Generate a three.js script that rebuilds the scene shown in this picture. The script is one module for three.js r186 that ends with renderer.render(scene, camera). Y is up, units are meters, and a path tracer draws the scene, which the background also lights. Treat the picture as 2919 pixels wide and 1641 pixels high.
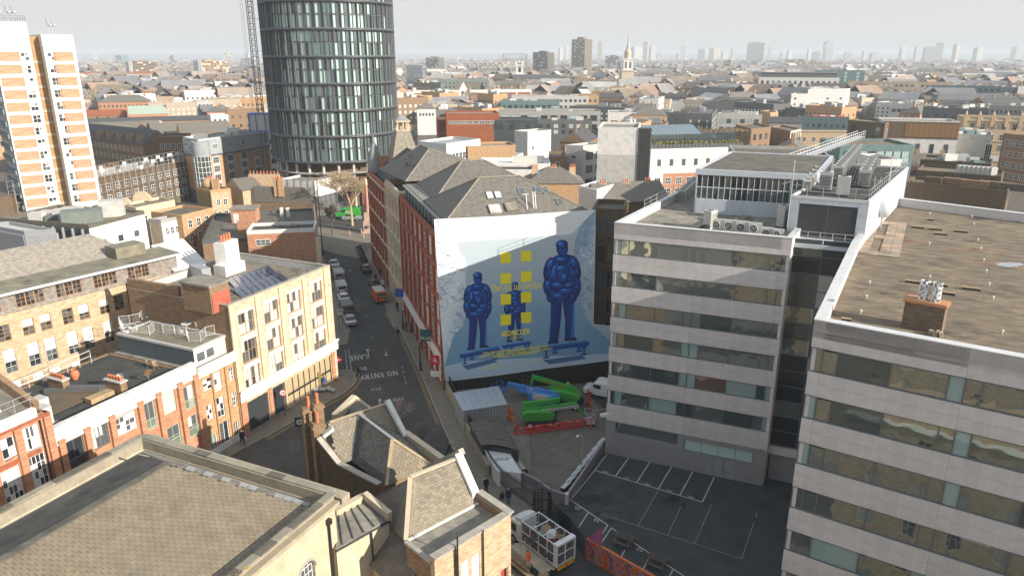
import*as THREE from 'three';
import{mergeGeometries,mergeVertices,toCreasedNormals}from 'three/addons/utils/BufferGeometryUtils.js';
import{ImprovedNoise}from 'three/addons/math/ImprovedNoise.js';
import{MarchingCubes}from 'three/addons/objects/MarchingCubes.js';
import{FontLoader}from 'three/addons/loaders/FontLoader.js';
// ---------------------------------------------------------------- camera, sky, sun, exposure
const scene=new THREE.Scene();
const PITCH=17.7252*Math.PI/180,EYE=42;
const camera=new THREE.PerspectiveCamera(43.0744,1024/575,0.5,30000);
camera.position.set(0,EYE,0);camera.rotation.x=-PITCH;
const SUN=new THREE.Vector3(0.862,0.4226,0.28).normalize();
{
const W=256,H=128,d=new Float32Array(W*H*4);
const hz=[0.48,0.475,0.465],zen=[0.33,0.42,0.54];
for(let y=0;y<H;y++)for(let x=0;x<W;x++){
const el=((y+0.5)/H-0.5)*Math.PI,ph=((x+0.5)/W-0.5)*2*Math.PI;
const dir=[Math.cos(el)*Math.cos(ph),Math.sin(el),Math.cos(el)*Math.sin(ph)];
const up=Math.max(0,dir[1]),k=1-Math.exp(-up*1.5),c=dir[0]*SUN.x+dir[1]*SUN.y+dir[2]*SUN.z;
const glow=0.14*Math.exp((c-1)*7)+0.03*Math.max(0,c);
const o=(y*W+x)*4;
for(let i=0;i<3;i++)d[o+i]=(hz[i]*(1-k)+zen[i]*k+glow*[1,0.95,0.85][i])*(el<-0.02?0.6:1);
d[o+3]=1;
}
const t=new THREE.DataTexture(d,W,H,THREE.RGBAFormat,THREE.FloatType);
t.mapping=THREE.EquirectangularReflectionMapping;t.magFilter=t.minFilter=THREE.LinearFilter;t.needsUpdate=true;
scene.background=t;scene.environment=t;scene.backgroundIntensity=1;scene.environmentIntensity=1;
}
const sun=new THREE.DirectionalLight(new THREE.Color(1,0.92,0.8),5);
sun.position.copy(SUN).multiplyScalar(400);sun.castShadow=true;sun.shadow.mapSize.set(4096,4096);
Object.assign(sun.shadow.camera,{left:-260,right:260,top:260,bottom:-260,near:1,far:1200});
scene.add(sun);sun.target.position.set(0,0,-90);scene.add(sun.target);
scene.fog=new THREE.FogExp2(new THREE.Color(0.75,0.81,0.87),0.0002);
const renderer=new THREE.WebGLRenderer({antialias:true});
renderer.toneMapping=THREE.LinearToneMapping;renderer.toneMappingExposure=1.6;renderer.shadowMap.enabled=true;
// ---------------------------------------------------------------- survey: sight lines met with planes give real positions
const V=(x,y,z)=>new THREE.Vector3(x,y,z);
const CT=Math.cos(PITCH),ST=Math.sin(PITCH);
const ray=(x,y)=>{const a=(x-1459.5)/2079,b=-(y-820.5)/2079;return[a,b*CT-ST,-(b*ST+CT)];};
const at=(x,y,h=0)=>{const d=ray(x,y),t=(h-EYE)/d[1];return[d[0]*t,d[2]*t];};
const sub=(a,b)=>[a[0]-b[0],a[1]-b[1]],add=(a,b,k=1)=>[a[0]+b[0]*k,a[1]+b[1]*k];
const len=(a)=>Math.hypot(a[0],a[1]),nrm=(a)=>{const l=len(a)||1;return[a[0]/l,a[1]/l];};
const lerp=(a,b,t)=>a+(b-a)*t,mix2=(a,b,t)=>[lerp(a[0],b[0],t),lerp(a[1],b[1],t)];
function heightAt(p,y){const b=-(y-820.5)/2079;return EYE+(p[1]*ST-b*p[1]*CT)/(CT+b*ST);}
let seed=7;
const rnd=()=>{seed=(seed+0x6d2b79f5)|0;let t=Math.imul(seed ^(seed>>>15),1|seed);t=(t+Math.imul(t ^(t>>>7),61|t))^ t;return((t ^(t>>>14))>>>0)/4294967296;};
const rr=(a,b)=>a+(b-a)*rnd(),pick=(a)=>a[Math.floor(rnd()*a.length)];
class Fac{
constructor(A,B){this.A=A;this.B=B;this.d=nrm(sub(B,A));this.L=len(sub(B,A));this.n=[-this.d[1],this.d[0]];this.ry=Math.atan2(-this.d[1],this.d[0]);}
hit(x,y){const r=ray(x,y),nx=this.n[0],nz=this.n[1],t=(this.A[0]*nx+this.A[1]*nz)/(r[0]*nx+r[2]*nz),p=[r[0]*t-this.A[0],r[2]*t-this.A[1]];return[p[0]*this.d[0]+p[1]*this.d[1],EYE+r[1]*t];}
xz(s,out=0){return[this.A[0]+this.d[0]*s+this.n[0]*out,this.A[1]+this.d[1]*s+this.n[1]*out];}
shift(out){return new Fac(this.xz(0,out),this.xz(this.L,out));}
put(o,parent,s,h,out=0){const p=this.xz(s,out),q=parent===scene?[0,0]:parent.userData.at;o.position.set(p[0]-q[0],h-(parent.userData.y0||0),p[1]-q[1]);o.rotation.y=this.ry;parent.add(o);return o;}
}
// ---------------------------------------------------------------- geometry collector
const BOXG=new THREE.BoxGeometry(1,1,1).toNonIndexed();
class G{
constructor(){this.p=[];this.n=[];}
geo(g,m){
g=g.index?g.toNonIndexed():g.clone();if(m)g.applyMatrix4(m);
const a=g.attributes.position.array,b=g.attributes.normal.array;
for(let i=0;i<a.length;i++){this.p.push(a[i]);this.n.push(b[i]);}
return this;
}
bx(x,y,z,w,h,d,ry=0,rx=0,rz=0){return this.geo(BOXG,new THREE.Matrix4().compose(V(x,y,z),new THREE.Quaternion().setFromEuler(new THREE.Euler(rx,ry,rz,'YXZ')),V(w,h,d)));}
box(x0,y0,z0,x1,y1,z1){return this.bx((x0+x1)/2,(y0+y1)/2,(z0+z1)/2,Math.abs(x1-x0),Math.abs(y1-y0),Math.abs(z1-z0));}
tri(a,b,c){
const n=V().crossVectors(V(b[0]-a[0],b[1]-a[1],b[2]-a[2]),V(c[0]-a[0],c[1]-a[1],c[2]-a[2])).normalize();
for(const q of[a,b,c]){this.p.push(q[0],q[1],q[2]);this.n.push(n.x,n.y,n.z);}
return this;
}
quad(a,b,c,d){return this.tri(a,b,c).tri(a,c,d);}
slabq(a,b,c,d,t){const f=(q)=>[q[0],q[1]-t,q[2]];this.quad(a,b,c,d);const A=f(a),B=f(b),C=f(c),D=f(d);this.quad(D,C,B,A);for(const[p,q,P,Q]of[[a,b,A,B],[b,c,B,C],[c,d,C,D],[d,a,D,A]])this.quad(q,p,P,Q);return this;}
cyl(x,y,z,r0,r1,h,seg=10){return this.geo(new THREE.CylinderGeometry(r1,r0,h,seg),new THREE.Matrix4().makeTranslation(x,y+h/2,z));}
bar(a,b,r,seg=5,r2=r){
const A=V(...a),B=V(...b),d=B.clone().sub(A),l=d.length();if(l<1e-5)return this;
const q=new THREE.Quaternion().setFromUnitVectors(V(0,1,0),d.normalize());
return this.geo(new THREE.CylinderGeometry(r2,r,l,seg),new THREE.Matrix4().compose(A.add(B).multiplyScalar(0.5),q,V(1,1,1)));
}
beam(a,b,w,h){const A=V(...a),B=V(...b),d=B.clone().sub(A),l=d.length(),m=new THREE.Matrix4().lookAt(B,A,V(0,1,0));m.setPosition(A.add(B).multiplyScalar(0.5));return this.geo(BOXG,m.multiply(new THREE.Matrix4().makeScale(w,h,l)));}
sph(x,y,z,r,sy=1,seg=10){return this.geo(new THREE.SphereGeometry(r,seg,Math.max(6,seg-2)),new THREE.Matrix4().compose(V(x,y,z),new THREE.Quaternion(),V(1,sy,1)));}
prism(pts,y0,y1){
const c=pts.map(([x,z])=>new THREE.Vector2(x,-z)),g=new THREE.ExtrudeGeometry(new THREE.Shape(c),{depth:y1-y0,bevelEnabled:false});
return this.geo(g,new THREE.Matrix4().makeRotationX(-Math.PI/2).setPosition(0,y0,0));
}
flat(pts,y){return this.geo(new THREE.ShapeGeometry(new THREE.Shape(pts.map(([x,z])=>new THREE.Vector2(x,-z)))),new THREE.Matrix4().makeRotationX(-Math.PI/2).setPosition(0,y,0));}
ring(pts,y0,y1,w){
const inn=inset(pts,w),n=pts.length;
for(let i=0;i<n;i++){
const j=(i+1)%n,a=pts[i],b=pts[j],c=inn[j],d=inn[i],f=(q,y)=>[q[0],y,q[1]];
this.quad(f(a,y1),f(b,y1),f(c,y1),f(d,y1)).quad(f(b,y0),f(a,y0),f(a,y1),f(b,y1)).quad(f(d,y0),f(c,y0),f(c,y1),f(d,y1));
}
return this;
}
lathe(pts,seg,x,y,z){return this.geo(new THREE.LatheGeometry(pts.map((q)=>new THREE.Vector2(q[0],q[1])),seg),new THREE.Matrix4().makeTranslation(x,y,z));}
ext(shape,depth,m,bevel=0){return this.geo(new THREE.ExtrudeGeometry(shape,{depth,bevelEnabled:bevel>0,bevelSize:bevel,bevelThickness:bevel,bevelSegments:1,curveSegments:8}),m);}
get geom(){
const g=new THREE.BufferGeometry(),p=this.p,n=p.length/3,uv=new Float32Array(n*2);
for(let i=0;i<n;i+=3){
const o=i*3,e1=V(p[o+3]-p[o],p[o+4]-p[o+1],p[o+5]-p[o+2]),e2=V(p[o+6]-p[o],p[o+7]-p[o+1],p[o+8]-p[o+2]),nn=e1.cross(e2).normalize();
let t=Math.abs(nn.y)>0.97?V(1,0,0):V(nn.z,0,-nn.x).normalize();const b=Math.abs(nn.y)>0.97?V(0,0,-1):V().crossVectors(nn,t);
if(b.y<0)b.negate();
for(let k=0;k<3;k++){const q=V(p[o+k*3],p[o+k*3+1],p[o+k*3+2]);uv[(i+k)*2]=q.dot(t);uv[(i+k)*2+1]=q.dot(b);}
}
g.setAttribute('position',new THREE.Float32BufferAttribute(p,3));g.setAttribute('normal',new THREE.Float32BufferAttribute(this.n,3));g.setAttribute('uv',new THREE.BufferAttribute(uv,2));
return g;
}
mesh(name,mat,parent){return part(name,this.geom,mat,parent);}
}
function area2(p){let a=0;for(let i=0;i<p.length;i++){const q=p[(i+1)%p.length];a+=p[i][0]*q[1]-q[0]*p[i][1];}return a;}
function inset(pts,w){
const n=pts.length,sg=area2(pts)>0?1:-1,out=[];
for(let i=0;i<n;i++){
const a=pts[(i+n-1)%n],b=pts[i],c=pts[(i+1)%n],d1=nrm(sub(b,a)),d2=nrm(sub(c,b)),n1=[-d1[1]*sg,d1[0]*sg],n2=[-d2[1]*sg,d2[0]*sg];
const m=nrm(add(n1,n2)),k=w/Math.max(0.3,m[0]*n1[0]+m[1]*n1[1]);out.push(add(b,m,k));
}
return out;
}
function part(name,geom,mat,parent){const m=new THREE.Mesh(geom,mat);m.name=name;if(parent)parent.add(m);return m;}
// ---------------------------------------------------------------- things
const used={};
const numbered=(n)=>{const k=used[n]=(used[n]??-1)+1;return k?n+'_'+String(k).padStart(3,'0'):n;};
function thing(name,label,category,xz=[0,0],y=0,ry=0,group){
const o=new THREE.Group();o.name=numbered(name);o.position.set(xz[0],y,xz[1]);o.rotation.y=ry;scene.add(o);
o.userData={label,category,at:xz,y0:y};if(group)o.userData.group=group;return o;
}
function copy(src,label,xz,y=0,ry=0,group){
const o=src.clone();o.name=numbered(src.name.replace(/_\d{3}$/,''));o.position.set(xz[0],y,xz[1]);o.rotation.y=ry;scene.add(o);
o.userData={...src.userData,label,at:xz,y0:y};if(group)o.userData.group=group;return o;
}
function tag(m,label,category,group){m.name=numbered(m.name);m.userData={label,category};if(group)m.userData.group=group;scene.add(m);return m;}
const ORD=['first','second','third','fourth','fifth','sixth','seventh','eighth','ninth','tenth','eleventh','twelfth','thirteenth','fourteenth','fifteenth','sixteenth','seventeenth','eighteenth','nineteenth','twentieth'];for(let i=20;i<60;i++)ORD.push(['twenty','thirty','forty','fifty'][Math.floor(i/10)-2]+' '+(i%10===9?'ninth':ORD[i%10]));
function struct(name,g,mat){const m=part(numbered(name),g instanceof G?g.geom:g,mat,scene);m.userData={kind:'structure'};return m;}
function stuff(m){m.userData.kind='stuff';return m;}
// ---------------------------------------------------------------- materials
const noise=new ImprovedNoise();
const fb=(x,y,z,o=4)=>{let a=0,k=1,s=0;for(let i=0;i<o;i++){a+=noise.noise(x,y,z+i*7.3)*k;s+=k;k*=0.5;x*=2;y*=2;}return a/s;};
function tex(n,f,metres,srgb=true,ny=n){
const d=new Uint8Array(n*ny*4);
for(let y=0;y<ny;y++)for(let x=0;x<n;x++){const c=f(x/n,y/ny),o=(y*n+x)*4;for(let i=0;i<3;i++)d[o+i]=Math.max(0,Math.min(255,255*(c.length?c[i]:c)));d[o+3]=255;}
const t=new THREE.DataTexture(d,n,ny);t.wrapS=t.wrapT=THREE.RepeatWrapping;t.magFilter=THREE.LinearFilter;t.minFilter=THREE.LinearMipmapLinearFilter;t.generateMipmaps=true;
if(srgb)t.colorSpace=THREE.SRGBColorSpace;const m=Array.isArray(metres)?metres:[metres,metres];t.repeat.set(1/m[0],1/m[1]);t.needsUpdate=true;return t;
}
const tile=(f,p)=>(u,v)=>{
const a=f(u,v),b=f(u-1,v),c=f(u,v-1),e=f(u-1,v-1);return(a*(1-u)+b*u)*(1-v)+(c*(1-u)+e*u)*v;};
const hash=(a,b)=>{const s=Math.sin(a*127.1+b*311.7)*43758.5453;return s-Math.floor(s);};
const T={};
{
const n1=tile((u,v)=>fb(u*6,v*6,1.5,5)),n2=tile((u,v)=>fb(u*3,v*24,4.5,4)),n3=tile((u,v)=>fb(u*22,v*22,9.5,3)),st=tile((u,v)=>fb(u*26,v*2.2,3.1,4));
T.plaster=tex(512,(u,v)=>{const k=0.9+0.16*n1(u,v)+0.06*n3(u,v)-0.10*Math.max(0,st(u,v));return[k,k*0.99,k*0.975];},7);
T.felt=tex(512,(u,v)=>{const a=n1(u,v),b=n2(u,v),s=Math.abs((v*8)%1-0.5)>0.485?0.12:0,k=0.78+0.4*a+0.22*b+0.1*n3(u,v)-s;return[k,k*(0.985+0.03*b),k*(0.95-0.08*a)];},8);
T.asphalt=tex(512,(u,v)=>{const k=0.85+0.3*n1(u,v)+0.12*n3(u,v)+0.1*(hash(u*512,v*512)-0.5);return[k,k,k*0.99];},9);
T.rough=tex(256,(u,v)=>0.5+0.5*n3(u,v),1.5,false);
T.wave=tex(256,tile((u,v)=>0.5+0.5*fb(u*2.5,v*3.5,11.3,2)),3.5,false);
T.metal=tex(256,(u,v)=>{const k=0.93+0.1*n1(u,v)+0.05*st(u,v);return[k,k,k];},4);
T.stain=tex(512,(u,v)=>{const a=n1(u,v),k=0.92+0.2*a+0.08*n3(u,v)-0.14*Math.max(0,st(u,v));return[k,k*0.985,k*0.95];},6);
const bk=(u,v)=>{const r=Math.floor(v*32),q=u*8+(r&1)*0.5,c=Math.floor(q)%8,fx=q-Math.floor(q),fy=v*32-r;return[r,c,fx<0.055||fy<0.15];};
T.brick=tex(512,(u,v)=>{const[r,c,m]=bk(u,v),a=0.8+0.3*hash(r+3,c),w=0.9+0.22*hash(c,r*3.1),g=0.1*n1(u,v);return m?[0.86+g,0.84+g,0.8+g]:[a+g+0.02,a*lerp(0.95,1.03,w-0.9)+g,a*(0.9+0.15*(w-0.9))+g];},[3.6,2.4]);
T.brickb=tex(512,(u,v)=>(bk(u,v)[2]?0.2:0.85+0.15*n3(u,v)),[3.6,2.4],false);
const sl=(u,v)=>{const r=Math.floor(v*20),q=u*10+(r&1)*0.5,c=Math.floor(q)%10,fx=q-Math.floor(q),fy=v*20-r;return[r,c,fx,fy];};
T.slate=tex(512,(u,v)=>{const[r,c,fx,fy]=sl(u,v),a=0.84+0.2*hash(r+9,c+5)+0.14*n1(u,v)+0.05*n3(u,v),j=fx<0.05||fy<0.09?0.62:1;return[a*j,a*j*0.99,a*j*0.965];},[3.6,4]);
T.slateb=tex(512,(u,v)=>{const[,,fx,fy]=sl(u,v);return fx<0.05?0.1:1-fy*0.9;},[3.6,4],false);
}
const lin=(r,g,b)=>new THREE.Color().setRGB(r,g,b);
const M={};
function mat(name,rgb,o={}){const{phys,...q}=o;const m=new(phys?THREE.MeshPhysicalMaterial:THREE.MeshStandardMaterial)({color:lin(...rgb),roughness:0.85,metalness:0,...q});m.name=name;return M[name]=m;}
const brick=(name,rgb)=>mat(name,rgb,{map:T.brick,bumpMap:T.brickb,bumpScale:0.008,roughness:0.92});
const plas=(name,rgb,o)=>mat(name,rgb,{map:T.plaster,bumpMap:T.rough,bumpScale:0.003,...o});
const feltm=(name,rgb)=>mat(name,rgb,{map:T.felt,bumpMap:T.rough,bumpScale:0.006,roughness:0.95});
const slat=(name,rgb)=>mat(name,rgb,{map:T.slate,bumpMap:T.slateb,bumpScale:0.012,roughness:0.75});
brick('yellowBrick',[0.55,0.44,0.31]);brick('orangeBrick',[0.5,0.27,0.17]);brick('redBrick',[0.36,0.12,0.07]);brick('brownBrick',[0.27,0.19,0.12]);brick('darkBrick',[0.15,0.115,0.08]);brick('tanBrick',[0.5,0.34,0.2]);brick('paleBrick',[0.6,0.48,0.33]);
plas('white',[0.82,0.81,0.79]);plas('cream',[0.74,0.62,0.44]);plas('stone',[0.62,0.53,0.4],{map:T.stain});plas('grey',[0.4,0.4,0.39]);plas('darkGrey',[0.13,0.135,0.14]);plas('lightGrey',[0.58,0.58,0.57]);plas('black',[0.025,0.026,0.028]);plas('beige',[0.55,0.47,0.37]);plas('rust',[0.33,0.1,0.04]);plas('pink',[0.62,0.42,0.34]);plas('teal',[0.16,0.25,0.26]);plas('concrete',[0.42,0.4,0.37],{map:T.stain});plas('whiteTrim',[0.84,0.83,0.8]);plas('greenGrey',[0.2,0.24,0.22]);
feltm('felt',[0.2,0.185,0.16]);feltm('feltBrown',[0.3,0.24,0.175]);feltm('feltDark',[0.085,0.085,0.085]);feltm('feltPale',[0.38,0.36,0.32]);feltm('feltGreen',[0.33,0.31,0.24]);feltm('gravelRoof',[0.33,0.29,0.24]);
slat('slate',[0.19,0.175,0.155]);slat('slateDark',[0.085,0.085,0.09]);slat('slatePale',[0.3,0.265,0.215]);slat('slateTan',[0.25,0.215,0.165]);
mat('asphalt',[0.078,0.077,0.075],{map:T.asphalt,bumpMap:T.rough,bumpScale:0.004,roughness:0.9});
mat('asphaltLot',[0.058,0.066,0.069],{map:T.asphalt,roughness:0.85});
mat('pavement',[0.22,0.2,0.17],{map:T.stain,roughness:0.9});mat('yard',[0.16,0.145,0.125],{map:T.stain,roughness:0.9});
mat('kerb',[0.33,0.31,0.28],{map:T.stain});mat('paint',[0.46,0.46,0.45],{map:T.stain,roughness:0.7});mat('yellowPaint',[0.42,0.31,0.09],{map:T.stain});
mat('city',[0.13,0.115,0.095],{map:T.stain});
mat('metalGrey',[0.42,0.43,0.44],{metalness:0.35,roughness:0.45,map:T.metal});mat('galv',[0.6,0.61,0.62],{metalness:0.5,roughness:0.42,map:T.metal});mat('lead',[0.3,0.31,0.33],{map:T.stain,roughness:0.7});mat('blackMetal',[0.02,0.022,0.024],{roughness:0.45});mat('darkMetal',[0.06,0.065,0.07],{roughness:0.4,metalness:0.3});mat('whiteMetal',[0.78,0.78,0.77],{roughness:0.4,map:T.metal});mat('acWhite',[0.6,0.59,0.55],{roughness:0.5,map:T.metal});
mat('panel',[0.68,0.635,0.605],{roughness:0.5,map:T.metal});mat('panelLight',[0.56,0.6,0.64],{roughness:0.45,map:T.metal});mat('coping',[0.66,0.66,0.65],{roughness:0.5,map:T.metal});mat('copingDark',[0.17,0.17,0.18],{roughness:0.5});
const glass=(name,rgb,o={})=>mat(name,rgb,{phys:true,roughness:0.03,metalness:0,ior:1.6,bumpMap:T.wave,bumpScale:0.006,...o});
glass('glassDark',[0.03,0.035,0.04]);glass('glassMid',[0.09,0.1,0.105]);glass('glassBlue',[0.1,0.22,0.33],{ior:1.8});glass('glassOffice',[0.42,0.47,0.44],{metalness:0.85,roughness:0.015,bumpScale:0.018});glass('glassOfficeDark',[0.16,0.2,0.2],{metalness:0.7,bumpScale:0.018});glass('glassOfficePale',[0.3,0.42,0.4],{metalness:0.15,roughness:0.06,ior:1.9});glass('glassGreen',[0.46,0.62,0.56],{metalness:0.12,roughness:0.08});glass('glassTower',[0.17,0.24,0.235],{metalness:0.5});
glass('blindWhite',[0.7,0.7,0.69],{roughness:0.25});glass('curtain',[0.6,0.59,0.55],{roughness:0.2});
mat('wood',[0.28,0.16,0.08],{map:T.stain});mat('woodPale',[0.45,0.33,0.2],{map:T.stain});mat('terracotta',[0.5,0.17,0.08]);mat('greenTint',[0.36,0.42,0.33],{roughness:0.5});mat('frameWhite',[0.78,0.77,0.74],{roughness:0.5});mat('frameGrey',[0.12,0.125,0.13],{roughness:0.5});mat('frameBrown',[0.35,0.19,0.08],{roughness:0.6});mat('rubber',[0.015,0.015,0.016],{roughness:0.9});
const paintm=(name,rgb,o)=>mat(name,rgb,{phys:true,roughness:0.35,clearcoat:0.6,clearcoatRoughness:0.1,...o});
paintm('carWhite',[0.72,0.72,0.7]);paintm('carSilver',[0.42,0.43,0.44],{metalness:0.5});paintm('carBlack',[0.015,0.016,0.018]);paintm('carGreyDark',[0.08,0.09,0.09]);paintm('carOrange',[0.55,0.12,0.03]);paintm('vanGreen',[0.04,0.3,0.04]);paintm('liftGreen',[0.045,0.3,0.035],{roughness:0.45,clearcoat:0.2});paintm('liftBlue',[0.05,0.2,0.5],{roughness:0.45,clearcoat:0.2});paintm('redPlastic',[0.6,0.06,0.03],{roughness:0.5,clearcoat:0});paintm('signRed',[0.6,0.02,0.03]);paintm('orangePlastic',[0.75,0.14,0.03],{roughness:0.5,clearcoat:0});
mat('lampRed',[0.4,0.01,0.01],{roughness:0.2});mat('lampClear',[0.7,0.7,0.68],{roughness:0.15});
const tint=(m,rgb)=>{const c=M[m].clone();c.color=lin(...rgb);return c;};
// ---------------------------------------------------------------- walls with openings, windows
const cache={};
const once=(k,f)=>cache[k]??(cache[k]=f());
function wallG(L,h0,h1,holes=[],t=0.3,e=0.004){
const s=new THREE.Shape([[e,h0],[L-e,h0],[L-e,h1],[e,h1]].map((q)=>new THREE.Vector2(...q)));
for(const[a,b,c,d]of holes){const x0=Math.max(a,e+0.02),x1=Math.min(b,L-e-0.02),y0=Math.max(c,h0+0.02),y1=Math.min(d,h1-0.02);if(x1>x0&&y1>y0)s.holes.push(new THREE.Path([[x0,y0],[x0,y1],[x1,y1],[x1,y0]].map((q)=>new THREE.Vector2(...q))));}
return new G().geo(new THREE.ExtrudeGeometry(s,{depth:t,bevelEnabled:false}),new THREE.Matrix4().makeTranslation(0,0,-t));
}
function windowMesh(w,h,o={}){
const{cols=2,rows=2,bar=0.05,edge=0.07,fm=M.frameWhite,pm=M.glassDark,dep=0.06,split=false,blind=0,sill=null,name='window',cill=0.12,mull=null}=o;
const W=Math.round(w*20)/20,H=Math.round(h*20)/20,k=[W,H,cols,rows,bar,edge,dep,mull].join();
const fg=once('wf'+k,()=>{
const g=new G();g.box(0,0,-dep/2,edge,H,dep/2).box(W-edge,0,-dep/2,W,H,dep/2).box(edge,0,-dep/2,W-edge,edge,dep/2).box(edge,H-edge,-dep/2,W-edge,H,dep/2);
const iw=W-2*edge,ih=H-2*edge;
for(let i=1;i<cols;i++){const b=mull&&mull.includes(i)?bar*2.6:bar;g.box(edge+iw*i/cols-b/2,edge,-dep*0.4,edge+iw*i/cols+b/2,H-edge,dep*0.4);}
for(let j=1;j<rows;j++)g.box(edge,edge+ih*j/rows-bar/2,-dep*0.36,W-edge,edge+ih*j/rows+bar/2,dep*0.36);
return g.geom;
});
const f=part(name,fg,fm);
const nx=split?cols:1,ny=split?rows:1,pw=(W-2*edge)/nx,ph=(H-2*edge)/ny,pg=once('wp'+[pw.toFixed(3),ph.toFixed(3)].join(),()=>new G().box(0.004,0.004,-0.012,pw-0.004,ph-0.004,0.006).geom);
for(let i=0;i<nx;i++)for(let j=0;j<ny;j++){const m=Array.isArray(pm)?pick(pm):pm;const q=part('pane',pg,m,f);q.position.set(edge+i*pw,edge+j*ph,0);}
if(blind){const bh=Math.round(H*blind*10)/10,bg=once('wb'+[W,bh].join(),()=>new G().box(0,0,-0.004,W-2*edge,bh,0.012).geom);part('blind',bg,M.blindWhite,f).position.set(edge,H-edge-bh,0.012);}
if(sill)part('sill',once('ws'+W+cill,()=>new G().box(-0.1,-0.14,-0.02,W+0.1,-0.002,cill).geom),sill,f);
return f;
}
const addWin=(F,t,s0,h0,w,h,o={})=>F.put(windowMesh(w,h,o),t,s0,h0,-(o.rec??0.16));
const seen=(F,x0,y0,x1,y1)=>{const a=F.hit(x0,y0),b=F.hit(x1,y1);return[Math.min(a[0],b[0]),Math.max(a[0],b[0]),Math.min(a[1],b[1]),Math.max(a[1],b[1])];};
const local=(t,pts)=>pts.map((p)=>sub(p,t.userData.at));
const font=await new FontLoader().loadAsync('fonts/droid/droid_sans_bold.typeface.json');
function textG(str,size,depth=0){
const sh=font.generateShapes(str,size),g=depth?new THREE.ExtrudeGeometry(sh,{depth,bevelEnabled:false,curveSegments:3}):new THREE.ShapeGeometry(sh,3);g.computeBoundingBox();const b=g.boundingBox;g.translate(-(b.min.x+b.max.x)/2,-(b.min.y+b.max.y)/2,0);return g;
}
// ================================================================ ground, street, kerbs
struct('ground',new G().flat([[-9000,300],[9000,300],[9000,-14000],[-9000,-14000]],-0.06),M.city);
const px=(arr,h=0)=>arr.map(([x,y])=>at(x,y,h));
struct('road',new G().flat([[-45,-20],[30,-20],[10,-60],[-5,-88],[-30,-160],[-40,-235],[-150,-215],[-150,-195],[-60,-190],[-45,-140],[-32,-105],[-60,-60]],0),M.asphalt);
const rightKerb=px([[1400,1500],[1295,1285],[1259,1208],[1199,1064],[1145,949],[1104,890],[1060,785],[1045,740],[1015,700]]);
const pavR=[...rightKerb,[-30,-170],[2,-170],[2,-40]];
struct('pavement',new G().prism(pavR,-0.05,0.12),M.pavement);
const leftCorner=px([[640,1310],[754,1249],[900,1165],[980,1122],[1007,1100],[1017,1083],[1010,1066],[985,1056],[930,1052]]);
struct('pavement',new G().prism([...leftCorner,[-50,-90],[-50,-50],[-33,-66]],-0.05,0.12),M.pavement);
const left2=px([[978,985],[990,980],[998,942],[985,905],[962,850],[938,770],[922,735],[905,715]]);
struct('pavement',new G().prism([...left2,[-60,-160],[-60,-100]],-0.05,0.12),M.pavement);
const island=px([[975,690],[1010,722],[1050,735],[1060,700],[1058,660],[960,640],[915,645],[905,668]]);
struct('pavement',new G().prism([[-33,-152],[-32,-163],[-34,-176],[-60,-186],[-62,-172],[-47,-163],[-38,-155]],-0.05,0.12),M.pavement);
{
const run=(pts,parent)=>{for(let i=0;i+1<pts.length;i++){const a=pts[i],b=pts[i+1],L=len(sub(b,a)),n=Math.max(1,Math.round(L/1.6));for(let k=0;k<n;k++){const m=mix2(a,b,(k+0.5)/n),d=nrm(sub(b,a));const q=part('kerbstone',once('kerb'+(L/n).toFixed(1),()=>new G().box(-L/n/2+0.012,0,-0.09,L/n/2-0.012,0.135,0.09).geom),M.kerb,parent);q.position.set(m[0],0.0,m[1]);q.rotation.y=Math.atan2(-d[1],d[0]);}}};
const k1=new THREE.Group();k1.name=numbered('kerb');k1.userData={kind:'structure'};scene.add(k1);run(rightKerb.slice(1,6),k1);
const k2=new THREE.Group();k2.name=numbered('kerb');k2.userData={kind:'structure'};scene.add(k2);run(leftCorner.slice(1,8),k2);
}
struct('yard',new G().flat(px([[1262,1108],[1560,1100],[1745,1094],[1745,1300],[1722,1290],[1608,1420],[1560,1470],[1450,1420],[1385,1350]]),0.03),M.yard);
struct('car_park',new G().flat([...px([[1720,1280],[1560,1440],[1545,1478],[1700,1660]]),[11,-44],[60,-30],[70,-60],[26,-66]],0.012),M.asphaltLot);
struct('car_park',new G().flat(px([[1690,1092],[1760,1092],[1760,1190],[1715,1160],[1680,1130]]),0.04),M.asphaltLot);
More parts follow.
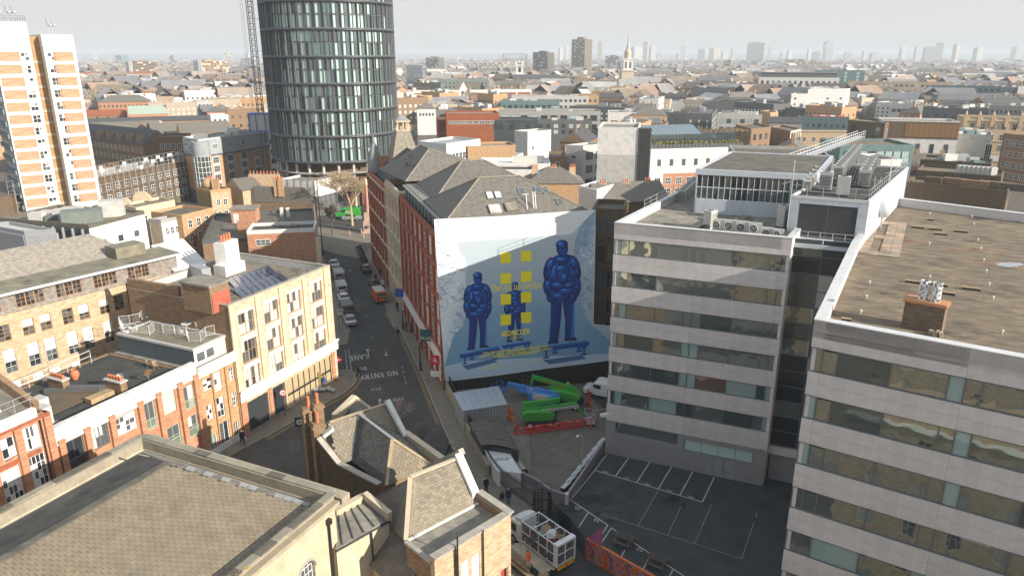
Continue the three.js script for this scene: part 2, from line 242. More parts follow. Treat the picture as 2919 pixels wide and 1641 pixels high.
{
const pm=[tint('asphalt',[0.06,0.06,0.06]),tint('asphalt',[0.12,0.117,0.11]),tint('asphalt',[0.075,0.073,0.07])],cast=tint('darkMetal',[0.05,0.048,0.045]);
[[1045,1010,1.2,3],[1020,880,0.9,4],[1090,1170,2.2,1.2],[1150,1190,0.8,5],[1000,1150,1.6,2.2],[1040,840,1.4,1.4],[900,1240,3,1.1],[840,1270,1.2,2.5],[1190,1290,1.4,2.6],[1015,960,0.6,6],[960,1190,1,1.8]].forEach(([x,y,w,l],i)=>{const c=at(x,y),d=[-0.3,-0.954],n=[0.954,-0.3],P=(a,b)=>add(add(c,d,a*l/2),n,b*w/2);struct('road_patch',new G().flat([P(-1,-1),P(1,-1),P(1,1),P(-1,1)],0.0035+i*0.00005),pm[i%3]);});
[[1060,960],[1088,1120],[1010,1010],[1120,1205],[930,1215],[1040,900]].forEach(([x,y])=>{const c=at(x,y);struct('manhole_cover',new G().flat([...Array(14)].map((_,i)=>[c[0]+Math.cos(i*0.449)*0.34,c[1]+Math.sin(i*0.449)*0.34]),0.005),cast);});
const jy=tint('yard',[0.09,0.082,0.07]);for(const[a,b]of[[[1480,1320],[1640,1240]],[[1490,1305],[1660,1345]],[[1530,1290],[1590,1230]]]){const p=at(...a),q=at(...b),d=nrm(sub(q,p)),n=[-d[1]*0.035,d[0]*0.035];struct('slab_joint',new G().flat([add(p,n),add(q,n),add(q,n,-1),add(p,n,-1)],0.034),jy);}
}
// ================================================================ office pair: cladding bands, ribbon windows
function officeFacade(t,F,tops,segs,wallM,{h1=26,base=0,L=F.L,win=1.6,rev=0.1}={}){
const tones=[0.95,1,1.04,0.985].map((k)=>{const m=wallM.clone();m.color=wallM.color.clone().multiplyScalar(k);return m;});
const bandsTop=[h1,...tops.map((y)=>y-win)],bandsBot=[...tops,base];
const cols=[0];let s=0;segs.forEach((w,i)=>{s+=w;if(w<1&&segs[i+1]<1)cols.push(s);});cols.push(L);
bandsTop.forEach((y1,i)=>{
const y0=bandsBot[i];if(y1-y0<0.2)return;const rows=Math.max(1,Math.round((y1-y0)/0.9));
for(let c=0;c+1<cols.length;c++)for(let r=0;r<rows;r++){
const a=cols[c]+0.006,w=cols[c+1]-cols[c]-0.012,h=(y1-y0)/rows-0.012,g=once('pn'+[w.toFixed(2),h.toFixed(2)],()=>new G().box(0,0,-0.05,w,h,0.0).geom);
F.put(part('panel',g,pick(tones),t),t,a,y0+r*(y1-y0)/rows+0.006,0);
}
});
tops.forEach((yt,i)=>{
let x=0;
const fr=new G().box(0,yt-0.07,-0.16,L,yt-0.004,-0.03).box(0,yt-win+0.004,-0.16,L,yt-win+0.08,-0.03);segs.forEach((w)=>{fr.box(x,yt-win+0.08,-0.15,x+0.09,yt-0.07,-0.04);x+=w;});
const f=F.put(part('window',fr.geom,M.frameGrey),t,0,0,0);f.position.y=-(t.userData.y0||0);
x=0;segs.forEach((w,k)=>{const g=once('op'+w.toFixed(2),()=>new G().box(0.09,0.08,-0.13,w,win-0.07,-0.11).geom);const p=part('pane',g,pick(i>3?[M.glassOffice,M.glassOfficeDark,M.glassOfficePale]:w<1?[M.glassOfficePale,M.glassOffice]:[M.glassOffice,M.glassOffice,M.glassOffice,M.glassOfficeDark,M.glassOffice]),f);p.position.set(x,yt-win,0);x+=w;});
});
}
const MO={A:at(1752,635,26),B:at(2260,680,26)};MO.F=new Fac(MO.A,MO.B);MO.l=nrm(sub(at(1868,577,26),MO.A));
const RF={A:at(2323,912,26)};{const d=nrm(sub(at(2919,1022,26),RF.A));RF.F=new Fac(RF.A,add(RF.A,d,47));RF.l=nrm(sub(at(2430,690,26),RF.A));}
const TOPS=[24.35,21.0,17.65,14.35,11.05,7.7];
{
const t=thing('office_building','grey clad office block with a glazed rooftop storey beside the blue banner','office building',MO.A);
const poly=[MO.A,MO.B,add(MO.B,MO.l,46),add(MO.A,MO.l,46)],lp=local(t,poly);
new G().prism(inset(lp,0.36),0,25.1).mesh('core',M.darkGrey,t);
new G().prism(inset(lp,0.5),25.1,25.22).mesh('roof',M.feltPale,t);
new G().ring(lp,24.9,25.99,0.5).mesh('parapet',M.panel,t);new G().ring(inset(lp,-0.03),26,26.07,0.56).mesh('coping',M.coping,t);
const W=[0.72,0.82,2.95,2.9,0.8,0.9,3.0,2.95,0.82,MO.F.L-15.86];
officeFacade(t,MO.F,TOPS,W,M.panel,{base:4.1});
const gw=[[1.1,7.85,2.7,4.0],[8.5,15.5,2.25,3.6],[11.6,13.8,0.03,2.2]];
MO.F.put(part('base_wall',wallG(MO.F.L,0,4.09,gw,0.2).geom,tint('panel',[0.3,0.29,0.29]),t),t,0,0);
addWin(MO.F,t,1.1,2.7,6.75,1.3,{cols:3,rows:1,fm:M.frameGrey,pm:[M.glassGreen,M.glassOffice],split:true});
addWin(MO.F,t,8.5,2.25,7.0,1.35,{cols:4,rows:1,fm:M.frameGrey,pm:[M.glassOfficeDark,M.glassGreen],split:true});
const dr=MO.F.put(part('door',new G().box(0,0,-0.1,1.08,2.1,0).box(1.12,0,-0.1,2.2,2.1,0).geom,M.metalGrey),t,11.6,0.03,-0.06);part('handle',new G().box(1.02,0.9,0,1.06,1.2,0.05).geom,M.darkMetal,dr);
for(const[a,b]of[[MO.B,poly[2]],[poly[2],poly[3]],[poly[3],MO.A]]){const F=new Fac(a,b);F.put(part('wall',wallG(F.L-0.06,0,24.9,[],0.3).geom,M.panel,t),t,0,0,-0.04);}
const pf=at(1978,606,25.2),pa=at(1986,478,30),pb=at(2292,493,30),P=[pf,add(pf,nrm(sub(pb,pa)),12.2)];const U=new Fac(P[0],P[1]),back=nrm(sub(at(2080,430,30),pa));
P.push(add(P[1],back,17),add(P[0],back,17));const up=local(t,P);
const ph=new G().prism(inset(up,0.25),25.22,29.7).mesh('penthouse',M.darkGrey,t);
{const roof=new G().prism(inset(up,0.1),29.7,30.0).mesh('penthouse_roof',M.felt,t);}
new G().ring(inset(up,-0.1),29.5,30.1,0.35).mesh('fascia',M.panelLight,t);
for(let i=0;i<4;i++){const F=new Fac(P[i],P[(i+1)%4]);F.put(part('penthouse_wall',new G().box(0.01,0,-0.24,F.L-0.01,1.55,0).geom,M.panelLight,t),t,0,25.22);
const n=Math.round(F.L/0.62),w=F.L/n,gp=once('pg'+w.toFixed(2),()=>new G().box(0.05,0,-0.1,w-0.02,1.28,-0.06).geom);
const fr=new G();for(let k=0;k<=n;k++)fr.box(Math.min(k*w,F.L-0.06),0,-0.12,Math.min(k*w,F.L-0.06)+0.06,2.75,0);for(const y of[0,1.32,2.66])fr.box(0,y,-0.11,F.L,y+0.09,-0.02);
const f=F.put(part('glazing',fr.geom,M.whiteMetal,t),t,0,26.78);if(i<2)for(let k=0;k<n;k++)for(const y of[0.06,1.4])part('pane',gp,pick([M.glassDark,M.glassOfficeDark,M.glassMid]),f).position.set(k*w,y,0);}
const rl=new G();for(let k=8;k<44;k+=2){const p=sub(add(MO.A,MO.l,k),t.userData.at);rl.bar([p[0]+0.2,26,p[1]],[p[0]+0.2,27,p[1]],0.03,5);if(k>8)for(const y of[26.5,27]){const q=sub(add(MO.A,MO.l,k-2),t.userData.at);rl.bar([p[0]+0.2,y,p[1]],[q[0]+0.2,y,q[1]],0.025,4);}}
rl.mesh('railing',M.galv,t);
MO.pent=P;
}
{
const t=thing('office_building','nearest grey clad office block with a brown flat roof carrying a brick chimney','office building',RF.A);
const B=RF.F.B,bd=nrm(sub(at(2919,608,26),at(2530,560,26))),D=at(2530,560,26),E=at(2430,690,26),C=add(D,bd,46);
const poly=[RF.A,B,C,D,E],lp=local(t,poly);
new G().prism(inset(lp,0.36),0,25.0).mesh('core',M.darkGrey,t);new G().prism(inset(lp,0.5),25.0,25.12).mesh('roof',M.feltBrown,t);
new G().ring(lp,24.85,25.99,0.6).mesh('parapet',M.panel,t);new G().ring(inset(lp,-0.03),26,26.08,0.68).mesh('coping',M.coping,t);
const W=[0.7,0.9,3.05,3.05];let s=7.7;while(s<RF.F.L-8){W.push(0.85,0.85,3.05,3.05);s+=7.8;}W.push(RF.F.L-s);
officeFacade(t,RF.F,[24.2,20.85,17.4,13.95,10.5,7.1,3.7],W,M.panel,{base:0,win:1.7});
for(let i=1;i<5;i++){const F=new Fac(poly[i],poly[(i+1)%5]);F.put(part('wall',wallG(F.L-0.06,0,24.85,[],0.3).geom,M.panel,t),t,0,0,-0.04);}
RF.poly=poly;
for(let k=0;k<26;k++){const a=add(add(RF.A,RF.l,1.6+k*1.45),RF.F.d,1.2),b=add(a,RF.F.d,34-k*0.2),m=new G();m.beam([a[0]-RF.A[0],25.124,a[1]-RF.A[1]],[b[0]-RF.A[0],25.124,b[1]-RF.A[1]],0.07,0.01);m.mesh('felt_seam',tint('feltBrown',[0.25,0.2,0.145]),t);}
for(let k=0;k<9;k++){const a=add(add(RF.A,RF.l,rr(3,32)),RF.F.d,rr(3,22)),q=sub(a,RF.A),m=new G().flat([...Array(14)].map((_,i)=>{const an=i/14*6.2832,r=rr(0.7,1.1);return[q[0]+Math.cos(an)*r*(1.5+k%3),q[1]+Math.sin(an)*r];}),25.1215+k*0.0002);m.mesh('felt_patch',pick([tint('feltBrown',[0.24,0.2,0.16]),tint('feltBrown',[0.33,0.22,0.15])]),t);}
{
const c9=(x,y)=>[1719+x/2.1467,1000+y/2.1467],q=seen(RF.F,...c9(2195,1125),...c9(2375,1180)),w=q[1]-q[0],y=q[2]-0.3,s=thing('window_sign','red and white builder board seen from behind in a lower office window','sign',RF.F.xz(q[0]));
RF.F.put(part('board',new G().box(0,0,-0.1,w,1.0,-0.08).geom,M.white,s),s,q[0],y);RF.F.put(part('red_field',new G().box(0.1,0.25,-0.079,w-0.1,0.95,-0.07).geom,M.signRed,s),s,q[0],y);RF.F.put(part('lettering',textG('GA',0.42),M.white,s),s,q[0]+w/2,y+0.6,-0.06).scale.x=-1;}
}
{
const L0=add(MO.F.xz(MO.F.L),MO.F.n,-1.5),d=MO.F.d,F=new Fac(L0,add(L0,d,5.3));
const t=thing('glass_link','dark glazed stair link with a shutter below, in the slot between two grey office blocks','building',L0);
const q=local(t,[F.xz(0.02,-0.3),F.xz(5.2,-0.3),F.xz(5.2,-5),F.xz(0.02,-5)]);
new G().prism(q,0,24.9).mesh('core',M.black,t);
const fr=new G();for(const x of[0,2.6,5.2])fr.box(x,4,-0.2,x+0.07,25,-0.05);for(let y=4;y<25;y+=1.67)fr.box(0,y,-0.2,5.2,y+0.08,-0.06);const f=F.put(part('curtain_wall',fr.geom,M.frameGrey,t),t,0,0);
for(const x of[0.07,2.67])for(let y=4;y<24.5;y+=1.67)part('pane',once('lk',()=>new G().box(0,0.09,-0.14,2.52,1.66,-0.12).geom),pick([M.glassOfficeDark,M.glassOffice,M.glassDark]),f).position.set(x,y,0);
F.put(part('slab_edge',new G().box(0,24.9,-5,5.3,25.25,0.1).geom,M.panelLight,t),t,0,0);F.put(part('canopy',new G().box(0,3.2,-0.4,5.3,4,0.3).geom,M.panel,t),t,0,0);
const sh=new G();for(let y=0;y<3.1;y+=0.12)sh.box(0.3,y,-0.3,4.9,y+0.1,-0.2);F.put(part('shutter',sh.geom,M.metalGrey,t),t,0,0);
const rl=new G();for(let x=0.2;x<5.6;x+=1.05)rl.bar([x,25.25,-0.2],[x,26.4,-0.2],0.03,5);for(const y of[25.6,26,26.4])rl.bar([-0.3,y,-0.2],[5.6,y,-0.2],0.025,5);F.put(part('railing',rl.geom,M.galv,t),t,0,0);
const ta=at(2242,672,25.2),tb=at(2480,573,29.2),TF=new Fac(ta,tb),bk=nrm(sub(at(2450,445,29.2),ta)),bl=26;
const u=thing('plant_tower','pale panelled rooftop plant block with two dark louvre doors','plant room',ta);
const TP=[ta,tb,add(tb,bk,bl),add(ta,bk,bl)],lp=local(u,TP);
new G().prism(inset(lp,0.1),25.1,28.9).mesh('core',M.grey,u);new G().prism(inset(lp,0.2),28.9,29.0).mesh('deck',M.feltDark,u);new G().ring(inset(lp,-0.02),28.95,29.2,0.25).mesh('coping',M.coping,u);
for(let i=0;i<4;i++){const Fa=new Fac(TP[i],TP[(i+1)%4]),n=i%2?8:1;for(let r=0;r<3;r++)for(let k=0;k<(i===0?2:n);k++){const w=i===0?0.85:Fa.L/n,a=i===0?[0,TF.L-0.85][k]:k*w;Fa.put(part('panel',once('tp'+w.toFixed(2),()=>new G().box(0.006,0,-0.1,w-0.012,1.24,0).geom),M.panelLight,u),u,a,25.2+r*1.25);}}
TF.put(part('panel',new G().box(0.86,3.3,-0.1,TF.L-0.86,3.74,0).geom,M.panelLight,u),u,0,25.2);
const lw=(TF.L-1.7)/2,lv=once('louv',()=>{const g=new G();for(let y=0;y<3.25;y+=0.07)g.bx(lw/2,y,-0.06,lw-0.06,0.012,0.06,0,0.6);g.box(0.02,0,-0.12,lw-0.02,3.28,-0.09);return g.geom;});for(const k of[0,1])TF.put(part('louvre_door',lv,M.darkGrey,u),u,0.85+k*lw,25.2);
const rg=new G();for(let k=0;k<2;k++){const Fa=new Fac(TP[k?1:0],TP[k?2:1]),q0=(s,y)=>{const p=sub(Fa.xz(s,-0.1),ta);return[p[0],y,p[1]];};for(let s=0;s<=Fa.L;s+=1.4)rg.bar(q0(s,29.2),q0(s,30.2),0.025,4);for(const y of[29.7,30.2])rg.bar(q0(0,y),q0(Fa.L,y),0.022,4);}rg.mesh('railing',M.galv,u);
MO.tower={TP,TF,bk};
}
for(const[l,s0,s1,o,dp,h,wm]of[['sunlit yellow brick range mirrored in the windows of the nearest grey office',1,34,13,9,14,'yellowBrick'],['pale rendered range behind the brick one mirrored in the top office windows',-6,34,33,12,18,'paleBrick']]){
const F=new Fac(RF.F.xz(s1,o),RF.F.xz(s0,o)),t=thing('mirrored_range',l,'building',F.A),n=Math.round(F.L/3.2),hs=[];for(let i=0;i<n;i++)for(let y=1.2;y<h-2;y+=3.3)hs.push([i*3.2+1,i*3.2+2.1,y,y+1.9]);
F.put(part('wall',wallG(F.L,0,h,hs,0.35).geom,M[wm],t),t,0,0);for(const q of hs)addWin(F,t,q[0],q[2],1.1,1.9,{pm:[M.glassDark,M.curtain]});F.put(part('body',new G().box(0.3,0,-dp,F.L-0.3,h-0.3,-0.5).geom,M.brownBrick,t),t,0,0);F.put(part('coping',new G().box(0,h,-0.5,F.L,h+0.15,0.1).geom,M.concrete,t),t,0,0);
}
// ================================================================ billboard wall and the brick block behind it
const BA=[-8.9,-87.2],BF=new Fac(BA,[12.1,-90.2]);
{
const S0=-0.8,S1=22.6,H0=1.2,H1=24,CW=2048,CH=2000;
const cv=document.createElement('canvas');cv.width=CW;cv.height=CH;const c=cv.getContext('2d');
const mp=(x,y)=>{const[s,h]=BF.hit(1180+x/2.682,560+y/2.682);return[(s-S0)/(S1-S0)*CW,(H1-h)/(H1-H0)*CH];};
const path=(pts)=>{c.beginPath();pts.forEach((p,i)=>{const q=mp(...p);i?c.lineTo(...q):c.moveTo(...q);});c.closePath();};
const poly=(pts,f)=>{path(pts);c.fillStyle=f;c.fill();};
const line=(pts,col,w)=>{c.beginPath();pts.forEach((p,i)=>{const q=mp(...p);i?c.lineTo(...q):c.moveTo(...q);});c.strokeStyle=col;c.lineWidth=w;c.lineCap='round';c.lineJoin='round';c.stroke();};
const grad=(a,b,st)=>{const p=mp(...a),q=mp(...b),g=c.createLinearGradient(p[0],p[1],q[0],q[1]);st.forEach(([k,v])=>g.addColorStop(k,v));return g;};
c.fillStyle='#b9c9d3';c.fillRect(0,0,CW,CH);
poly([[330,330],[1230,270],[1600,700],[1600,1400],[150,1400],[330,1000]],grad([700,330],[760,1240],[[0,'#b4bfc4'],[0.3,'#a9b8c2'],[0.6,'#7fa3bd'],[1,'#749dbb']]));
poly([[100,1320],[400,1250],[1500,1190],[1520,1300],[200,1460]],'#b4cad9');
poly([[130,150],[1400,80],[1195,285],[345,345]],'#e9eaea');
for(let i=0;i<=46;i++)line([[160+i*26.5,165-i*1.45],[345+i*18.5,345-i*1.3]],'rgba(150,160,170,0.55)',1.5);
for(let j=0;j<16;j++){const k=j/16;line([[150+195*k,165+180*k],[1385-190*k,95+190*k]],'rgba(150,160,170,0.5)',1.5);}
line([[500,150],[545,330]],'#8d949a',3);line([[778,130],[778,400]],'#9aa4aa',2.5);line([[1045,115],[995,295]],'#8d949a',3);line([[345,345],[1195,285]],'#9ba6ad',3);
const iceL=[[130,150],[180,180],[290,255],[330,345],[350,420],[392,470],[402,540],[390,640],[405,690],[385,760],[370,830],[390,900],[372,985],[300,1050],[280,1120],[240,1260],[180,1430],[140,1400]];
const iceR=[[1400,80],[1310,170],[1260,230],[1230,330],[1215,420],[1240,480],[1290,560],[1300,660],[1275,760],[1290,860],[1330,950],[1390,1000],[1500,1100],[1500,80]];
poly(iceL,grad([160,700],[400,760],[[0,'#d7dde2'],[0.6,'#e4e8ea'],[1,'#bccad4']]));poly(iceR,grad([1220,500],[1400,560],[[0,'#8fa9bd'],[0.5,'#b4c6d3'],[1,'#a3b8c8']]));
for(const[pts,x0,x1,y0,y1,dk]of[[iceL,150,400,170,1100,1],[iceR,1215,1400,130,1000,-1]]){
c.save();path(pts);c.clip();
for(let i=0;i<230;i++){const x=rr(x0,x1),y=rr(y0,y1),w=rr(12,60),q=rr(-0.9,0.9),p=[[x,y]];let a=y;for(let k=1;k<5;k++)p.push([x+dk*w*k/4,a+=q*w/4+rr(-7,7)]);const g=Math.floor(rr(95,250));line(p,`rgba(${g - 25},${g - 8},${g},${rr(0.35, 0.85)})`,rr(2,10));}
for(let i=0;i<40;i++){const x=rr(x0,x1),y=rr(y0+200,y1);poly([[x,y],[x+rr(-50,50),y+rr(-30,40)],[x+rr(-30,60),y+rr(20,80)]],pick(['rgba(95,120,142,0.45)','rgba(245,248,250,0.55)','rgba(150,172,190,0.45)']));}
c.restore();
}
const blob=(x,y,rx,ry,rot,a='#58aee8',b='#123f8c',d='#0a2460')=>{
const o=mp(x,y),ex=mp(x+10,y),ey=mp(x,y+10);c.save();c.transform((ex[0]-o[0])/10,(ex[1]-o[1])/10,(ey[0]-o[0])/10,(ey[1]-o[1])/10,o[0],o[1]);c.rotate(rot);c.scale(rx,ry);
const g=c.createRadialGradient(-0.35,-0.45,0.04,0,0,1);g.addColorStop(0,'#4a9be0');g.addColorStop(0.3,'#2268be');g.addColorStop(0.62,b);g.addColorStop(0.9,d);g.addColorStop(1,'#081d52');c.fillStyle=g;c.beginPath();c.arc(0,0,1,0,7);c.fill();c.restore();
};
function figure(cx,hy,k,m){
const X=(x)=>cx+x*k*m,Y=(y)=>hy+y*k,b=(x,y,rx,ry,r=0,...cl)=>blob(X(x),Y(y),rx*k,ry*k,r*m,...cl);
poly([[X(-88),Y(400)],[X(0),Y(405)],[X(-12),Y(560)],[X(-32),Y(715)],[X(-102),Y(725)],[X(-90),Y(560)]],grad([X(-100),Y(500)],[X(0),Y(500)],[[0,'#2a78c4'],[0.12,'#123a86'],[0.7,'#0e2f74'],[1,'#0b2763']]));
poly([[X(0),Y(405)],[X(95),Y(395)],[X(92),Y(560)],[X(88),Y(690)],[X(18),Y(705)],[X(22),Y(560)]],grad([X(0),Y(500)],[X(98),Y(500)],[[0,'#0d2c6e'],[0.7,'#123a86'],[0.93,'#2f86d0'],[1,'#15438f']]));
poly([[X(-108),Y(712)],[X(-30),Y(705)],[X(-30),Y(728)],[X(-110),Y(735)]],'#0b2763');poly([[X(15),Y(690)],[X(95),Y(680)],[X(118),Y(706)],[X(16),Y(712)]],'#0b2763');
b(-100,285,46,78,0.12);b(-100,165,42,92,0.22);b(100,165,40,92,-0.18);b(106,300,36,82,0.06);b(-72,378,50,44);b(60,384,52,40);b(0,235,96,160,0,'#3f95dc','#123f8c','#0b2763');
for(const[x,y,rx,ry,r]of[[-40,110,42,60,0.5],[42,105,46,60,-0.5],[-62,200,36,95,0.25],[62,190,40,90,-0.3],[5,200,56,74,0.2],[0,158,62,30,-0.2],[-25,290,82,28,0.1],[38,330,84,28,-0.12],[-20,372,88,30,0.08],[60,284,62,24,-0.25],[10,235,34,50,0.5],[88,110,34,60,-0.6],[-95,130,30,62,0.55],[0,92,70,26,0]])b(x,y,rx,ry,r);
for(let i=0;i<15;i++){const x=rr(-98,98),y=rr(90,395);b(x,y,rr(10,26),rr(7,15),rr(-0.9,0.9),pick(['#3a8fd6','#2467b4','#5aa6e2']),pick(['#0d3076','#123f8c']),'#061640');}
for(let i=0;i<6;i++)line([[X(-84),Y(285+i*20)],[X(0),Y(292+i*20)],[X(88),Y(280+i*20)]],'rgba(4,12,40,0.75)',4*k);
for(const p of[[[-46,100],[-20,190],[8,250]],[[50,92],[38,180],[60,260]],[[-120,110],[-92,210],[-102,300]],[[118,120],[96,220],[110,310]]])line(p.map(([x,y])=>[X(x),Y(y)]),'rgba(70,160,225,0.6)',3*k);
b(0,8,45,56,0,'#2a78c4','#123f8c','#0c2b6c');poly([[X(-38),Y(-8)],[X(2),Y(-30)],[X(36),Y(6)],[X(18),Y(60)],[X(-18),Y(52)]],'#16479a');poly([[X(-38),Y(-8)],[X(2),Y(-30)],[X(-8),Y(22)]],'#2f7fc8');poly([[X(2),Y(-30)],[X(36),Y(6)],[X(-8),Y(22)]],'#0f3378');
b(-3,-24,47,36,-0.15,'#2f7fc8','#0f3a86','#081f55');
}
function bench(x0,y0,x1,y1,k){
const dy=(y1-y0)/(x1-x0),yy=(x)=>y0+(x-x0)*dy;
poly([[x0+30*k,yy(x0)+100*k],[x1-60*k,yy(x1)+95*k],[x1-20*k,yy(x1)+122*k],[x0+80*k,yy(x0)+135*k]],'rgba(30,70,130,0.7)');
for(const[u,l]of[[0.13,85],[0.3,55],[0.78,55],[0.88,85]]){const x=lerp(x0,x1,u);poly([[x,yy(x)+8],[x+16*k,yy(x)+8],[x+15*k,yy(x)+l*k],[x+1,yy(x)+l*k]],'#12408c');poly([[x-16*k,yy(x)+l*k],[x+32*k,yy(x)+(l-5)*k],[x+32*k,yy(x)+(l+5)*k],[x-16*k,yy(x)+(l+10)*k]],'#0d2f70');poly([[x-8*k,yy(x)+22*k],[x+26*k,yy(x)+20*k],[x+26*k,yy(x)+42*k],[x-8*k,yy(x)+44*k]],'#1c57a6');}
poly([[x0,y0],[x1-20,y1-18*k],[x1,y1],[x0+25,y0+14*k]],'#2a74bd');poly([[x0+10,y0+10*k],[x1,y1-2],[x1,y1+20*k],[x0+12,y0+28*k]],'#123f8c');poly([[x0+20,y0+24*k],[x1-10,y1+14*k],[x1-10,y1+26*k],[x0+20,y0+38*k]],'#1b55a4');
for(const u of[0.06,0.45,0.9])blob(lerp(x0,x1,u),yy(lerp(x0,x1,u))+12*k,15*k,13*k,0);
}
bench(340,1200,655,1150,0.85);bench(665,1130,895,1104,0.6);bench(950,1140,1335,1108,1);
figure(486,615,0.75,1);figure(1130,385,1,1);figure(769,680,0.58,1);
for(const[x,y]of[[658,424],[815,410],[659,581],[815,566],[660,740],[815,724],[660,896],[815,878]])poly([[x,y],[x+79,y-3],[x+79,y+76],[x,y+81]],'#f2e21c');
const say=(str,x0,y0,x1,y1,size,f,w=1)=>{const o=mp(x0,y0),e=mp(x1,y1),v=mp(x0,y0+10),L=Math.hypot(e[0]-o[0],e[1]-o[1]);c.save();c.font=`${f.replace('$', 100)}`;const tw=c.measureText(str).width,hx=(v[0]-o[0])/10,hy=(v[1]-o[1])/10;c.transform((e[0]-o[0])/tw,(e[1]-o[1])/tw,hx*size/100,hy*size/100,o[0],o[1]);c.fillStyle='#efe01e';c.fillText(str,0,0);if(w>1){c.strokeStyle='#efe01e';c.lineWidth=w;c.strokeText(str,0,0);}c.restore();};
say('The Art of Genius',578,722,965,690,66,'italic $px serif',1.5);line([[575,690],[640,681]],'#efe01e',3);
say('MONCLER',665,1063,882,1040,56,'bold $px sans-serif',2);say('GENIUS',728,1086,818,1078,30,'$px sans-serif');
say('RICK OWENS  PHARRELL WILLIAMS  MERCEDES-BENZ',524,1199,1022,1142,24,'bold $px sans-serif');say('ALICIA KEYS  FRGMT  ADIDAS ORIGINALS  SALEHE BEMBURY',497,1223,1054,1162,24,'bold $px sans-serif');say('PALM ANGELS  ROC NATION BY JAY-Z',604,1226,945,1190,24,'bold $px sans-serif');
c.globalAlpha=0.55;say('LONDON OLYMPIA',540,1292,665,1279,15,'bold $px sans-serif');say('FEBRUARY 20TH 2023',528,1316,682,1302,15,'bold $px sans-serif');say('THE ART OF GENIUS',880,1252,985,1240,13,'bold $px sans-serif');say('MONCLER.COM',900,1272,975,1264,13,'bold $px sans-serif');line([...Array(15)].map((_,i)=>[772+25*Math.cos(i*0.449),1268+25*Math.sin(i*0.449)]),'#efe01e',4);c.globalAlpha=1;
for(const y of[560,700,840,940])line([[170,y+30],[1370,y-45]],'rgba(120,140,155,0.25)',2);
const ctex=new THREE.CanvasTexture(cv);ctex.colorSpace=THREE.SRGBColorSpace;ctex.minFilter=THREE.LinearMipmapLinearFilter;ctex.generateMipmaps=true;
const pm=mat('bannerPrint',[1,1,1],{map:ctex,roughness:0.75,bumpMap:tex(256,tile((u,v)=>0.5+0.5*fb(u*2,v*4,21,3)),1,false),bumpScale:0.03});pm.bumpMap.repeat.set(4,4);
const t=thing('billboard','huge blue and white banner with padded figures and yellow squares hung on the brick block','billboard',BA);
const out=[[-0.62,23.0],[8,23.15],[14,23.4],[19.45,23.6],[19.62,15],[19.7,8.35],[22.2,8.0],[22.2,3.1],[14,2.5],[7,1.9],[0.2,1.45],[-0.2,10]];
const sh=new THREE.Shape(out.map((p)=>new THREE.Vector2(...p))),g=new THREE.ShapeGeometry(sh),uv=g.attributes.uv,po=g.attributes.position;
for(let i=0;i<po.count;i++)uv.setXY(i,(po.getX(i)-S0)/(S1-S0),1-(H1-po.getY(i))/(H1-H0));
const FF=BF.shift(0.35);FF.put(part('banner',g,pm,t),t,0,0,0.03);
FF.put(part('backing',new THREE.ExtrudeGeometry(sh,{depth:0.05,bevelEnabled:false}),M.whiteMetal,t),t,0,0,-0.06);
const fr=new G();for(let i=0;i<out.length;i++){const a=out[i],b=out[(i+1)%out.length];fr.bar([a[0],a[1],0.02],[b[0],b[1],0.02],0.035,5);}FF.put(part('edge_rope',fr.geom,M.whiteMetal,t),t,0,0);
const hd=thing('hoarding','long black hoarding below the blue banner along the back of the yard','hoarding',BA);
for(let k=0;k<9;k++){const w=22.4/9,y1=lerp(1.45,3.05,(k+0.5)/9)+0.15;FF.put(part('board',new G().box(0.01,0,-0.06,w-0.01,y1,0).geom,M.black,hd),hd,k*w,0.03,-0.02);}
}
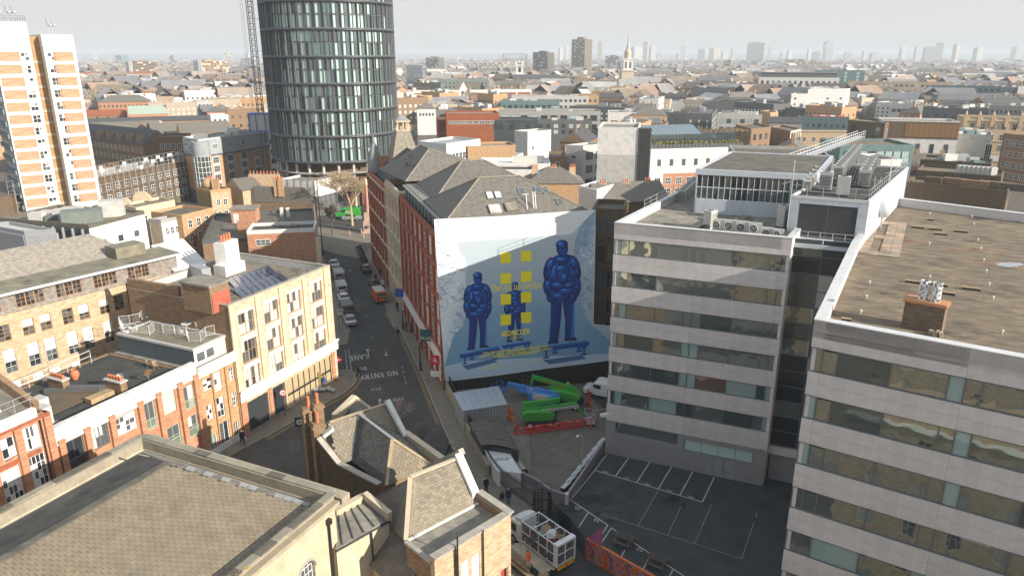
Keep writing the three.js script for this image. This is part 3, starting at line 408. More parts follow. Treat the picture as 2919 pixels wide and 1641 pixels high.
{
const P0=[-9.0,-87.3],P1=[-18.0,-115.3],P2=[-22.6,-129.4],P3=[-29.6,-149.5];
const win=(t,F,n,s0,s1,rows,w,o)=>{const p=(s1-s0)/n;for(let i=0;i<n;i++)for(const[h,hh]of rows)addWin(F,t,s0+i*p+(p-w)/2,h,w,hh,o);};
const holes=(n,s0,s1,rows,w)=>{const p=(s1-s0)/n,r=[];for(let i=0;i<n;i++)for(const[h,hh]of rows)r.push([s0+i*p+(p-w)/2,s0+i*p+(p+w)/2,h,h+hh]);return r;};
const I=[0.954,-0.30];
function block(name,label,A,B,depth,h,wm,n,rows,w,o,extra){
const t=thing(name,label,'building',A),F=new Fac(B,A);const C=add(B,I,depth),D=add(A,I,depth),lp=local(t,[A,B,C,D]);
F.put(part('wall',wallG(F.L,0,h,holes(n,0.4,F.L-0.4,rows,w),0.4).geom,wm,t),t,0,0);win(t,F,n,0.4,F.L-0.4,rows,w,o);
for(const[a,b]of[[A,D],[D,C],[C,B]]){const f=new Fac(a,b);f.put(part('wall',wallG(f.L,0,h,[],0.35).geom,M.yellowBrick,t),t,0,0);}
for(const y of o.bands??[])F.put(part('cornice',new G().box(0,y,-0.05,F.L,y+0.35,0.22).geom,o.bandMat??wm,t),t,0,0);
const pw=F.L/n;for(let i=0;i<=n;i++)F.put(part('pilaster',new G().box(Math.max(0,i*pw-0.35),0.05,0.001,Math.min(F.L,i*pw+0.35),h-0.4,0.2).geom,o.pilMat??wm,t),t,0,0);
new G().prism(inset(lp,0.4),h-1.3,h-1.0).mesh('flat_roof',M.feltPale,t);extra?.(t,F);return t;
}
const o1={cols:2,rows:4,pm:[M.blindWhite,M.curtain,M.curtain,M.glassMid],fm:M.frameWhite,rec:0.12,bands:[3.6,5.1,12.2,16.4,20.3]};
block('brick_block','red brick warehouse block with grey slate pyramid roofs, carrying the blue banner',P0,P1,21,20.6,M.redBrick,8,[[0.4,2.9],[5.6,3.0],[9.1,2.9],[12.8,3.2],[17,2.6]],1.7,o1,(t,F)=>{
const q=(tt,w,h)=>{const p=add(add(P0,nrm(sub(P1,P0)),tt),I,w);return[p[0]-P0[0],h,p[1]-P0[1]];};
F.put(part('shopfront',new G().box(0.05,3.3,0.02,F.L-0.05,4.9,0.28).geom,M.white,t),t,0,0);
const at0=new G();const e=nrm(sub(P1,P0));at0.quad(q(0.2,1.0,20.4),q(29,1.0,20.4),q(29,1.0,22.1),q(0.2,1.0,22.1));at0.mesh('attic_glazing',M.glassOfficeDark,t);
for(let k=0;k<12;k++){const p=q(0.4+k*2.55,0.9,0);part('attic_post',once('atp',()=>new G().box(-0.09,20.3,-0.09,0.09,22.2,0.09).geom),M.metalGrey,t).position.set(p[0],0,p[2]);}
const ev=new G();ev.slabq(q(0,0.55,22.3),q(29.3,0.55,22.3),q(29.3,3.2,22.45),q(0,1.6,22.45),0.2);ev.mesh('eave',M.lead,t);
new G().quad(q(13.5,1,22.4),q(29.3,1,22.4),q(29.3,21,22.4),q(13.5,21,22.4)).mesh('flat_roof',M.feltPale,t);
const hip=(t0,t1,w0,w1,ta,wa,wb,h,mm)=>{const a=q(t0,w0,22.5),b=q(t1,w0,22.5),c=q(t1,w1,22.5),d=q(t0,w1,22.5),x=q(ta,wa,h),y=q(ta,wb,h),g=new G();g.tri(b,a,x).quad(a,d,y,x).tri(d,c,y).quad(c,b,x,y);const m=g.mesh('slate_roof',mm,t);const r=new G();for(const[i,j]of[[a,x],[b,x],[x,y],[d,y],[c,y]])r.bar(i,j,0.13,5);part('ridge_tiles',r.geom,M.slatePale,m);return m;};
const r1=hip(0.35,14.2,1.0,20.3,6.9,7.1,12.6,26.6,M.slate);hip(14.4,28.4,2.6,20.3,22.5,8.7,12,26.7,M.slate);
const rl=(m,F2,x,y,w,l,lit)=>0;
const sl=(a,b,c2)=>{const A3=V(...q(0.35,1,22.5)),D3=V(...q(0.35,20.3,22.5)),X3=V(...q(6.9,7.1,26.6)),ux=D3.clone().sub(A3).normalize(),n=V().crossVectors(ux,X3.clone().sub(A3)).normalize(),vy=V().crossVectors(n,ux).normalize();return{A3,ux,vy,n};};
const{A3,ux,vy,n}=sl(),nn=n.y<0?n.clone().negate():n,vv=vy.y<0?vy.clone().negate():vy;
const place=(o,u,v,lift=0)=>{const m4=new THREE.Matrix4().makeBasis(ux,vv,V().crossVectors(ux,vv));o.quaternion.setFromRotationMatrix(m4);o.position.copy(A3.clone().addScaledVector(ux,u).addScaledVector(vv,v).addScaledVector(V().crossVectors(ux,vv),lift));t.add(o);return o;};
const lightG=once('rlf',()=>new G().box(0,0,0,0.08,1.3,0.12).box(0.82,0,0,0.9,1.3,0.12).box(0,0,0,0.9,0.08,0.12).box(0,1.22,0,0.9,1.3,0.12).geom),lp2=once('rlp',()=>new G().box(0.08,0.08,0.02,0.82,1.22,0.08).geom);
for(const[u,v,g2]of[[6.2,3.5,'blindWhite'],[7.3,3.5,'blindWhite'],[10.6,3.9,'glassMid'],[12.9,3.9,'glassMid'],[13.9,3.9,'glassMid'],[15.2,1.5,'glassMid']])part('pane',lp2,M[g2],place(part('rooflight',lightG,M.lead),u,v,0.02));
place(part('roof_hatch',new G().box(0,0,0,1.5,1.5,0.3).geom,M.lightGrey),5.9,0.7);place(part('roof_hatch',new G().box(0,0,0,1.5,1.4,0.3).geom,M.slatePale),8.1,0.9);
const vt=place(part('vent_pipe',new G().bar([0,0,0],[0,1.4,1.3],0.06).bar([-0.5,1.4,1.3],[0.4,1.4,1.3],0.05).bar([0.9,0,0],[0.9,1.6,1.5],0.07).bar([1.2,0,0],[1.2,1.6,1.5],0.07).geom,M.whiteMetal),10.9,1.2);
});
block('stone_block','narrow cream stone building between two red brick ones on the right of the street',P1,P2,18,21,M.stone,4,[[0.4,2.9],[5,3.2],[9.2,3],[13,2.8],[16.6,2.4]],1.5,{cols:2,rows:2,pm:[M.glassDark,M.curtain],rec:0.2,bands:[4,8.4,12.3,16,20],},(t)=>{
const q=(tt,w,h)=>{const p=add(add(P0,nrm(sub(P1,P0)),tt),I,w);return[p[0]-P1[0],h,p[1]-P1[1]];};
const a=q(32.5,1.6,22.3),b=q(48,-0.6,22.3),c=q(48,19,22.3),d=q(32.5,19,22.3),x=q(37,6.6,26.9),y=q(37,6.6,26.9),x2=q(42.5,6.2,26.9);
const m=new G().quad(b,a,x,x2).tri(a,d,x).quad(d,c,x2,x).tri(c,b,x2).mesh('slate_roof',M.slate,t);part('ridge_tiles',new G().bar(a,x,0.13).bar(d,x,0.13).bar(x,x2,0.13).geom,M.slatePale,m);
for(const[u,v,w]of[[35.8,3.4,0],[38,2.6,1],[39.6,2.9,1],[40.4,4,1]]){const p=q(u,v+0.3,22.5+v*0.62+0.2);part('rooflight',once('rl2',()=>new G().bx(0,0,0,0.9,0.12,1.3,0.3,0,-0.55).geom),M.glassMid,t).position.set(...p);}
});
block('brick_building','far red brick corner building with a grey pointed lead turret and long chimneys',P2,P3,16,19.5,M.redBrick,6,[[0.4,2.9],[5,3],[9,2.8],[12.6,2.6],[16,2.2]],1.4,{cols:2,rows:2,pm:[M.glassDark,M.glassMid],rec:0.15,bands:[4,8.2,12,15.4,18.6],bandMat:M.stone},(t,F)=>{
const l=(p)=>sub(p,P2),c=l(add(P3,I,1.5));
part('turret',new G().lathe([[1.5,19],[1.5,21],[1.1,23],[0.55,24.6],[0.18,25.2],[0.3,25.5],[0.1,26.2],[0.02,27]],10,c[0],0,c[1]).geom,M.lead,t);
for(const[k,w]of[[2,3.5],[5.5,5],[9.5,3]]){const p=l(add(add(P3,I,k+2),nrm(sub(P2,P3)),1));part('chimney',new G().bx(p[0],20.5,p[1],w,4,0.9,Math.atan2(0.3,0.954)).geom,M.orangeBrick,t);}
const a=l(add(P2,I,1.5)),b=l(add(P3,I,1.5)),d=l(add(P3,I,13)),e=l(add(P2,I,13)),m1=mix2(a,e,0.5),m2=mix2(b,d,0.5);
new G().quad([a[0],19,a[1]],[b[0],19,b[1]],[m2[0],24.5,m2[1]],[m1[0],24.5,m1[1]]).quad([d[0],19,d[1]],[e[0],19,e[1]],[m1[0],24.5,m1[1]],[m2[0],24.5,m2[1]]).tri([a[0],19,a[1]],[e[0],19,e[1]],[m1[0],24.5,m1[1]]).mesh('slate_roof',M.slateDark,t);
});
{
const c=at(1150,466,21),t=thing('mansard_tower','steep grey lead mansard turret with a small square lantern on top','turret',c,0,0.35);
const fr=new G();const A=(w,y)=>[[-w,y,-w],[w,y,-w],[w,y,w],[-w,y,w]];const lo=A(3.5,19),hi=A(1.35,27.6);for(let i=0;i<4;i++)fr.quad(lo[(i+1)%4],lo[i],hi[i],hi[(i+1)%4]);fr.quad(...hi);fr.mesh('mansard_roof',M.slatePale,t);
part('base',new G().box(-3.4,0,-3.4,3.4,19,3.4).geom,M.redBrick,t);const ln=new G();for(const[x,z]of[[-1.1,-1.1],[1.1,-1.1],[1.1,1.1],[-1.1,1.1],[0,-1.1],[0,1.1],[-1.1,0],[1.1,0]])ln.box(x-0.13,27.6,z-0.13,x+0.13,29.4,z+0.13);ln.box(-1.45,27.6,-1.45,1.45,27.8,1.45).box(-1.45,29.3,-1.45,1.45,29.6,1.45);part('lantern',ln.geom,M.stone,t);part('lantern_roof',new G().geo(new THREE.ConeGeometry(2,1.2,4,1),new THREE.Matrix4().makeRotationY(Math.PI/4).setPosition(0,30.2,0)).geom,M.lead,t);
}
}
const slateMats={};
function slates(t,ring,w,h,base,most,name='slate'){
const o=V(...ring[0]),ux=V(...ring[1]).sub(o).normalize(),n=V().crossVectors(ux,V(...ring[ring.length-1]).sub(o)).normalize();if(n.y<0)n.negate();
let vy=V().crossVectors(n,ux);if(vy.dot(V(...ring[ring.length-1]).sub(o))<0)vy.negate();
const uv=ring.map((q)=>{const d=V(...q).sub(o);return[d.dot(ux),d.dot(vy)];}),inside=(u,v)=>{let c=false;for(let i=0,j=uv.length-1;i<uv.length;j=i++)if((uv[i][1]>v)!==(uv[j][1]>v)&&u<(uv[j][0]-uv[i][0])*(v-uv[i][1])/(uv[j][1]-uv[i][1])+uv[i][0])c=!c;return c;};
const mm=slateMats[base]??=[0.87,0.95,1,1.05,1.12,0.98].map((k,i)=>{const m=M[base].clone();m.map=T.stain;m.bumpMap=T.rough;m.bumpScale=0.004;m.color=M[base].color.clone().multiplyScalar(k).multiply(lin(1,i%2?0.97:1.0,i%2?0.92:1));return m;});
const u0=Math.min(...uv.map((q)=>q[0])),u1=Math.max(...uv.map((q)=>q[0])),v1=Math.max(...uv.map((q)=>q[1])),list=[],basis=new THREE.Matrix4().makeBasis(ux,vy,V().crossVectors(ux,vy)),up=basis.elements[9]>0?1:-1;
for(let r=0;r*h<v1;r++)for(let u=u0+(r&1)*w/2;u<u1;u+=w){const v=r*h;if(inside(u+w/2,v+h/2))list.push([u+rr(-0.01,0.01),v+rr(-0.012,0.012),o.clone().addScaledVector(ux,u).addScaledVector(vy,v)]);}
const g=once('sl'+w+h+up,()=>new G().bx(w/2,h*0.55,0.018*up,w-0.03,h*1.12,0.022,0,-0.075*up).geom),wp=V(t.position.x,t.position.y,t.position.z);
list.sort((a,b)=>a[2].clone().add(wp).distanceToSquared(camera.position)-b[2].clone().add(wp).distanceToSquared(camera.position));
const rest=[new G(),new G(),new G()];
list.forEach((s,i)=>{const m=basis.clone().setPosition(s[2].clone().addScaledVector(V(basis.elements[8],basis.elements[9],basis.elements[10]),rr(0,0.008)));if(i<most){const q=part(name,g,pick(mm),t);q.applyMatrix4(m);}else rest[Math.floor(rnd()*3)].geo(g,m);});
const all=rest.map((q)=>q.p.length?q.geom:null);all.forEach((q,i)=>{if(q)stuff(part(name+'_field',q,mm[[1,2,3][i]],t));});
}
const K=(x,y,h)=>at(840+x/2.6766,1100+y/2.6766,h),K3=(t,x,y,h)=>{const p=sub(K(x,y,h),t.userData.at);return[p[0],h,p[1]];};
const chimneyPots=(t,list,y)=>{for(const[x,z,h=0.9]of list)part('chimney_pot',once('pot'+h,()=>new G().lathe([[0.17,0],[0.14,h*0.85],[0.17,h*0.88],[0.16,h],[0.1,h],[0.1,0.1]],10,0,0,0).geom),M.terracotta,t).position.set(x,y,z);};
// ---------------------------------------------------------------- cream corner building with sash pairs (left of the street)
const AD={F:new Fac(at(712,1236),at(955,1084))};AD.A=AD.F.xz(-0.9);AD.B=AD.F.xz(16.75);AD.F2=new Fac(AD.A,AD.B);AD.in=[-AD.F.n[0],-AD.F.n[1]];
const LF=AD.F;
{
const t=thing('corner_building','four storey cream brick corner building with paired white sash windows and solar panels','building',AD.A),F=AD.F2,W=[],H=[[12.0,2.6],[8.55,2.75],[5.05,2.95]],X=[1.2,5.2,9.2,13.35];
for(const x of X)for(const[y,h]of H)W.push([x,x+2.35,y,y+h]);
const shop=[[5.2,7.4,0.02,3.9],[1.0,4.4,0.02,3.9],[7.7,16.3,0.4,3.9]];
F.put(part('wall',wallG(F.L,0,16,[...W,...shop],0.45).geom,tint('yellowBrick',[0.62,0.52,0.39]),t),t,0,0);
for(const x of X)for(const[y,h]of H)addWin(F,t,x,y,2.35,h,{cols:4,rows:2,mull:[2],bar:0.07,edge:0.1,fm:tint('frameBrown',[0.3,0.2,0.11]),pm:x<2?[M.glassMid,M.glassDark,M.curtain]:[M.curtain,M.curtain,M.glassMid],split:true,rec:0.22,sill:M.whiteTrim,cill:0.36});
const hd=once('adhd',()=>new G().box(-0.12,0,0,2.47,0.34,0.1).geom);for(const x of X)for(const[y,h]of H)F.put(part('lintel',hd,M.whiteTrim,t),t,x,y+h+0.003);
for(const x of[0.25,4.2,8.1,12.3,16.45])F.put(part('pilaster',new G().box(-0.32,5.9,0.002,0.32,15.85,0.18).geom,M.cream,t),t,x,0);
F.put(part('string_course',new G().box(0.0,4.35,0.002,F.L+0.2,5.75,0.22).box(-0.05,5.55,0.2,F.L+0.25,5.8,0.4).geom,M.whiteTrim,t),t,0,0);
F.put(part('shopfront',(()=>{const g=new G();for(let k=0;k<=8;k++)g.box(7.7+k*1.06,0.4,-0.2,7.8+k*1.06,3.9,-0.05);g.box(7.7,1.7,-0.18,16.3,1.95,-0.06);return g.geom;})(),M.blackMetal,t),t,0,0);
for(let k=0;k<8;k++)F.put(part('shop_pane',once('adp',()=>new G().box(0.1,0.4,-0.16,1.06,3.88,-0.13).geom),tint('cream',[0.5,0.4,0.24]),t),t,7.7+k*1.06,0);
{const sh=new G();for(let y=0;y<3.8;y+=0.11)sh.box(1,y,-0.3,4.4,y+0.09,-0.22);F.put(part('roller_shutter',sh.geom,M.darkMetal,t),t,0,0.02);F.put(part('doorway',new G().box(5.2,0.02,-0.5,7.4,3.9,-0.42).geom,M.glassDark,t),t,0,0);for(const[a,b]of[[0,0.9],[4.5,5.1],[16.4,17.05]])F.put(part('pier',new G().box(a,0,0.001,b,4.3,0.12).geom,M.orangeBrick,t),t,0,0);}
const C=add(AD.B,AD.in,15.5),D=add(AD.A,AD.in,15.5),lp=local(t,[AD.A,AD.B,C,D]);
const FL=new Fac(D,AD.A),FR=new Fac(AD.B,C),FB=new Fac(C,D);
FL.put(part('side_wall',wallG(FL.L,0,16,[[8.4,9,9.6,12.4],[9.3,9.9,9.6,12.4]],0.4).geom,M.brownBrick,t),t,0,0);FL.put(part('side_wall',new G().box(0.1,16.003,-0.5,8.2,17.2,-0.02).geom,M.brownBrick,t),t,0,0);
for(const f of[FR,FB])f.put(part('wall',wallG(f.L,0,15.95,[],0.4).geom,M.paleBrick,t),t,0,0);
new G().prism(inset(lp,0.42),14.9,15.15).mesh('roof',M.gravelRoof,t);new G().ring(inset(lp,-0.02),16.0,16.08,0.5).mesh('coping',M.concrete,t);
new G().ring(inset(lp,0.42),15.15,15.98,0.03).mesh('parapet_lining',M.lightGrey,t);
const sp=[[508.5,803],[594,818],[654,797],[570.6,779.5]].map(([x,y])=>sub(at(x,y,18.3),AD.A));
const sh=new G().prism(inset(sp,0.15),15.1,18.1).mesh('stair_head',M.brownBrick,t);part('stair_roof',new G().prism(sp,18.1,18.35).geom,M.feltPale,sh);
const sf=new Fac(add(sp[1],[0,0]),sp[2]);const dm=part('stair_door',new G().box(0.3,15.2,0,sf.L-0.2,17.3,0.05).geom,M.signRed,t);{const p=sf.xz(0,-0.1);dm.position.set(p[0],0,p[1]);dm.rotation.y=sf.ry;dm.material=tint('terracotta',[0.5,0.1,0.06]);}
const rg=new G(),seg=(a,b)=>{const L=len(sub(b,a)),n=Math.round(L/1.9);for(let k=0;k<=n;k++){const p=mix2(a,b,k/n);rg.bar([p[0],16.05,p[1]],[p[0],16.95,p[1]],0.025,4);}for(const y of[16.5,16.95])rg.bar([a[0],y,a[1]],[b[0],y,b[1]],0.02,4);};const ip=inset(lp,0.3);seg(ip[0],ip[1]);seg(ip[1],ip[2]);rg.mesh('railing',M.blackMetal,t);
const cp=sub(at(650,752,16),AD.A),cs=part('chimney_stack',new G().bx(cp[0],17.0,cp[1],3.0,4.2,1.6,F.ry+0.2).bx(cp[0]+0.6,15.8,cp[1]+1.2,3.4,1.4,2.0,F.ry).geom,M.white,t);chimneyPots(cs,[-0.9,-0.3,0.3,0.9].map((k)=>[cp[0]+Math.cos(F.ry+0.2)*k,cp[1]-Math.sin(F.ry+0.2)*k]),19.1);
part('water_tank',new G().bx(cp[0]-2.4,15.9,cp[1]+3.2,3.2,1.4,1.2,F.ry+1.3).geom,M.metalGrey,t);
for(const q of[[[225,245],[535,140],[600,185],[285,300]],[[262,318],[628,194],[692,236],[330,366]]]){
const c=q.map(([x,y])=>at(560+x/2.632,700+y/2.632,15.6)),u=thing('solar_array',q[0][1]<300?'rear row of dark solar panels on the cream corner building roof':'front row of dark solar panels on the cream corner building roof','solar panels',c[3]);
const P=(a,b,y)=>{const p=sub(mix2(mix2(c[0],c[1],a),mix2(c[3],c[2],a),b),c[3]);return[p[0],y-b*0.25,p[1]];};
for(let k=0;k<8;k++)part('solar_panel',new G().slabq(P(k/8+0.008,1,15.5),P((k+1)/8-0.008,1,15.5),P((k+1)/8-0.008,0,15.5),P(k/8+0.008,0,15.5),0.05).geom,M.solar??mat('solar',[0.035,0.04,0.075],{phys:true,roughness:0.15,clearcoat:1}),u);
const rk=new G();for(const b of[0.1,0.9])rk.bar(P(0,b,15.4),P(1,b,15.4),0.04);for(let k=0;k<=8;k++){const p=P(k/8,0.1,0);rk.box(p[0]-0.03,15.1,p[2]-0.03,p[0]+0.03,15.45,p[2]+0.03);}rk.mesh('rack',M.galv,u);
}
}
// ---------------------------------------------------------------- brick row along the left street line
const band=(F,s0,s1,y0,y1,out)=>new G().box(s0,y0,0.002,s1,y1,out).geom;
{
const A=LF.xz(-6.3),B=LF.xz(-0.95),F=new Fac(A,B),t=thing('terrace_house','narrow brick house with white cornice and a dark grey rooftop room with terrace','house',A);
const ws=[[0.7,1.25,7.8,1.3],[2.2,1.0,7.1,2.2],[4.4,0.65,7.5,1.55],[0.7,0.8,4.4,1.7],[2.15,1.0,3.95,2.4],[4.35,0.6,4.35,1.7],[2.1,1.3,0.4,2.9],[0.7,0.9,0.15,2.4],[4.1,0.7,0.15,2.4]].map(([a,w,y,h])=>[a,a+w,y,y+h]);
F.put(part('wall',wallG(F.L,0,10,ws,0.4).geom,M.tanBrick,t),t,0,0);
ws.forEach(([a,b,y0,y1],i)=>addWin(F,t,a,y0,b-a,y1-y0,{cols:2,rows:i>5?1:3,split:true,pm:i===7?M.greenGrey:[M.glassDark,M.glassMid,M.curtain],sill:i<6?M.whiteTrim:null}));
F.put(part('cornice',new G().box(0,9.7,0.002,F.L,10.6,0.35).box(0,10.6,0.002,F.L,10.8,0.6).geom,M.whiteTrim,t),t,0,0);F.put(part('plinth',new G().box(0,0,0.002,F.L,0.9,0.1).geom,M.whiteTrim,t),t,0,0);
for(const x of[1.85,3.75,5.15])F.put(part('drainpipe',new G().bar([x,1,0.1],[x,9.6,0.1],0.06).geom,M.frameBrown,t),t,0,0);
const C=add(B,AD.in,13),D=add(A,AD.in,13),lp=local(t,[A,B,C,D]);for(const[a,b]of[[B,C],[C,D],[D,A]]){const f=new Fac(a,b);f.put(part('side_wall',wallG(f.L,0,10,[],0.3).geom,M.brownBrick,t),t,0,0);}
new G().prism(inset(lp,0.32),9.6,10.3).mesh('roof',M.feltPale,t);
const a2=F.xz(0.9,-1),b2=F.xz(5.35,-1),PH=[a2,b2,add(b2,AD.in,11.4),add(a2,AD.in,11.4)],fp=new Fac(a2,b2),fl=new Fac(PH[3],a2),pp=local(t,PH);
const core=new G().prism(inset(pp,0.06),10.3,12.3).mesh('roof_room',M.darkGrey,t);
fp.put(part('front_cladding',wallG(fp.L,10.3,12.4,[[0.3,1.5,10.75,11.85],[1.6,2.8,10.75,11.85]],0.05).geom,M.lightGrey,t),t,0,0);for(const x of[0.3,1.6])addWin(fp,t,x,10.75,1.2,1.1,{cols:1,rows:1,fm:M.frameWhite,pm:M.glassMid,rec:0.03});
const cl=once('rrc',()=>new G().box(0.008,10.1,0,0.55,12.42,0.03).geom);for(let s=0;s<fl.L-0.5;s+=0.56)fl.put(part('cladding_board',cl,tint('teal',[0.09,0.12,0.14]),t),t,s,0,0);
new G().ring(inset(pp,-0.08),12.25,12.5,0.3).mesh('coping',M.lightGrey,t);new G().prism(inset(pp,0.2),12.3,12.4).mesh('terrace_deck',M.feltGreen,t);
}
{
const A=LF.xz(-21.75),B=LF.xz(-6.35),F=new Fac(A,B),o=21.75,t=thing('brick_row','low orange brick row with deep white parapet band and brick piers','building',A);
const bays=[[-21.1,-19.3,6.9,9.7,'frameGrey','glassDark',[2,1]],[-18.55,-16.85,7.6,9.75,'frameGrey','glassMid',[4,2]],[-16.15,-13.9,7.75,9.6,'frameWhite','glassMid',[4,3]],[-13.0,-11.7,6.9,9.7,'greenTint','glassMid',[2,1]],[-10.9,-9.2,7.4,9.7,'greenTint','curtain',[4,2]],[-8.3,-6.9,6.85,9.4,'greenTint','glassMid',[2,1]]];
const low=bays.map(([a,b])=>[a,b,3.6,6.0,'greenTint','glassMid',[2,2]]),all=[...bays,...low],hs=all.map(([a,b,c,d])=>[a+o,b+o,c,d]);
F.put(part('wall',wallG(F.L,0,10.1,hs,0.4).geom,M.orangeBrick,t),t,0,0);
all.forEach(([a,b,c,d,f,g,[cc,rw]],i)=>{addWin(F,t,a+o,c,b-a,d-c,{cols:cc,rows:rw,mull:cc===4?[2]:null,fm:M[f],pm:[M[g],M[g],M.curtain],split:true,edge:0.11,rec:0.14,sill:cc===4?M.whiteTrim:null});if(cc===2){const rail=once('jul'+(b-a).toFixed(1),()=>{const q=new G();for(let x=0;x<b-a;x+=0.11)q.box(x,0,0.02,x+0.03,0.95,0.05);q.box(0,0.95,0,b-a,1.02,0.07).box(0,-0.06,0,b-a,0,0.07);return q.geom;});F.put(part('balcony_rail',rail,M[f],t),t,a+o,c+0.05,0.03);}});
F.put(part('parapet_band',new G().box(0,10.1,-0.4,F.L,11.45,0.12).box(0,11.45,-0.45,F.L,11.55,0.2).box(0,9.85,0.002,F.L,10.1,0.2).geom,M.white,t),t,0,0);
for(const x of[-21.35,-18.95,-16.45,-13.35,-11.25,-8.65,-6.6])F.put(part('pier',once('rbp',()=>new G().box(-0.28,0,0.003,0.28,10.0,0.3).box(-0.32,10,0.003,0.32,10.25,0.36).geom),M.orangeBrick,t),t,x+o,0);
const C=add(B,AD.in,13),D=add(A,AD.in,13),lp=local(t,[A,B,C,D]);for(const[a,b]of[[B,C],[C,D],[D,A]]){const f=new Fac(a,b);f.put(part('side_wall',wallG(f.L,0,10.4,[],0.3).geom,M.brownBrick,t),t,0,0);}
new G().prism(inset(lp,0.42),10.0,10.35).mesh('roof',M.feltDark,t);
const q=(s,w)=>sub(add(LF.xz(s),AD.in,w),A),Q=(s,w,y)=>{const p=q(s,w);return[p[0],y,p[1]];};
part('timber_deck',(()=>{const g=new G();for(let k=0;k<16;k++)g.slabq(Q(-19.2+k*0.34,4.4,10.55),Q(-18.88+k*0.34,4.4,10.55),Q(-18.88+k*0.34,8.6,10.55),Q(-19.2+k*0.34,8.6,10.55),0.06);return g.geom;})(),tint('wood',[0.16,0.12,0.08]),t);
part('concrete_roof',new G().slabq(Q(-21.5,0.5,10.42),Q(-18.5,0.5,10.42),Q(-19.8,5,10.42),Q(-21.5,5,10.42),0.05).geom,M.feltPale,t);
{const p=q(-20.8,3.2),g=new G();g.bx(p[0],11.3,p[1],1.6,2.2,1.5,F.ry).bx(p[0]-0.7,12.1,p[1]-1.1,1.5,1.2,1.2,F.ry);g.mesh('vent_housing',M.lightGrey,t);}
for(const[s,w,n]of[[-14.9,9.0,5],[-12.9,3.4,5]]){const p=q(s,w),c=part('chimney',new G().bx(p[0],10.9,p[1],2.2,1.4,0.7,F.ry+1.57).geom,M.brownBrick,t);part('chimney_cap',new G().bx(p[0],11.68,p[1],2.4,0.12,0.9,F.ry+1.57).geom,M.lightGrey,c);chimneyPots(c,[...Array(n)].map((_,k)=>[p[0]+AD.in[0]*(k-2)*0.4,p[1]+AD.in[1]*(k-2)*0.4,0.4]),11.72);}
part('low_wall',new G().beam(Q(-14.9,7.6,10.7),Q(-13.2,4.4,10.7),0.5,0.7).beam(Q(-16,9.6,10.6),Q(-14.9,7.6,10.6),0.5,0.5).geom,M.darkGrey,t);
const rail=new G();for(const y of[11,11.6])rail.bar(Q(-17.2,12.2,y),Q(-9,12.2,y+0.2),0.035);for(let k=0;k<7;k++)rail.bar(Q(-17.2+k*1.36,12.2,10.3),Q(-17.2+k*1.36,12.2,11.65),0.03);rail.mesh('railing',M.whiteMetal,t);
{const p=Q(-14.6,10.6,10.3),g=new G().bar(p,[p[0],14.8,p[2]],0.035);g.bar([p[0]-0.7,14.6,p[2]],[p[0]+0.5,14.7,p[2]],0.02);for(let k=-3;k<3;k++)g.bar([p[0]+k*0.2,14.63,p[2]-0.25],[p[0]+k*0.2,14.63,p[2]+0.25],0.012,4);g.mesh('aerial',M.galv,t);}
{const p=q(-12.6,3.2),g=new G();g.geo(new THREE.SphereGeometry(0.45,12,5,0,6.3,0,0.9),new THREE.Matrix4().makeRotationX(-1.1).setPosition(p[0],11.8,p[1]));g.bar([p[0],11.7,p[1]],[p[0],12.1,p[1]],0.03);g.mesh('satellite_dish',M.whiteMetal,t);}
}
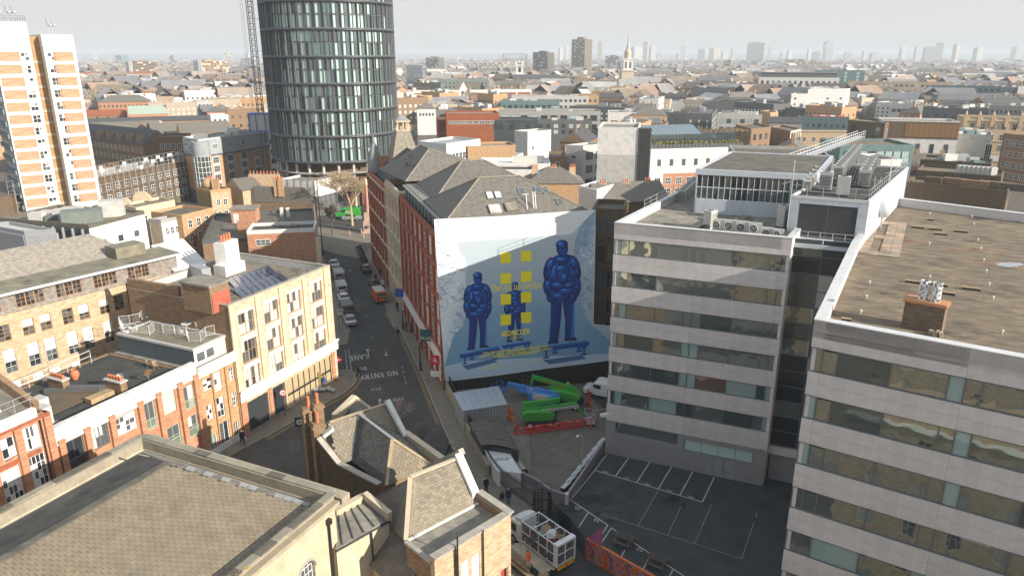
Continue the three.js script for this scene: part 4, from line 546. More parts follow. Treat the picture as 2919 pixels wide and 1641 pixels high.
{
const A=LF.xz(-34),B=LF.xz(-21.8),F=new Fac(A,B),o=34,t=thing('brick_building','taller orange brick end building with tall white grid windows and a blue skylight','building',A);
const ws=[[-26.0,-24.9,10.7,12.5,2,2],[-24.25,-22.85,10.5,12.6,4,2],[-26.5,-25.0,6.7,9.8,4,4],[-24.3,-22.8,6.9,9.9,4,4],[-28.6,-27.1,10.4,12.4,4,2],[-28.9,-27.2,6.6,9.8,4,4]],hs=ws.map(([a,b,c,d])=>[a+o,b+o,c,d]);
F.put(part('wall',wallG(F.L,0,13.2,hs,0.4).geom,M.orangeBrick,t),t,0,0);ws.forEach(([a,b,c,d,cc,rw])=>addWin(F,t,a+o,c,b-a,d-c,{cols:cc,rows:rw,mull:cc===4&&rw===2?[2]:null,pm:[M.glassDark,M.glassMid,M.curtain],split:true,rec:0.12,sill:M.whiteTrim}));
F.put(part('parapet_band',new G().box(0,13.2,-0.35,F.L-1,14.0,0.15).geom,M.white,t),t,0,0);F.put(part('string_course',new G().box(0,10.0,0.002,F.L-1.3,10.35,0.14).box(0,12.95,0.002,F.L,13.2,0.22).geom,M.redBrick,t),t,0,0);
for(const x of[-22.1,-24.6,-27])F.put(part('pier',new G().box(-0.3,0,0.003,0.3,12.9,0.25).geom,M.orangeBrick,t),t,x+o,0);F.put(part('drainpipe',new G().bar([11.3,3,0.12],[11.3,12.8,0.12],0.07).geom,M.blackMetal,t),t,0,0);
const C=add(B,AD.in,12),D=add(A,AD.in,12),lp=local(t,[A,B,C,D]);for(const[a,b]of[[B,C],[C,D],[D,A]]){const f=new Fac(a,b);f.put(part('side_wall',wallG(f.L,0,13.2,[],0.3).geom,M.brownBrick,t),t,0,0);}
const Q=(s,w,y)=>{const p=sub(add(LF.xz(s),AD.in,w),A);return[p[0],y,p[1]];};
new G().quad(Q(-33.8,0.6,13.1),Q(-22.2,0.6,13.1),Q(-22.2,11.6,17.2),Q(-33.8,11.6,17.2)).mesh('slate_roof',M.slate,t);
const sk=new G();for(let k=0;k<=4;k++)sk.beam(Q(-28.4+k*1.05,2.2,13.85),Q(-28.4+k*1.05,6.6,15.5),0.1,0.12);sk.beam(Q(-28.4,2.2,13.85),Q(-24.2,2.2,13.85),0.12,0.12).beam(Q(-28.4,6.6,15.5),Q(-24.2,6.6,15.5),0.12,0.12);const sf=sk.mesh('skylight',M.whiteMetal,t);for(let k=0;k<4;k++)part('pane',new G().quad(Q(-28.35+k*1.05,2.25,13.83),Q(-27.4+k*1.05,2.25,13.83),Q(-27.4+k*1.05,6.55,15.46),Q(-28.35+k*1.05,6.55,15.46)).geom,M.glassBlue,sf);
part('party_wall',new G().beam(Q(-22.2,0.8,13.6),Q(-22.2,11,17.5),0.5,0.9).geom,M.brownBrick,t);
const rl=new G();for(const y of[14.5,15])rl.bar(Q(-33,0.8,y),Q(-22.4,0.8,y),0.03);for(let k=0;k<9;k++)rl.bar(Q(-33+k*1.3,0.8,13.3),Q(-33+k*1.3,0.8,15),0.025);rl.mesh('railing',M.galv,t);
}
{
const A0=at(0,901,15),F0=new Fac(A0,at(496,776,15)),A=F0.xz(-14),B=F0.xz(21.5),F=new Fac(A,B),o=14,inn=[-F0.n[0],-F0.n[1]],t=thing('warehouse','long yellow brick warehouse with timber attic windows under a flat lead roof','warehouse',A);
const at1=[[1.8,4.75],[6.0,8.85],[10.25,13.05],[14.4,17.15],[-2.6,0.3],[-6.9,-4]],X=[1.82,3.65,6.07,7.9,10.33,12.1,14.6,16.4,-0.6,-2.6,-5,-7];const hs=[];
for(const x of X)hs.push([x+o,x+o+1.18,12.05,13.95],[x+o,x+o+1.18,8.3,11.1],[x+o,x+o+1.18,4.6,7.4]);
F.put(part('wall',wallG(F.L,0,15,hs,0.4).geom,M.yellowBrick,t),t,0,0);
for(const x of X){addWin(F,t,x+o,12.05,1.2,1.9,{cols:2,rows:4,split:true,pm:[M.glassDark,M.glassMid],fm:M.frameBrown,blind:pick([0,0.4,0.5]),sill:M.concrete});addWin(F,t,x+o,8.3,1.2,2.8,{cols:2,rows:4,split:true,pm:[M.glassDark,M.glassMid],fm:M.lightGrey,blind:pick([0.4,0.5,0.6]),sill:M.concrete});addWin(F,t,x+o,4.6,1.2,2.8,{cols:2,rows:3,pm:M.glassMid,fm:M.lightGrey,blind:pick([0.5,0.9])});}
const as=at1.map(([a,b])=>[a+o,b+o,15.35,16.95]),fa=F.shift(-0.25);fa.put(part('attic_wall',wallG(F.L-0.5,15.001,17.35,as,0.3).geom,tint('slate',[0.3,0.27,0.25]),t),t,0,0);
for(const[a,b,c]of as)addWin(fa,t,a,c,b-a,1.6,{cols:6,rows:3,mull:[2,4],split:true,fm:M.frameBrown,pm:[M.glassDark,M.glassDark,M.glassMid],rec:0.06,bar:0.045});
const Q=(s,w,y)=>{const p=sub(F.xz(s,-w),A);return[p[0],y,p[1]];};
part('lead_roof',new G().slabq(Q(0,-0.45,17.5),Q(F.L-0.2,-0.45,17.5),Q(F.L-0.2,4.6,17.62),Q(0,4.6,17.62),0.18).geom,M.feltGreen,t);part('gutter',new G().beam(Q(0,-0.5,17.36),Q(F.L,-0.5,17.36),0.2,0.26).geom,M.whiteMetal,t);
part('slate_roof',new G().quad(Q(0,4.5,17.6),Q(F.L-3.5,4.5,17.6),Q(F.L-6.5,9.6,19.9),Q(0,9.6,19.9)).quad(Q(F.L-0.3,13,15),Q(0,14,15),Q(0,9.6,19.9),Q(F.L-6.5,9.6,19.9)).quad(Q(F.L-3.5,4.5,17.6),Q(F.L-0.3,4.6,15.5),Q(F.L-0.3,13,15),Q(F.L-6.5,9.6,19.9)).geom,tint('slate',[0.36,0.32,0.28]),t);
const lp=[Q(0,0,0),Q(F.L,0,0),Q(F.L,14,0),Q(0,14,0)].map((p)=>[p[0],p[2]]),fr=new Fac(F.xz(F.L),F.xz(F.L,-14));new G().prism(inset(lp,0.42),0,14.9).mesh('core',M.brownBrick,t);fr.put(part('wall',wallG(fr.L,0,15,[],0.3).geom,M.yellowBrick,t),t,0,0);
part('roof_vent_box',new G().slabq(Q(28.6,2.6,19),Q(32.4,2.6,19),Q(32.4,5.2,19),Q(28.6,5.2,19),1.4).geom,M.feltGreen,t);part('drainpipe',new G().bar(Q(27.9,-0.12,3),Q(27.9,-0.12,15.2),0.09).geom,M.blackMetal,t);
part('white_roof',new G().slabq(Q(F.L-1.5,-0.6,15.2),Q(F.L+3.5,-0.2,15.2),Q(F.L+4.2,6,17.6),Q(F.L-0.5,6,17.6),0.25).geom,M.white,t);part('end_wall',new G().prism([Q(F.L,-0.4,0),Q(F.L+3.4,0,0),Q(F.L+4.1,6,0),Q(F.L,6,0)].map((p)=>[p[0],p[2]]),0,14.9).geom,M.paleBrick,t);
}
// ---------------------------------------------------------------- stone hall roof in the left foreground
{
const P0=at(405,1243,13),P1=at(950,1405,13),d=nrm(sub(P1,P0)),b=[-d[1],d[0]],L=len(sub(P1,P0)),t=thing('stone_hall','cream stone hall in the left foreground with a broad weathered slate roof','hall',P0),N=34;
const Q=(u,w,y)=>{const p=sub(add(add(P0,d,u),b,w),P0);return[p[0],y,p[1]];};
const lp=[Q(0,0,0),Q(L,0,0),Q(L,N,0),Q(0,N,0)].map((p)=>[p[0],p[2]]);
const FR=new Fac(add(add(P0,d,L),b,N),P1);
const wsh=new THREE.Shape([[0,0],[N,0],[N,12.2],[0,12.2]].map((q)=>new THREE.Vector2(...q)));const arch=(x,y,w,h)=>{const q=new THREE.Path();q.moveTo(x-w/2,y);q.lineTo(x-w/2,y+h);q.absarc(x,y+h,w/2,Math.PI,0,true);q.lineTo(x+w/2,y);q.closePath();return q;};
const ax=FR.hit(875,1620)[0];wsh.holes.push(arch(ax,6.2,1.5,2.6));wsh.holes.push(arch(ax-5,6.2,1.5,2.6));
FR.put(part('stone_wall',new G().geo(new THREE.ExtrudeGeometry(wsh,{depth:0.5,bevelEnabled:false}),new THREE.Matrix4().makeTranslation(0,0,-0.5)).geom,M.stone,t),t,0,0);
for(const x of[ax,ax-5]){const f=new G();for(let k=0;k<5;k++)f.box(-0.75+k*0.36,0,-0.04,-0.71+k*0.36,k%4?3.2:2.7,0);for(let k=0;k<6;k++)f.box(-0.75,k*0.55,-0.035,0.75,k*0.55+0.045,-0.004);const wi=FR.put(part('window',f.geom,M.frameWhite,t),t,x,6.2,-0.25);part('pane',new G().box(-0.76,0,-0.08,0.76,3.3,-0.05).geom,M.glassMid,wi);FR.put(part('window_surround',new G().geo(new THREE.TorusGeometry(0.86,0.09,6,14,Math.PI),new THREE.Matrix4().makeTranslation(0,2.6,0)).geom,M.concrete,t),t,x,6.2,0.03);FR.put(part('sill',new G().box(-0.95,-0.12,-0.05,0.95,0,0.1).geom,M.concrete,t),t,x,6.2,0.03);}
const FBk=new Fac(P1,P0),FLf=new Fac(P0,add(P0,b,N));for(const f of[FBk,FLf])f.put(part('wall',wallG(f.L,0,12.2,[],0.45).geom,M.stone,t),t,0,0);
new G().ring(lp,12.2,13,0.4).mesh('parapet',tint('stone',[0.36,0.32,0.26]),t);
for(const[u0,w0,u1,w1]of[[0,0,L,0],[L,0,L,N],[0,0,0,N]]){const n=Math.round(Math.hypot(u1-u0,w1-w0)/1.5);for(let k=0;k<n;k++)part('coping_stone',new G().beam(Q(lerp(u0,u1,(k+0.01)/n),lerp(w0,w1,(k+0.01)/n),13.06),Q(lerp(u0,u1,(k+0.99)/n),lerp(w0,w1,(k+0.99)/n),13.06),0.58,0.12+rr(0,0.015)).geom,pick([tint('concrete',[0.3,0.28,0.235]),tint('concrete',[0.34,0.31,0.25]),M.felt]),t);}
for(const[a,b2,w,hh]of[[Q(-0.5,-0.9,12.1),Q(L+0.3,-0.9,12.1),0.9,0.5],[Q(-1,-1.6,11.4),Q(L*0.55,-1.6,11.4),0.5,0.4],[Q(L+0.25,0,12.35),Q(L+0.25,N,12.35),0.45,0.3]])part('cornice',new G().beam(a,b2,w,hh).geom,tint('stone',[0.42,0.37,0.29]),t);
const rk=sub(at(478,1319,15.1),P0),ru=rk[0]*d[0]+rk[1]*d[1],rw=rk[0]*b[0]+rk[1]*b[1],RH=15.1,ey=12.25;
new G().quad(Q(0.9,0.9,ey),Q(ru,rw,RH),Q(ru,N,RH),Q(0.9,N,ey)).mesh('felt_slope',M.felt,t);new G().tri(Q(0.9,0.9,ey),Q(L-1,0.9,ey),Q(ru,rw,RH)).mesh('lead_hip',M.feltGreen,t);
new G().quad(Q(L-1,0.9,ey),Q(L-1,N,ey),Q(ru,N,RH),Q(ru,rw,RH)).mesh('roof_bed',tint('slatePale',[0.2,0.18,0.15]),t);new G().prism(inset(lp,0.5),11.9,12.1).mesh('gutter_floor',M.lead,t);
slates(t,[Q(L-1.05,N-8,ey+0.07),Q(L-1.05,1.3,ey+0.07),Q(ru+0.4,rw+0.2,RH+0.01),Q(ru+0.3,N-8,RH+0.02)],0.44,0.3,'slateTan',300);
const hr=new G();for(let k=0;k<16;k++){const a=Q(lerp(ru+0.1,L-1.2,k/16),lerp(rw,1.1,k/16),lerp(RH,ey,k/16)+0.07),c=Q(lerp(ru+0.1,L-1.2,(k+0.94)/16),lerp(rw,1.1,(k+0.94)/16),lerp(RH,ey,(k+0.94)/16)+0.1);part('hip_tile',new G().beam(a,c,0.42,0.07).geom,pick([M.lead,M.slate]),t);}
part('ridge_roll',new G().beam(Q(ru,rw,RH+0.06),Q(ru,N,RH+0.06),0.5,0.1).geom,M.felt,t);const dr=new G();for(let k=1;k<5;k++)dr.beam(Q(lerp(0.9,L-1,k/5.2),0.95,ey+0.03),Q(lerp(0.9,ru,0.4)+(k-1.5)*1.5,lerp(0.9,rw,0.55),lerp(ey,RH,0.5)),0.12,0.07);dr.mesh('lead_roll',M.feltGreen,t);
FR.put(part('drainpipe',new G().bar([N-0.9,1,0.14],[N-0.9,11.2,0.14],0.1).bx(N-0.9,11.3,0.16,0.35,0.4,0.3).geom,M.blackMetal,t),t,0,0);
{const m=new G();for(let k=0;k<34;k++){const q=Q(L+rr(-0.42,0.42),rr(8,15)+rr(0,1),13.13);m.geo(new THREE.CircleGeometry(rr(0.05,0.2),7),new THREE.Matrix4().makeRotationX(-Math.PI/2).setPosition(q[0],13.135+k*0.0006,q[2]));}stuff(m.mesh('lichen',mat('lichen',[0.4,0.26,0.04]),t));}
}
// ---------------------------------------------------------------- lean-to with lead rolls, slate lean-to, school roofs, brick hall
{
const c=K(315,1255,9),t=thing('lean_to','small cream building with a pale lead roof in raised seams beside the stone hall','building',c),q=(x,y,h)=>K3(t,x,y,h);
const a=q(315,1240,9),b=q(715,1015,9),e=q(525,862,9.3),f=q(305,985,9.3);part('lead_roof',new G().slabq(a,b,e,f,0.15).geom,M.feltPale,t);
for(let k=0;k<5;k++){const u=(k+0.6)/5;part('lead_roll',new G().beam([lerp(a[0],b[0],u),9.06,lerp(a[2],b[2],u)],[lerp(f[0],e[0],u),9.36,lerp(f[2],e[2],u)],0.08,0.09).geom,M.darkGrey,t);}
part('parapet',new G().beam([b[0]+0.1,9.15,b[2]],[e[0]+0.1,9.5,e[2]],0.45,0.9).beam([e[0],9.4,e[2]],[f[0],9.4,f[2]],0.5,0.7).geom,M.stone,t);
const F=new Fac(add([a[0],a[2]],c),add([b[0],b[2]],c)),w=seen(F,840+368/2.6766,1100+1262/2.6766,840+445/2.6766,1100+1330/2.6766);F.put(part('wall',wallG(F.L,0,8.85,[[w[0],w[1],w[3]-1.7,w[3]]],0.4).geom,M.cream,t),t,0,0,-0.1);addWin(F,t,w[0],w[3]-1.7,w[1]-w[0],1.7,{cols:1,rows:2,pm:[M.curtain,M.glassDark],split:true,rec:0.3,sill:M.stone,edge:0.1});
F.put(part('gutter',new G().bar([-0.1,8.85,0.1],[F.L,8.85,0.1],0.08).bar([F.L-1.7,2,0.15],[F.L-1.7,8.8,0.15],0.07).geom,M.blackMetal,t),t,0,0);
new G().prism([[a[0],a[2]],[b[0],b[2]],[e[0],e[2]],[f[0],f[2]]].map((p)=>p),0,8.8).mesh('core',M.cream,t);
}
{
const c=K(510,1290,6.2),t=thing('slate_lean_to','low lean-to with a grey tiled roof between the cream and the yellow brick buildings','building',c),q=(x,y,h)=>K3(t,x,y,h);
const a=q(510,1290,6.2),b=q(760,1560,6.0),e=q(1030,1355,7.6),f=q(715,1080,7.8);part('roof_bed',new G().slabq(a,b,e,f,0.15).geom,M.slate,t);slates(t,[a.map((v,i)=>v+(i===1?0.03:0)),b.map((v,i)=>v+(i===1?0.03:0)),e,f],0.7,0.5,'slate',220);
new G().prism(inset([a,b,e,f].map((p)=>[p[0],p[2]]),0.15),0,5.9).mesh('wall',M.yellowBrick,t);part('roof_vent',new G().box(-0.2,0,-0.15,0.2,0.15,0.15).geom,M.lead,t).position.set(...q(720,1200,7.1));
}
{
const c=K(330,600,6.5),t=thing('school_house','old brick school house with steep slate roofs, tall chimneys and red pots','building',c),q=(x,y,h)=>K3(t,x,y,h),RH=9.3,EH=6.4;
const r0=q(265,280,RH),r1=q(715,135,RH),j=q(490,218,RH),h1=q(745,408,RH),e0=q(330,600,EH),ev=q(430,570,EH),e1=q(700,765,EH),e2=q(1050,608,EH),gb=q(845,385,6.6),gb2=q(1130,590,6.6);
const dn=(p,k=0.03)=>[p[0],p[1]+k,p[2]];
new G().quad(e0,ev,j,r0).tri(ev,j,h1).tri(ev,e1,h1).tri(e1,e2,h1).quad(j,h1,e2,gb).tri(j,gb,r1).mesh('roof_bed',M.slate,t);
slates(t,[dn(e0),dn(ev),dn(j),dn(r0)],0.4,0.28,'slatePale',110);slates(t,[dn(ev),dn(e1),dn(h1),dn(j)],0.4,0.28,'slateDark',70);slates(t,[dn(e1),dn(e2),dn(h1)],0.4,0.28,'slateTan',70);slates(t,[dn(j),dn(gb),dn(r1)],0.4,0.28,'slatePale',50);
const bk=[[r0[0]-4.0,r0[2]-4.1],[r1[0]-3.6,r1[2]-3.9]];new G().quad(r0,r1,[bk[1][0],EH,bk[1][1]],[bk[0][0],EH,bk[0][1]]).mesh('slate_roof',M.slate,t);
for(const[p,r]of[[h1,e1],[h1,e2],[r0,r1]])part('hip_capping',new G().beam(dn(p,0.09),dn(r,0.09),0.29,0.1).geom,tint('stone',[0.5,0.4,0.27]),t);part('lead_valley',new G().beam(dn(j,0.06),dn(ev,0.08),0.35,0.05).beam(dn(j,0.1),dn(h1,0.1),0.28,0.08).geom,M.metalGrey,t);
const coping=(a,b,w,hh,m)=>new G().beam(a,b,w,hh).geom;part('gable_coping',coping(q(705,108,RH+0.6),q(845,385,6.9),0.5,0.35),M.whiteTrim,t);part('parapet_wall',new G().beam(dn(gb,0),dn(gb2,0),0.6,1.2).geom,M.stone,t);
const wallTo=(a,b,h,m,nm='wall')=>new G().quad([a[0],0,a[2]],[b[0],0,b[2]],[b[0],b[1]+h,b[2]],[a[0],a[1]+h,a[2]]).mesh(nm,m,t);
const w2=q(645,752,6.7),w1=q(338,595,6.7),w0=q(180,400,8.6);for(const[p,r]of[[w0,w1],[w1,w2]]){const F=new Fac(add([p[0],p[2]],c),add([r[0],r[2]],c));new G().slabq([p[0],p[1],p[2]],[r[0],r[1],r[2]],[r[0]+F.n[0]*-0.5,r[1],r[2]+F.n[1]*-0.5],[p[0]-F.n[0]*0.5,p[1],p[2]-F.n[1]*0.5],Math.min(p[1],r[1])).mesh('flank_wall',M.darkBrick,t);part('coping',new G().beam(dn(p,0.08),dn(r,0.08),0.55,0.14).geom,M.concrete,t);}
wallTo(r1,gb,0,M.brownBrick);wallTo(gb,gb2,0,M.brownBrick);wallTo([bk[1][0],EH,bk[1][1]],r1,0,M.brownBrick);wallTo(w2,e2,0,M.brownBrick);
const f0=q(300,245,7.4),f1=q(455,95,7.9),f2=q(575,185,6.6);part('garden_gable',new G().beam(f0,f1,0.5,0.9).beam(f1,f2,0.45,0.5).geom,M.stone,t);wallTo(f0,f1,0,M.stone);wallTo(f1,f2,0,M.brownBrick);new G().quad(f1,f2,q(560,215,7.2),q(400,240,7)).mesh('slate_roof',M.slate,t);
for(const[x,y,w,d,hb,pots]of[[112,165,1.5,0.8,10.6,[[-0.1,0]]],[170,140,0.9,0.8,10.9,[[0,0]]],[172,285,1.1,0.9,9.6,[[0,0]]]]){const p=q(x,y,hb);const s=part('chimney_stack',new G().bx(p[0],hb/2,p[2],w,hb,d,0.6).bx(p[0],hb-0.18,p[2],w+0.22,0.2,d+0.22,0.6).bx(p[0],hb+0.05,p[2],w-0.1,0.12,d-0.1,0.6).geom,M.brownBrick,t);chimneyPots(s,pots.map(([u,v])=>[p[0]+u,p[2]+v,1.1]),hb+0.08);}
part('verge',new G().beam(q(215,378,8.6),q(290,320,9.2),0.7,0.3).geom,M.whiteTrim,t);
}
{
const A=K(1065,1320,9.8),B=K(1650,970,9.8),F=new Fac(A,B),t=thing('brick_hall','yellow brick hall with a tiled gable roof and flat gutter roof behind its parapet','hall',A),q=(x,y,h)=>K3(t,x,y,h);
const ws=[[2.35,3.05,5.2,8.1],[3.35,4.05,5.2,8.1]];F.put(part('wall',wallG(F.L,0,9.2,[...ws,[6.2,7.0,2.4,5.3]],0.45).geom,M.yellowBrick,t),t,0,0);ws.forEach(([a,b,y0,y1])=>addWin(F,t,a,y0,b-a,y1-y0,{cols:1,rows:2,pm:M.blindWhite,split:true,edge:0.1,rec:0.08}));F.put(part('door',new G().box(6.2,2.4,-0.3,7.0,5.3,-0.22).geom,tint('signRed',[0.4,0.06,0.06]),t),t,0,0);
F.put(part('parapet',new G().box(0,9.2,-0.45,F.L,9.72,-0.003).geom,M.yellowBrick,t),t,0,0);for(let k=0;k<6;k++)F.put(part('coping_stone',new G().box(k*F.L/6+0.008,9.72,-0.55,(k+1)*F.L/6-0.008,9.84,0.1).geom,M.concrete,t),t,0,0);
const bd=nrm(sub(K(1405,800,9.8),B)),C=add(B,bd,9.5),G1=new Fac(B,C);G1.put(part('wall',wallG(G1.L,0,9.2,[],0.45).geom,M.brownBrick,t),t,0,0);G1.put(part('parapet',new G().box(0,9.2,-0.45,G1.L,9.72,-0.003).geom,M.brownBrick,t),t,0,0);part('coping',new G().beam(q(1650,970,9.8),q(1405,802,9.8),0.6,0.14).geom,M.concrete,t);
const E1=q(1400,893,9.1),E0=q(848,1182,9.1),rr0=q(880,700,11.9),rr1=q(1272,545,11.9),vx=q(600,850,7.2),vz=q(720,1075,7.4);
new G().quad(E0,E1,rr1,rr0).mesh('roof_bed',M.slateTan,t);slates(t,[[E0[0],E0[1]+0.02,E0[2]],[E1[0],E1[1]+0.02,E1[2]],rr1,rr0],0.3,0.22,'slatePale',260,'roof_tile');new G().quad(vz,E0,rr0,vx).mesh('slate_roof',M.slate,t);
const far=[rr1[0]-3.2,8,rr1[2]-3.6],far0=[rr0[0]-3.2,8,rr0[2]-3.6];new G().quad(rr0,rr1,far,far0).tri(vx,rr0,far0).mesh('slate_roof',M.slate,t);
const ap=q(1275,500,12.4),gl=q(1408,800,9.9),gd=[ap[0]-3.4,8.6,ap[2]-3.6];new G().slabq(ap,gl,[gl[0]-0.5,gl[1],gl[2]+0.4],[ap[0]-0.5,ap[1],ap[2]+0.4],0.5).mesh('gable_coping',M.whiteTrim,t);new G().beam(ap,gd,0.5,0.5).mesh('gable_coping',M.concrete,t);new G().quad([gl[0],0,gl[2]],gl,ap,[ap[0],0,ap[2]]).quad([gd[0],0,gd[2]],gd,ap,[ap[0],0,ap[2]]).mesh('gable_wall',M.brownBrick,t);
part('hip_capping',new G().beam([rr0[0],11.98,rr0[2]],[E0[0],9.18,E0[2]],0.32,0.1).geom,M.stone,t);part('ridge_capping',new G().beam([rr0[0],12,rr0[2]],[rr1[0],12,rr1[2]],0.32,0.12).geom,M.stone,t);part('flashing',new G().beam([E0[0],9.12,E0[2]],[E1[0],9.12,E1[2]],0.28,0.14).geom,M.whiteTrim,t);
const in0=sub(F.xz(0.1,-0.45),A),in1=sub(F.xz(F.L-0.45,-0.45),A);new G().quad([in0[0]-1.6,9.0,in0[1]-1.5],[in0[0],9.0,in0[1]],[in1[0],9.0,in1[1]],[E1[0]+0.4,9.0,E1[2]-0.2]).tri([in0[0]-1.6,9.0,in0[1]-1.5],[E1[0]+0.4,9.0,E1[2]-0.2],[E0[0],9.0,E0[2]]).mesh('flat_roof',M.feltPale,t);
for(const s of[1.75,1.95,4.35])F.put(part('drainpipe',new G().bar([s,1,0.12],[s,s===1.95?10.6:9.9,0.12],0.06).geom,M.blackMetal,t),t,0,0);{const p=F.xz(1.95,0.1),g=new G().bar([0,9.8,0],[0,10.9,0],0.03).bar([-0.55,10.85,0.1],[0.4,10.85,-0.1],0.02);for(let k=0;k<6;k++)g.bar([-0.5+k*0.16,10.85,-0.2],[-0.5+k*0.16,10.85,0.25],0.012,4);const m=g.mesh('aerial',M.darkMetal,t),l=sub(p,A);m.position.set(l[0],0,l[1]);}
part('roof_vent',new G().bx(0,0,0,0.35,0.06,0.35,0.7,0.4).geom,M.darkMetal,t).position.set(...q(1097,700,11.1));
new G().quad(q(848,1185,9.1),q(1065,1330,9.4),[q(1065,1330,9.4)[0],6,q(1065,1330,9.4)[2]],[q(848,1185,9.1)[0],6,q(848,1185,9.1)[2]]).mesh('end_wall',M.brownBrick,t);part('end_coping',new G().beam(q(848,1188,9.15),q(1050,1345,9.3),0.35,0.2).geom,M.concrete,t);
}
// ================================================================ the blocks behind: each building stands where its roof line is seen
const GLZ=[M.glassDark,M.glassDark,M.glassMid,M.glassOfficeDark];
const footprints=[];
function winGrid(t,F,cols,rows,h0,h1,o={}){
const{ww=1.2,wh=1.6,m=0.8,fm=M.frameWhite,frame=true,pm=GLZ,s0=0,s1=F.L}=o,pw=(s1-s0-2*m)/cols,ph=(h1-h0)/rows,w=Math.min(ww,pw*0.85),h=Math.min(wh,ph*0.8);
for(let i=0;i<cols;i++)for(let j=0;j<rows;j++){
const s=s0+m+i*pw+(pw-w)/2,y=h0+j*ph+(ph-h)/2;if(o.skip&&rnd()<o.skip)continue;
if(frame)F.put(windowMesh(w,h,{cols:w>1.6?3:2,rows:2,fm,pm,edge:0.09,dep:0.08,bar:0.06}),t,s,y,0.03);
else F.put(part('window',once('wb'+w.toFixed(1)+h.toFixed(1),()=>new G().box(0,0,-0.05,w,h,0.02).geom),pick(pm),t),t,s,y,0.01);
}
}
function roofOn(t,lp,h,type,rise,rm,trim){
const P=(p,y)=>[p[0],y,p[1]],e=lp.length===4?inset(lp,-0.3):lp;
if(type==='flat'){new G().prism(inset(lp,0.28),h-0.5,h-0.35).mesh('roof',rm,t);new G().ring(lp,h-0.5,h+0.25,0.3).mesh('parapet',trim,t);return;}
if(type==='gable'||type==='gableX'){const q=type==='gable'?e:[e[1],e[2],e[3],e[0]],a=mix2(q[1],q[2],0.5),b=mix2(q[3],q[0],0.5);new G().quad(P(q[0],h),P(q[1],h),P(a,h+rise),P(b,h+rise)).quad(P(q[2],h),P(q[3],h),P(b,h+rise),P(a,h+rise)).mesh('roof',rm,t);new G().tri(P(mix2(q[1],a,0.03),h-0.01),P(q[2],h-0.01),P(a,h+rise-0.05)).mesh('gable',trim,t);new G().tri(P(q[3],h-0.01),P(q[0],h-0.01),P(b,h+rise-0.05)).mesh('gable',trim,t);return;}
if(type==='hip'){const L=len(sub(e[1],e[0])),D=len(sub(e[2],e[1])),k=L>D?D/2/L:0.5,a=L>D?mix2(mix2(e[0],e[3],0.5),mix2(e[1],e[2],0.5),k):mix2(mix2(e[0],e[1],0.5),mix2(e[3],e[2],0.5),L/2/D),b=L>D?mix2(mix2(e[0],e[3],0.5),mix2(e[1],e[2],0.5),1-k):mix2(mix2(e[0],e[1],0.5),mix2(e[3],e[2],0.5),1-L/2/D),g=new G();if(L>D)g.quad(P(e[0],h),P(e[1],h),P(b,h+rise),P(a,h+rise)).tri(P(e[1],h),P(e[2],h),P(b,h+rise)).quad(P(e[2],h),P(e[3],h),P(a,h+rise),P(b,h+rise)).tri(P(e[3],h),P(e[0],h),P(a,h+rise));else g.tri(P(e[0],h),P(e[1],h),P(a,h+rise)).quad(P(e[1],h),P(e[2],h),P(b,h+rise),P(a,h+rise)).tri(P(e[2],h),P(e[3],h),P(b,h+rise)).quad(P(e[3],h),P(e[0],h),P(a,h+rise),P(b,h+rise));g.mesh('roof',rm,t);return;}
if(type==='barrel'){const g=new G(),n=10;for(let k=0;k<n;k++){const f=(i)=>{const a=Math.PI*i/n,u=(1-Math.cos(a))/2,y=h+rise*Math.sin(a);return[P(mix2(e[0],e[1],u),y),P(mix2(e[3],e[2],u),y)];},A=f(k),B=f(k+1);g.quad(A[0],B[0],B[1],A[1]);}g.mesh('roof',rm,t);const fg=new G();for(let k=0;k<n;k++){const f=(i)=>{const a=Math.PI*i/n;return P(mix2(lp[0],lp[1],(1-Math.cos(a))/2),h+rise*0.97*Math.sin(a));};fg.quad(P(mix2(lp[0],lp[1],(1-Math.cos(Math.PI*k/n))/2),h-0.1),P(mix2(lp[0],lp[1],(1-Math.cos(Math.PI*(k+1)/n))/2),h-0.1),f(k+1),f(k));}fg.mesh('gable',trim,t);}
}
